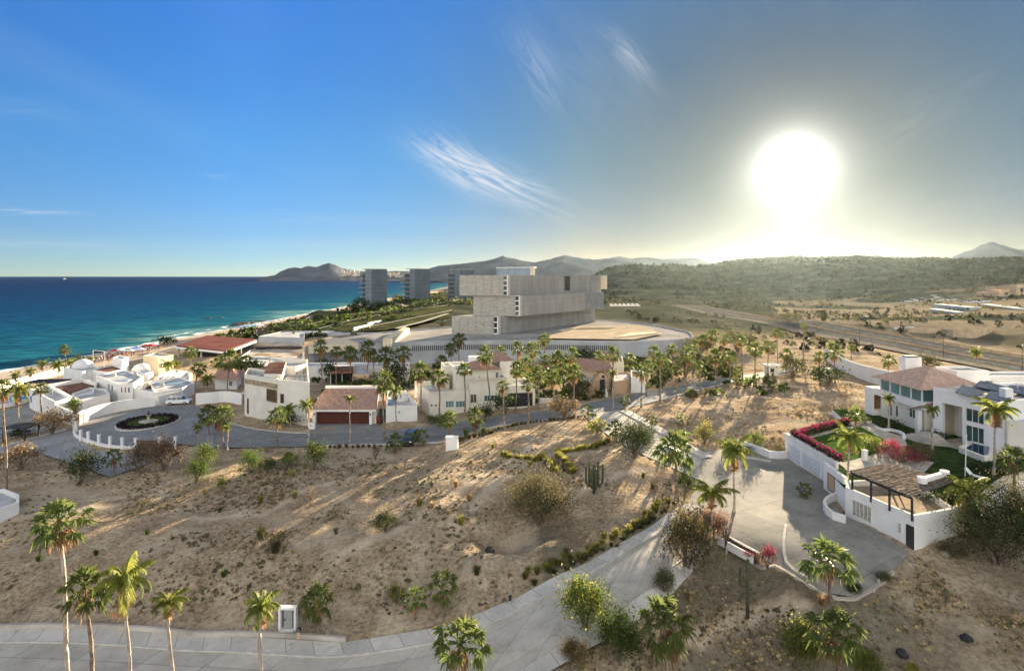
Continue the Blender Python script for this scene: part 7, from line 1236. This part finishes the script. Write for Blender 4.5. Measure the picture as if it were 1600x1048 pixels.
# ---------------------------------------------------------------- cars
paint_w = mat('white_paint', (.78, .79, .80), .25, .02, 1, spec=.6); paint_d = mat('dark_paint', (.025, .03, .045), .22, .1, 1, spec=.6); tyre_m = mat('tyre', (.02, .02, .02), .9, .1, 3); rim_m = mat('rim', (.45, .45, .46), .35, .1, 3, metal=.8); lamp_m = mat('lamp_glass', (.8, .8, .75), .1, .05, 1); tail_m = mat('tail_lamp', (.4, .02, .02), .3, .1, 1)
def suv(loc, rz, paint, label, name='parked_car'):
    t = thing(name, label, 'car', loc, rz=rz); L = 4.7; Wd = 1.9
    sec = [(-2.3, .45), (-2.35, .75), (-2.3, 1.05), (-1.3, 1.12), (-.75, 1.68), (1.75, 1.72), (2.2, 1.15), (2.35, .95), (2.33, .45)]; low = [(-2.3, .4), (-2.36, .72), (-2.25, 1.02), (-1.25, 1.12), (2.1, 1.16), (2.33, .95), (2.32, .4)]
    def ext(prof, w0, w1): mb = MB(); n = len(prof); V = [(a, -w0 if b < 1.15 else -w1, b) for a, b in prof]+[(a, w0 if b < 1.15 else w1, b) for a, b in prof]; mb.add(V, [tuple(range(n)), tuple(range(2*n-1, n-1, -1))]+[((i+1) % n, i, i+n, (i+1) % n+n) for i in range(n)]); return mb
    bd = ext(low, .93, .9).build('body', paint, t, loc=(0, 0, 0)); md = bd.modifiers.new('b', 'BEVEL'); md.width = .07; md.segments = 2
    cab = ext([(-1.28, 1.1), (-.72, 1.62), (1.72, 1.66), (2.05, 1.12)], .86, .74).build('cabin_glass', glass, t, loc=(0, 0, 0))
    mb = MB(); mb.box((.5, 0, 1.69), (2.45, 1.5, .09)); [mb.box((a, s*.80, 1.40), (.09, .08, .56)) for a in (.2, 1.15, 1.95) for s in (-1, 1)]; mb.build('roof', paint, t, loc=(0, 0, 0))
    mb = MB(); [mb.box((.5, s*.66, 1.79), (2.1, .05, .06)) for s in (-1, 1)]; mb.build('roof_rack', greydoor, t, loc=(0, 0, 0))
    for x_ in (-1.45, 1.45):
        for s in (-1, 1):
            mb = MB(); mb.tube([(0, -.12, 0), (0, .12, 0)], .36, 16); w = mb.build('wheel', tyre_m, t, loc=(0, 0, 0)); w.location = (x_, s*.84, .36); mb = MB(); mb.tube([(0, s*.10, 0), (0, s*.135, 0)], .22, 12); mb.build('rim', rim_m, w, loc=(0, 0, 0)).location = (0, 0, 0)
    for s in (-1, 1): mb = MB(); mb.box((-2.33, s*.68, .82), (.08, .36, .17)); mb.build('headlight', lamp_m, t, loc=(0, 0, 0)); mb = MB(); mb.box((2.31, s*.74, .95), (.08, .22, .32)); mb.build('tail_light', tail_m, t, loc=(0, 0, 0))
    mb = MB(); mb.box((-2.36, 0, .55), (.06, 1.2, .2)); mb.build('grille', greydoor, t, loc=(0, 0, 0)); return t
p = G(276, 633); suv((p.x, p.y+.8, p.z+.02), math.radians(190), paint_w, 'white car parked before the pale garage door on the plaza')
p = G(638, 697); suv((p.x, p.y+1.8, p.z+.02), math.radians(84), paint_d, 'dark blue car parked at the street verge facing the slope')
# far cars beyond the highway
car0 = None; r = random.Random(4)
def tiny_car(px, py, paint, label, grp):
    z = 10.
    for _ in range(10): p = P(px, py, z); z = z*.5+T(p.x, p.y)*.5
    t = thing('parked_car', label, 'car', (p.x, p.y, T(p.x, p.y)), grp, rz=r.uniform(-.2, .2)); mb = MB(); mb.box((0, 0, .65), (4.8, 2, .9)); mb.build('body', paint, t, loc=(0, 0, 0)); mb = MB(); mb.prism([(-1.3, -.85), (1.6, -.85), (1.6, .85), (-1.3, .85)], 1.1, 1.7); mb.build('cabin_glass', glass, t, loc=(0, 0, 0)); return t
for k in range(26): tiny_car(1412+k*5.2, 464.5+(k > 10)*3+(k % 3)*1.2+(k > 17)*3, paint_w if k % 3 else rim_m, 'small %s car in the parking rows of the yard beyond the highway' % ('white' if k % 3 else 'silver'), 'cars parked in rows beyond the highway')
# quarry yard: sandy hoarding, concrete wall, buildings
hd = mat('sandy_hoarding', (.62, .46, .30), .9, .15, .4); h = thing('site_hoarding', 'long sandy hoarding wall zigzagging along the top of the quarry edge', 'hoarding', G(1480, 525)); pr = [(1419, 519, 512), (1448, 521, 512.5), (1470, 521, 514), (1489, 526, 515.5), (1521, 528, 517), (1540, 524, 514), (1551, 518, 511)]
for i in range(len(pr)-1):
    a, b = pr[i], pr[i+1]; za = 10.; A = G(a[0], a[1]); B = G(b[0], b[1]); mb = MB(); hA = (a[1]-a[2])/F*A.y; hB = (b[1]-b[2])/F*B.y; mb.add([(A.x, A.y, A.z-1), (B.x, B.y, B.z-1), (B.x, B.y, B.z+hB), (A.x, A.y, A.z+hA), (A.x+.1, A.y+.4, A.z-1), (B.x+.1, B.y+.4, B.z-1), (B.x+.1, B.y+.4, B.z+hB), (A.x+.1, A.y+.4, A.z+hA)], [(0, 1, 2, 3), (7, 6, 5, 4), (3, 2, 6, 7), (0, 3, 7, 4), (1, 5, 6, 2)]); mb.build('panel', hd, h)
h = thing('quarry_wall', 'dark grey concrete retaining wall corner left of the sandy hoarding', 'retaining wall', G(1412, 515)); A, B, C_ = G(1398, 516), G(1428, 512), G(1330, 500); mb = MB(); mb.prism([A[:2], B[:2], (B.x+2, B.y+3), (A.x, A.y+2)], 5, 13); mb.build('wall', conc_w, h); mb = MB(); mb.prism([A[:2], (A.x, A.y+2), (C_.x, C_.y+80), (C_.x, C_.y+78)], 5, [12, 12, 9, 9]); mb.build('side_wall', conc_w, h)
for i, (a, b, w, hh, l) in enumerate([(1538, 462, 10, 4, 'sandy ruin wall far right, low left part'), (1553, 462, 8, 6, 'sandy unfinished house block far right, middle'), (1566, 463, 12, 5, 'long low sandy block far right'), (1590, 461, 9, 9, 'tallest sandy block at the far right'), (1577, 460, 6, 5, 'small sandy block between the long and the tall one')]):
    c = G(a, b); t = thing('unfinished_building', l, 'building', c, 'sandy buildings far right'); mb = MB(); mb.box((c.x, c.y, c.z+hh/2), (w, 8, hh)); mb.build('wall', hd, t); mb = MB(); mb.box((c.x, c.y-4.05, c.z+hh*.5), (w*.25, .2, hh*.4)); mb.build('opening', greydoor, t)
for (a, b, c, dd, th, l) in [(1465, 483, 1522, 484.5, 3, 'long turquoise shed roof in the yard'), (1459, 489, 1500, 490, 2, 'lower pale shed in the yard'), (1410, 431, 1488, 431, 5, 'long pale wall high on the far hillside'), (1296, 448, 1312, 448.5, 4, 'short bright wall on the hazy hillside'), (1540, 479, 1600, 484, 1.2, 'pale embankment road edge at right')]:
    A, B = G(a, b), G(c, dd); 
    if b < 450: A, B = PD(a, b, 1050), PD(c, dd, 1050)
    t = thing('long_shed', l, 'shed', (A+B)/2); d = B-A; mb = MB(); mb.box(((A.x+B.x)/2, (A.y+B.y)/2, (A.z+B.z)/2+th/2), (d.length, 6, th), math.atan2(d.y, d.x)); mb.build('wall', mat('shed_metal', (.38, .43, .43), .6, .1, .1), t); mb = MB(); mb.box(((A.x+B.x)/2, (A.y+B.y)/2, (A.z+B.z)/2+th+.1), (d.length+1, 7, .2), math.atan2(d.y, d.x)); mb.build('roof', MATS['shed_metal'], t)
# highway lamps
for k, (px, y_, l) in enumerate([(1343, 230, 'slim lamp post by the highway, left of three'), (1597, 168, 'lamp post by the highway at the right edge'), (1474, 195, 'slim lamp post by the highway, above the tiled roof')]):
    x_ = 158; z = H(x_, y_); x_ = (px-800)/F*y_; t = thing('street_lamp', l, 'street lamp', (x_, y_, T(x_, y_)), 'highway lamps'); z = T(x_, y_); mb = MB(); mb.tube([(x_, y_, z-.2), (x_, y_, z+7)], [.1, .06], 6); mb.build('pole', greydoor, t); mb = MB(); mb.box((x_-.6, y_, z+7), (1.4, .2, .12)); mb.build('lamp_head', greydoor, t)
# ---------------------------------------------------------------- small things near the camera
p = GT(447, 990); t = thing('utility_cabinet', 'white framed metal utility cabinet set in the bank above the near pavement', 'utility cabinet', p); mb = MB()
w_, d_, hh = 1.5, .5, 2.2
mb.box((p.x-w_/2+.09, p.y+.45, p.z+hh/2-.1), (.18, d_, hh)); mb.box((p.x+w_/2-.09, p.y+.45, p.z+hh/2-.1), (.18, d_, hh)); mb.box((p.x, p.y+.45, p.z+hh-.19), (w_-.36, d_, .18)); mb.box((p.x, p.y+.3, p.z+.1), (w_-.36, d_+.2, .22)); mb.build('surround', white, t); mb = MB(); mb.box((p.x, p.y+.55, p.z+1.12), (.74, .3, 1.75)); cb = mb.build('door', mat('grey_metal', (.42, .43, .44), .45, .1, 2, metal=.4), t); mb = MB(); mb.tube([(p.x-.26, p.y+.42, p.z+1.0), (p.x-.26, p.y+.36, p.z+1.0)], .07, 10); mb.build('handle', greydoor, cb); mb = MB(); mb.box((p.x, p.y+.74, p.z+1.1), (w_-.3, .06, 2.0)); mb.build('back_panel', greydoor, t)
p = GT(466, 1000); t = thing('lamp_bollard', 'small stone bollard lamp with dark lantern right of the utility cabinet', 'bollard lamp', p); mb = MB(); mb.box((p.x, p.y+.2, p.z+.35), (.3, .3, .8)); mb.build('base', tan, t); mb = MB(); mb.box((p.x, p.y+.2, p.z+.93), (.24, .24, .34)); mb.build('lantern', greydoor, t); mb = MB(); mb.box((p.x, p.y+.07, p.z+.93), (.17, .03, .24)); mb.build('pane', glass_t, t)
for (a, b, l) in [(797, 944, 'dark lantern bollard above the near pavement at the bend'), (481, 692, 'small white lantern bollard on the street verge'), (1372, 912, 'dark lantern bollard at the lower drive corner'), (1135, 862, 'thin bollard light by the corner coconut palm')]:
    p = GT(a, b); t = thing('lamp_bollard', l, 'bollard lamp', p, 'lantern bollards'); mb = MB(); mb.lathe(p, [(.14, -.1), (.11, .6), (.13, .62)], 8); mb.build('base', frame_w if 'white' in l else stone, t); mb = MB(); mb.lathe((p.x, p.y, p.z+.62), [(.10, 0), (.15, .32), (.20, .34), (.03, .5)], 8); mb.build('lantern', greydoor, t)
p = GT(706, 706); t = thing('utility_box', 'white rendered utility box on the slope edge below the stout palm', 'utility box', p); mb = MB(); mb.box((p.x, p.y+.3, p.z+.75), (1.75, .8, 2.2)); mb.build('box', white, t); mb = MB(); mb.box((p.x, p.y+.3, p.z+1.9), (1.85, .9, .1)); mb.build('lid', white, t)
for (a, b, l) in [(728, 687, 'black plant pot with spiky plant, left of two at the kerb'), (755, 684, 'black plant pot with spiky plant, right of two at the kerb')]:
    p = GT(a, b); t = thing('plant_pot', l, 'plant pot', p, 'black pots at the kerb'); mb = MB(); mb.lathe(p, [(.26, -.05), (.36, .5), (.32, .5)], 12); mb.build('pot', greydoor, t); o = bpy.data.objects.new('plant', TUFT['green'][0]); COL.objects.link(o); o.parent = t; o.location = (0, 0, .45); o.scale = (1.6, 1.6, 1.3)
def cactus(bx, by, arms, label, hgt, grp=None, rad=.16):
    p = GT(bx, by); t = thing('cactus', label, 'cactus', p, grp); cm = mat('cactus_skin', (.10, .105, .065), .8, .2, 3)
    mb = MB(); mb.tube([(p.x, p.y, p.z-.2), (p.x, p.y, p.z+hgt*.5), (p.x+.03, p.y, p.z+hgt), (p.x+.03, p.y, p.z+hgt+.1)], [rad, rad*1.1, rad, rad*.4], 9); mb.build('stem', cm, t, smooth=True)
    for (dx, z0, z1, dy) in arms: mb = MB(); mb.tube([(p.x, p.y, p.z+z0), (p.x+dx*.8, p.y+dy, p.z+z0+.12), (p.x+dx, p.y+dy, p.z+z0+.5), (p.x+dx, p.y+dy, p.z+z1), (p.x+dx, p.y+dy, p.z+z1+.08)], [rad*.8, rad*.9, rad*.9, rad*.8, rad*.3], 8); mb.build('arm', cm, t, smooth=True)
cactus(928, 770, [(-.9, .8, 3.1, 0), (-.5, .6, 3.5, .2), (.5, .7, 3.6, .1), (1.0, .9, 3.4, -.1), (.2, .5, 2.6, -.3), (-.25, .7, 2.9, -.2)], 'tall many-armed cactus on the slope left of the shaggy bend palm', 3.3)
cactus(1134, 862, [(-.22, 1.3, 1.9, 0), (.25, 1.2, 1.8, 0)], 'thin three-armed cactus at the near drive edge', 2.1, rad=.09)
cactus(1168, 965, [(-.6, 2.6, 4.2, 0)], 'tall slender cactus trunk in the shaded bank below the drive', 4.8, rad=.14)
for (a, b, hh, l) in [(716, 716, 1.4, 'low cactus cluster at the fork, left'), (870, 730, 1.5, 'dark cactus column between the short grass rows'), (880, 734, 1.1, 'shorter cactus beside the dark column')]: cactus(a if a > 800 else 865, b if a > 800 else 736, [(.25, .3, hh*.8, 0), (-.25, .3, hh*.7, .1)], l, hh, rad=.1)
# stones along the driveway bank and in the slope
r = random.Random(9)
for k, (a, b, s, l) in enumerate([(1478, 867, .35, 'pale rock on the dark ground under the garden wall'), (1363, 920, .3, 'white stone by the lower drive corner lantern'), (1487, 858, .5, 'flat grey slab by the dark thicket'), (1014, 825, .2, 'white stone by the bank hedge'), (1012, 779, .2, 'small white stone left of the shaggy palm'), (765, 865, .5, 'dark boulder on the slope below the big bush'), (1510, 1000, .45, 'dark bucket-like stump on the shaded ground'), (1410, 1022, .45, 'dark flat clump on the shaded ground')]):
    p = GT(a, b); bm = bmesh.new(); bmesh.ops.create_icosphere(bm, subdivisions=2, radius=s)
    for v in bm.verts: v.co *= r.uniform(.8, 1.15); v.co.z *= .6
    me = bpy.data.meshes.new('stone'); bm.to_mesh(me); bm.free(); me.materials.append(greydoor if 'dark' in l[:4] else stone); o = bpy.data.objects.new('stone', me); COL.objects.link(o); o.location = p+Vector((0, 0, s*.3)); tag(o, l, 'stone')
# far town
r = random.Random(77); mb = MB()
for k in range(170):
    px = r.choice([r.uniform(532, 560), r.uniform(606, 700), r.uniform(606, 700), r.uniform(606, 700)]); py = r.uniform(421.5, 431) if px < 570 else r.uniform(425.5, 433); p = PD(px, py, r.uniform(3650, 3950)); mb.box((p.x, p.y, p.z), (r.uniform(6, 20), 10, r.uniform(4, 9)))
tag(mb.build('far_town', stone), kind='stuff')

# rooftop clutter: part of each house
rk = random.Random(31); unit_m = mat('roof_unit_grey', (.42, .42, .41), .7, .15, 2)
def roof_unit(root, px, py, z, s=1.0, kind='box'):
    c = P(px, py, z); mb = MB()
    if kind == 'box': mb.box((c.x, c.y, c.z+.4*s), (1.0*s, .7*s, .8*s), rk.uniform(0, 1)); mb.box((c.x, c.y, c.z+.83*s), (.7*s, .5*s, .06), .3); nm = 'air_conditioner'
    elif kind == 'tank': mb.lathe(c, [(.55*s, 0), (.6*s, .3*s), (.6*s, 1.0*s), (.3*s, 1.3*s), (.2*s, 1.4*s)], 14); nm = 'water_tank'
    else: mb.tube([c, (c.x, c.y, c.z+1.2*s), (c.x+.4, c.y, c.z+1.3*s)], .06, 6); nm = 'vent_pipe'
    return mb.build(nm, unit_m if kind != 'pipe' else frame_w, root)
by = {}
for o in bpy.data.objects:
    if o.parent is None and 'label' in o and o['category'] in ('house', 'garage', 'annex'): by[o['label'][:28]] = o
def find(t):
    for o in bpy.data.objects:
        if o.parent is None and t in o.get('label', ''): return o
for t, l in (('long low white villa', [(60, 612, 12.35, .8, 'box'), (82, 617, 12.35, .8, 'pipe')]), ('row of three narrow windows', [(178, 588, 13.45, .9, 'box'), (212, 589, 13.45, .8, 'tank')]), ('wide pale door beside', [(253, 604, 12.7, .9, 'box'), (288, 598, 12.7, .9, 'pipe')]), ('large white dome', [(112, 574, 13.55, .9, 'box')]),
             ('two storey white cube house', [(470, 585, 17.7, 1.0, 'box'), (452, 583, 17.7, .9, 'tank'), (475, 577, 17.7, .9, 'box'), (397, 584, 18.0, .7, 'box')]), ('white low annex', [(636, 622, 13.4, .8, 'box'), (620, 614, 13.4, .8, 'pipe')]), ('large cream two storey villa', [(684, 604, 14.9, .9, 'box'), (727, 604, 14.9, .9, 'box'), (714, 600, 14.9, .8, 'tank')]), ('big white modern villa', [(1545, 603, 21.55, 1.0, 'box'), (1590, 612, 21.55, .9, 'pipe')])):
    o = find(t)
    for a in l: roof_unit(o, *a)
# ---------------------------------------------------------------- haze
mb = MB(); mb.box((0, 6400, 86), (31400, 18600, 192)); hz = mb.build('haze', bpy.data.materials.new('haze')); hz['kind'] = 'stuff'
m = hz.active_material; m.use_nodes = True; m.node_tree.nodes.clear(); t = m.node_tree
pv = N(t, 'ShaderNodeVolumePrincipled'); pv.inputs['Color'].default_value = (.74, .93, 1, 1); pv.inputs['Density'].default_value = 6.2e-6; pv.inputs['Anisotropy'].default_value = .82
o = N(t, 'ShaderNodeOutputMaterial'); t.links.new(pv.outputs[0], o.inputs['Volume'])
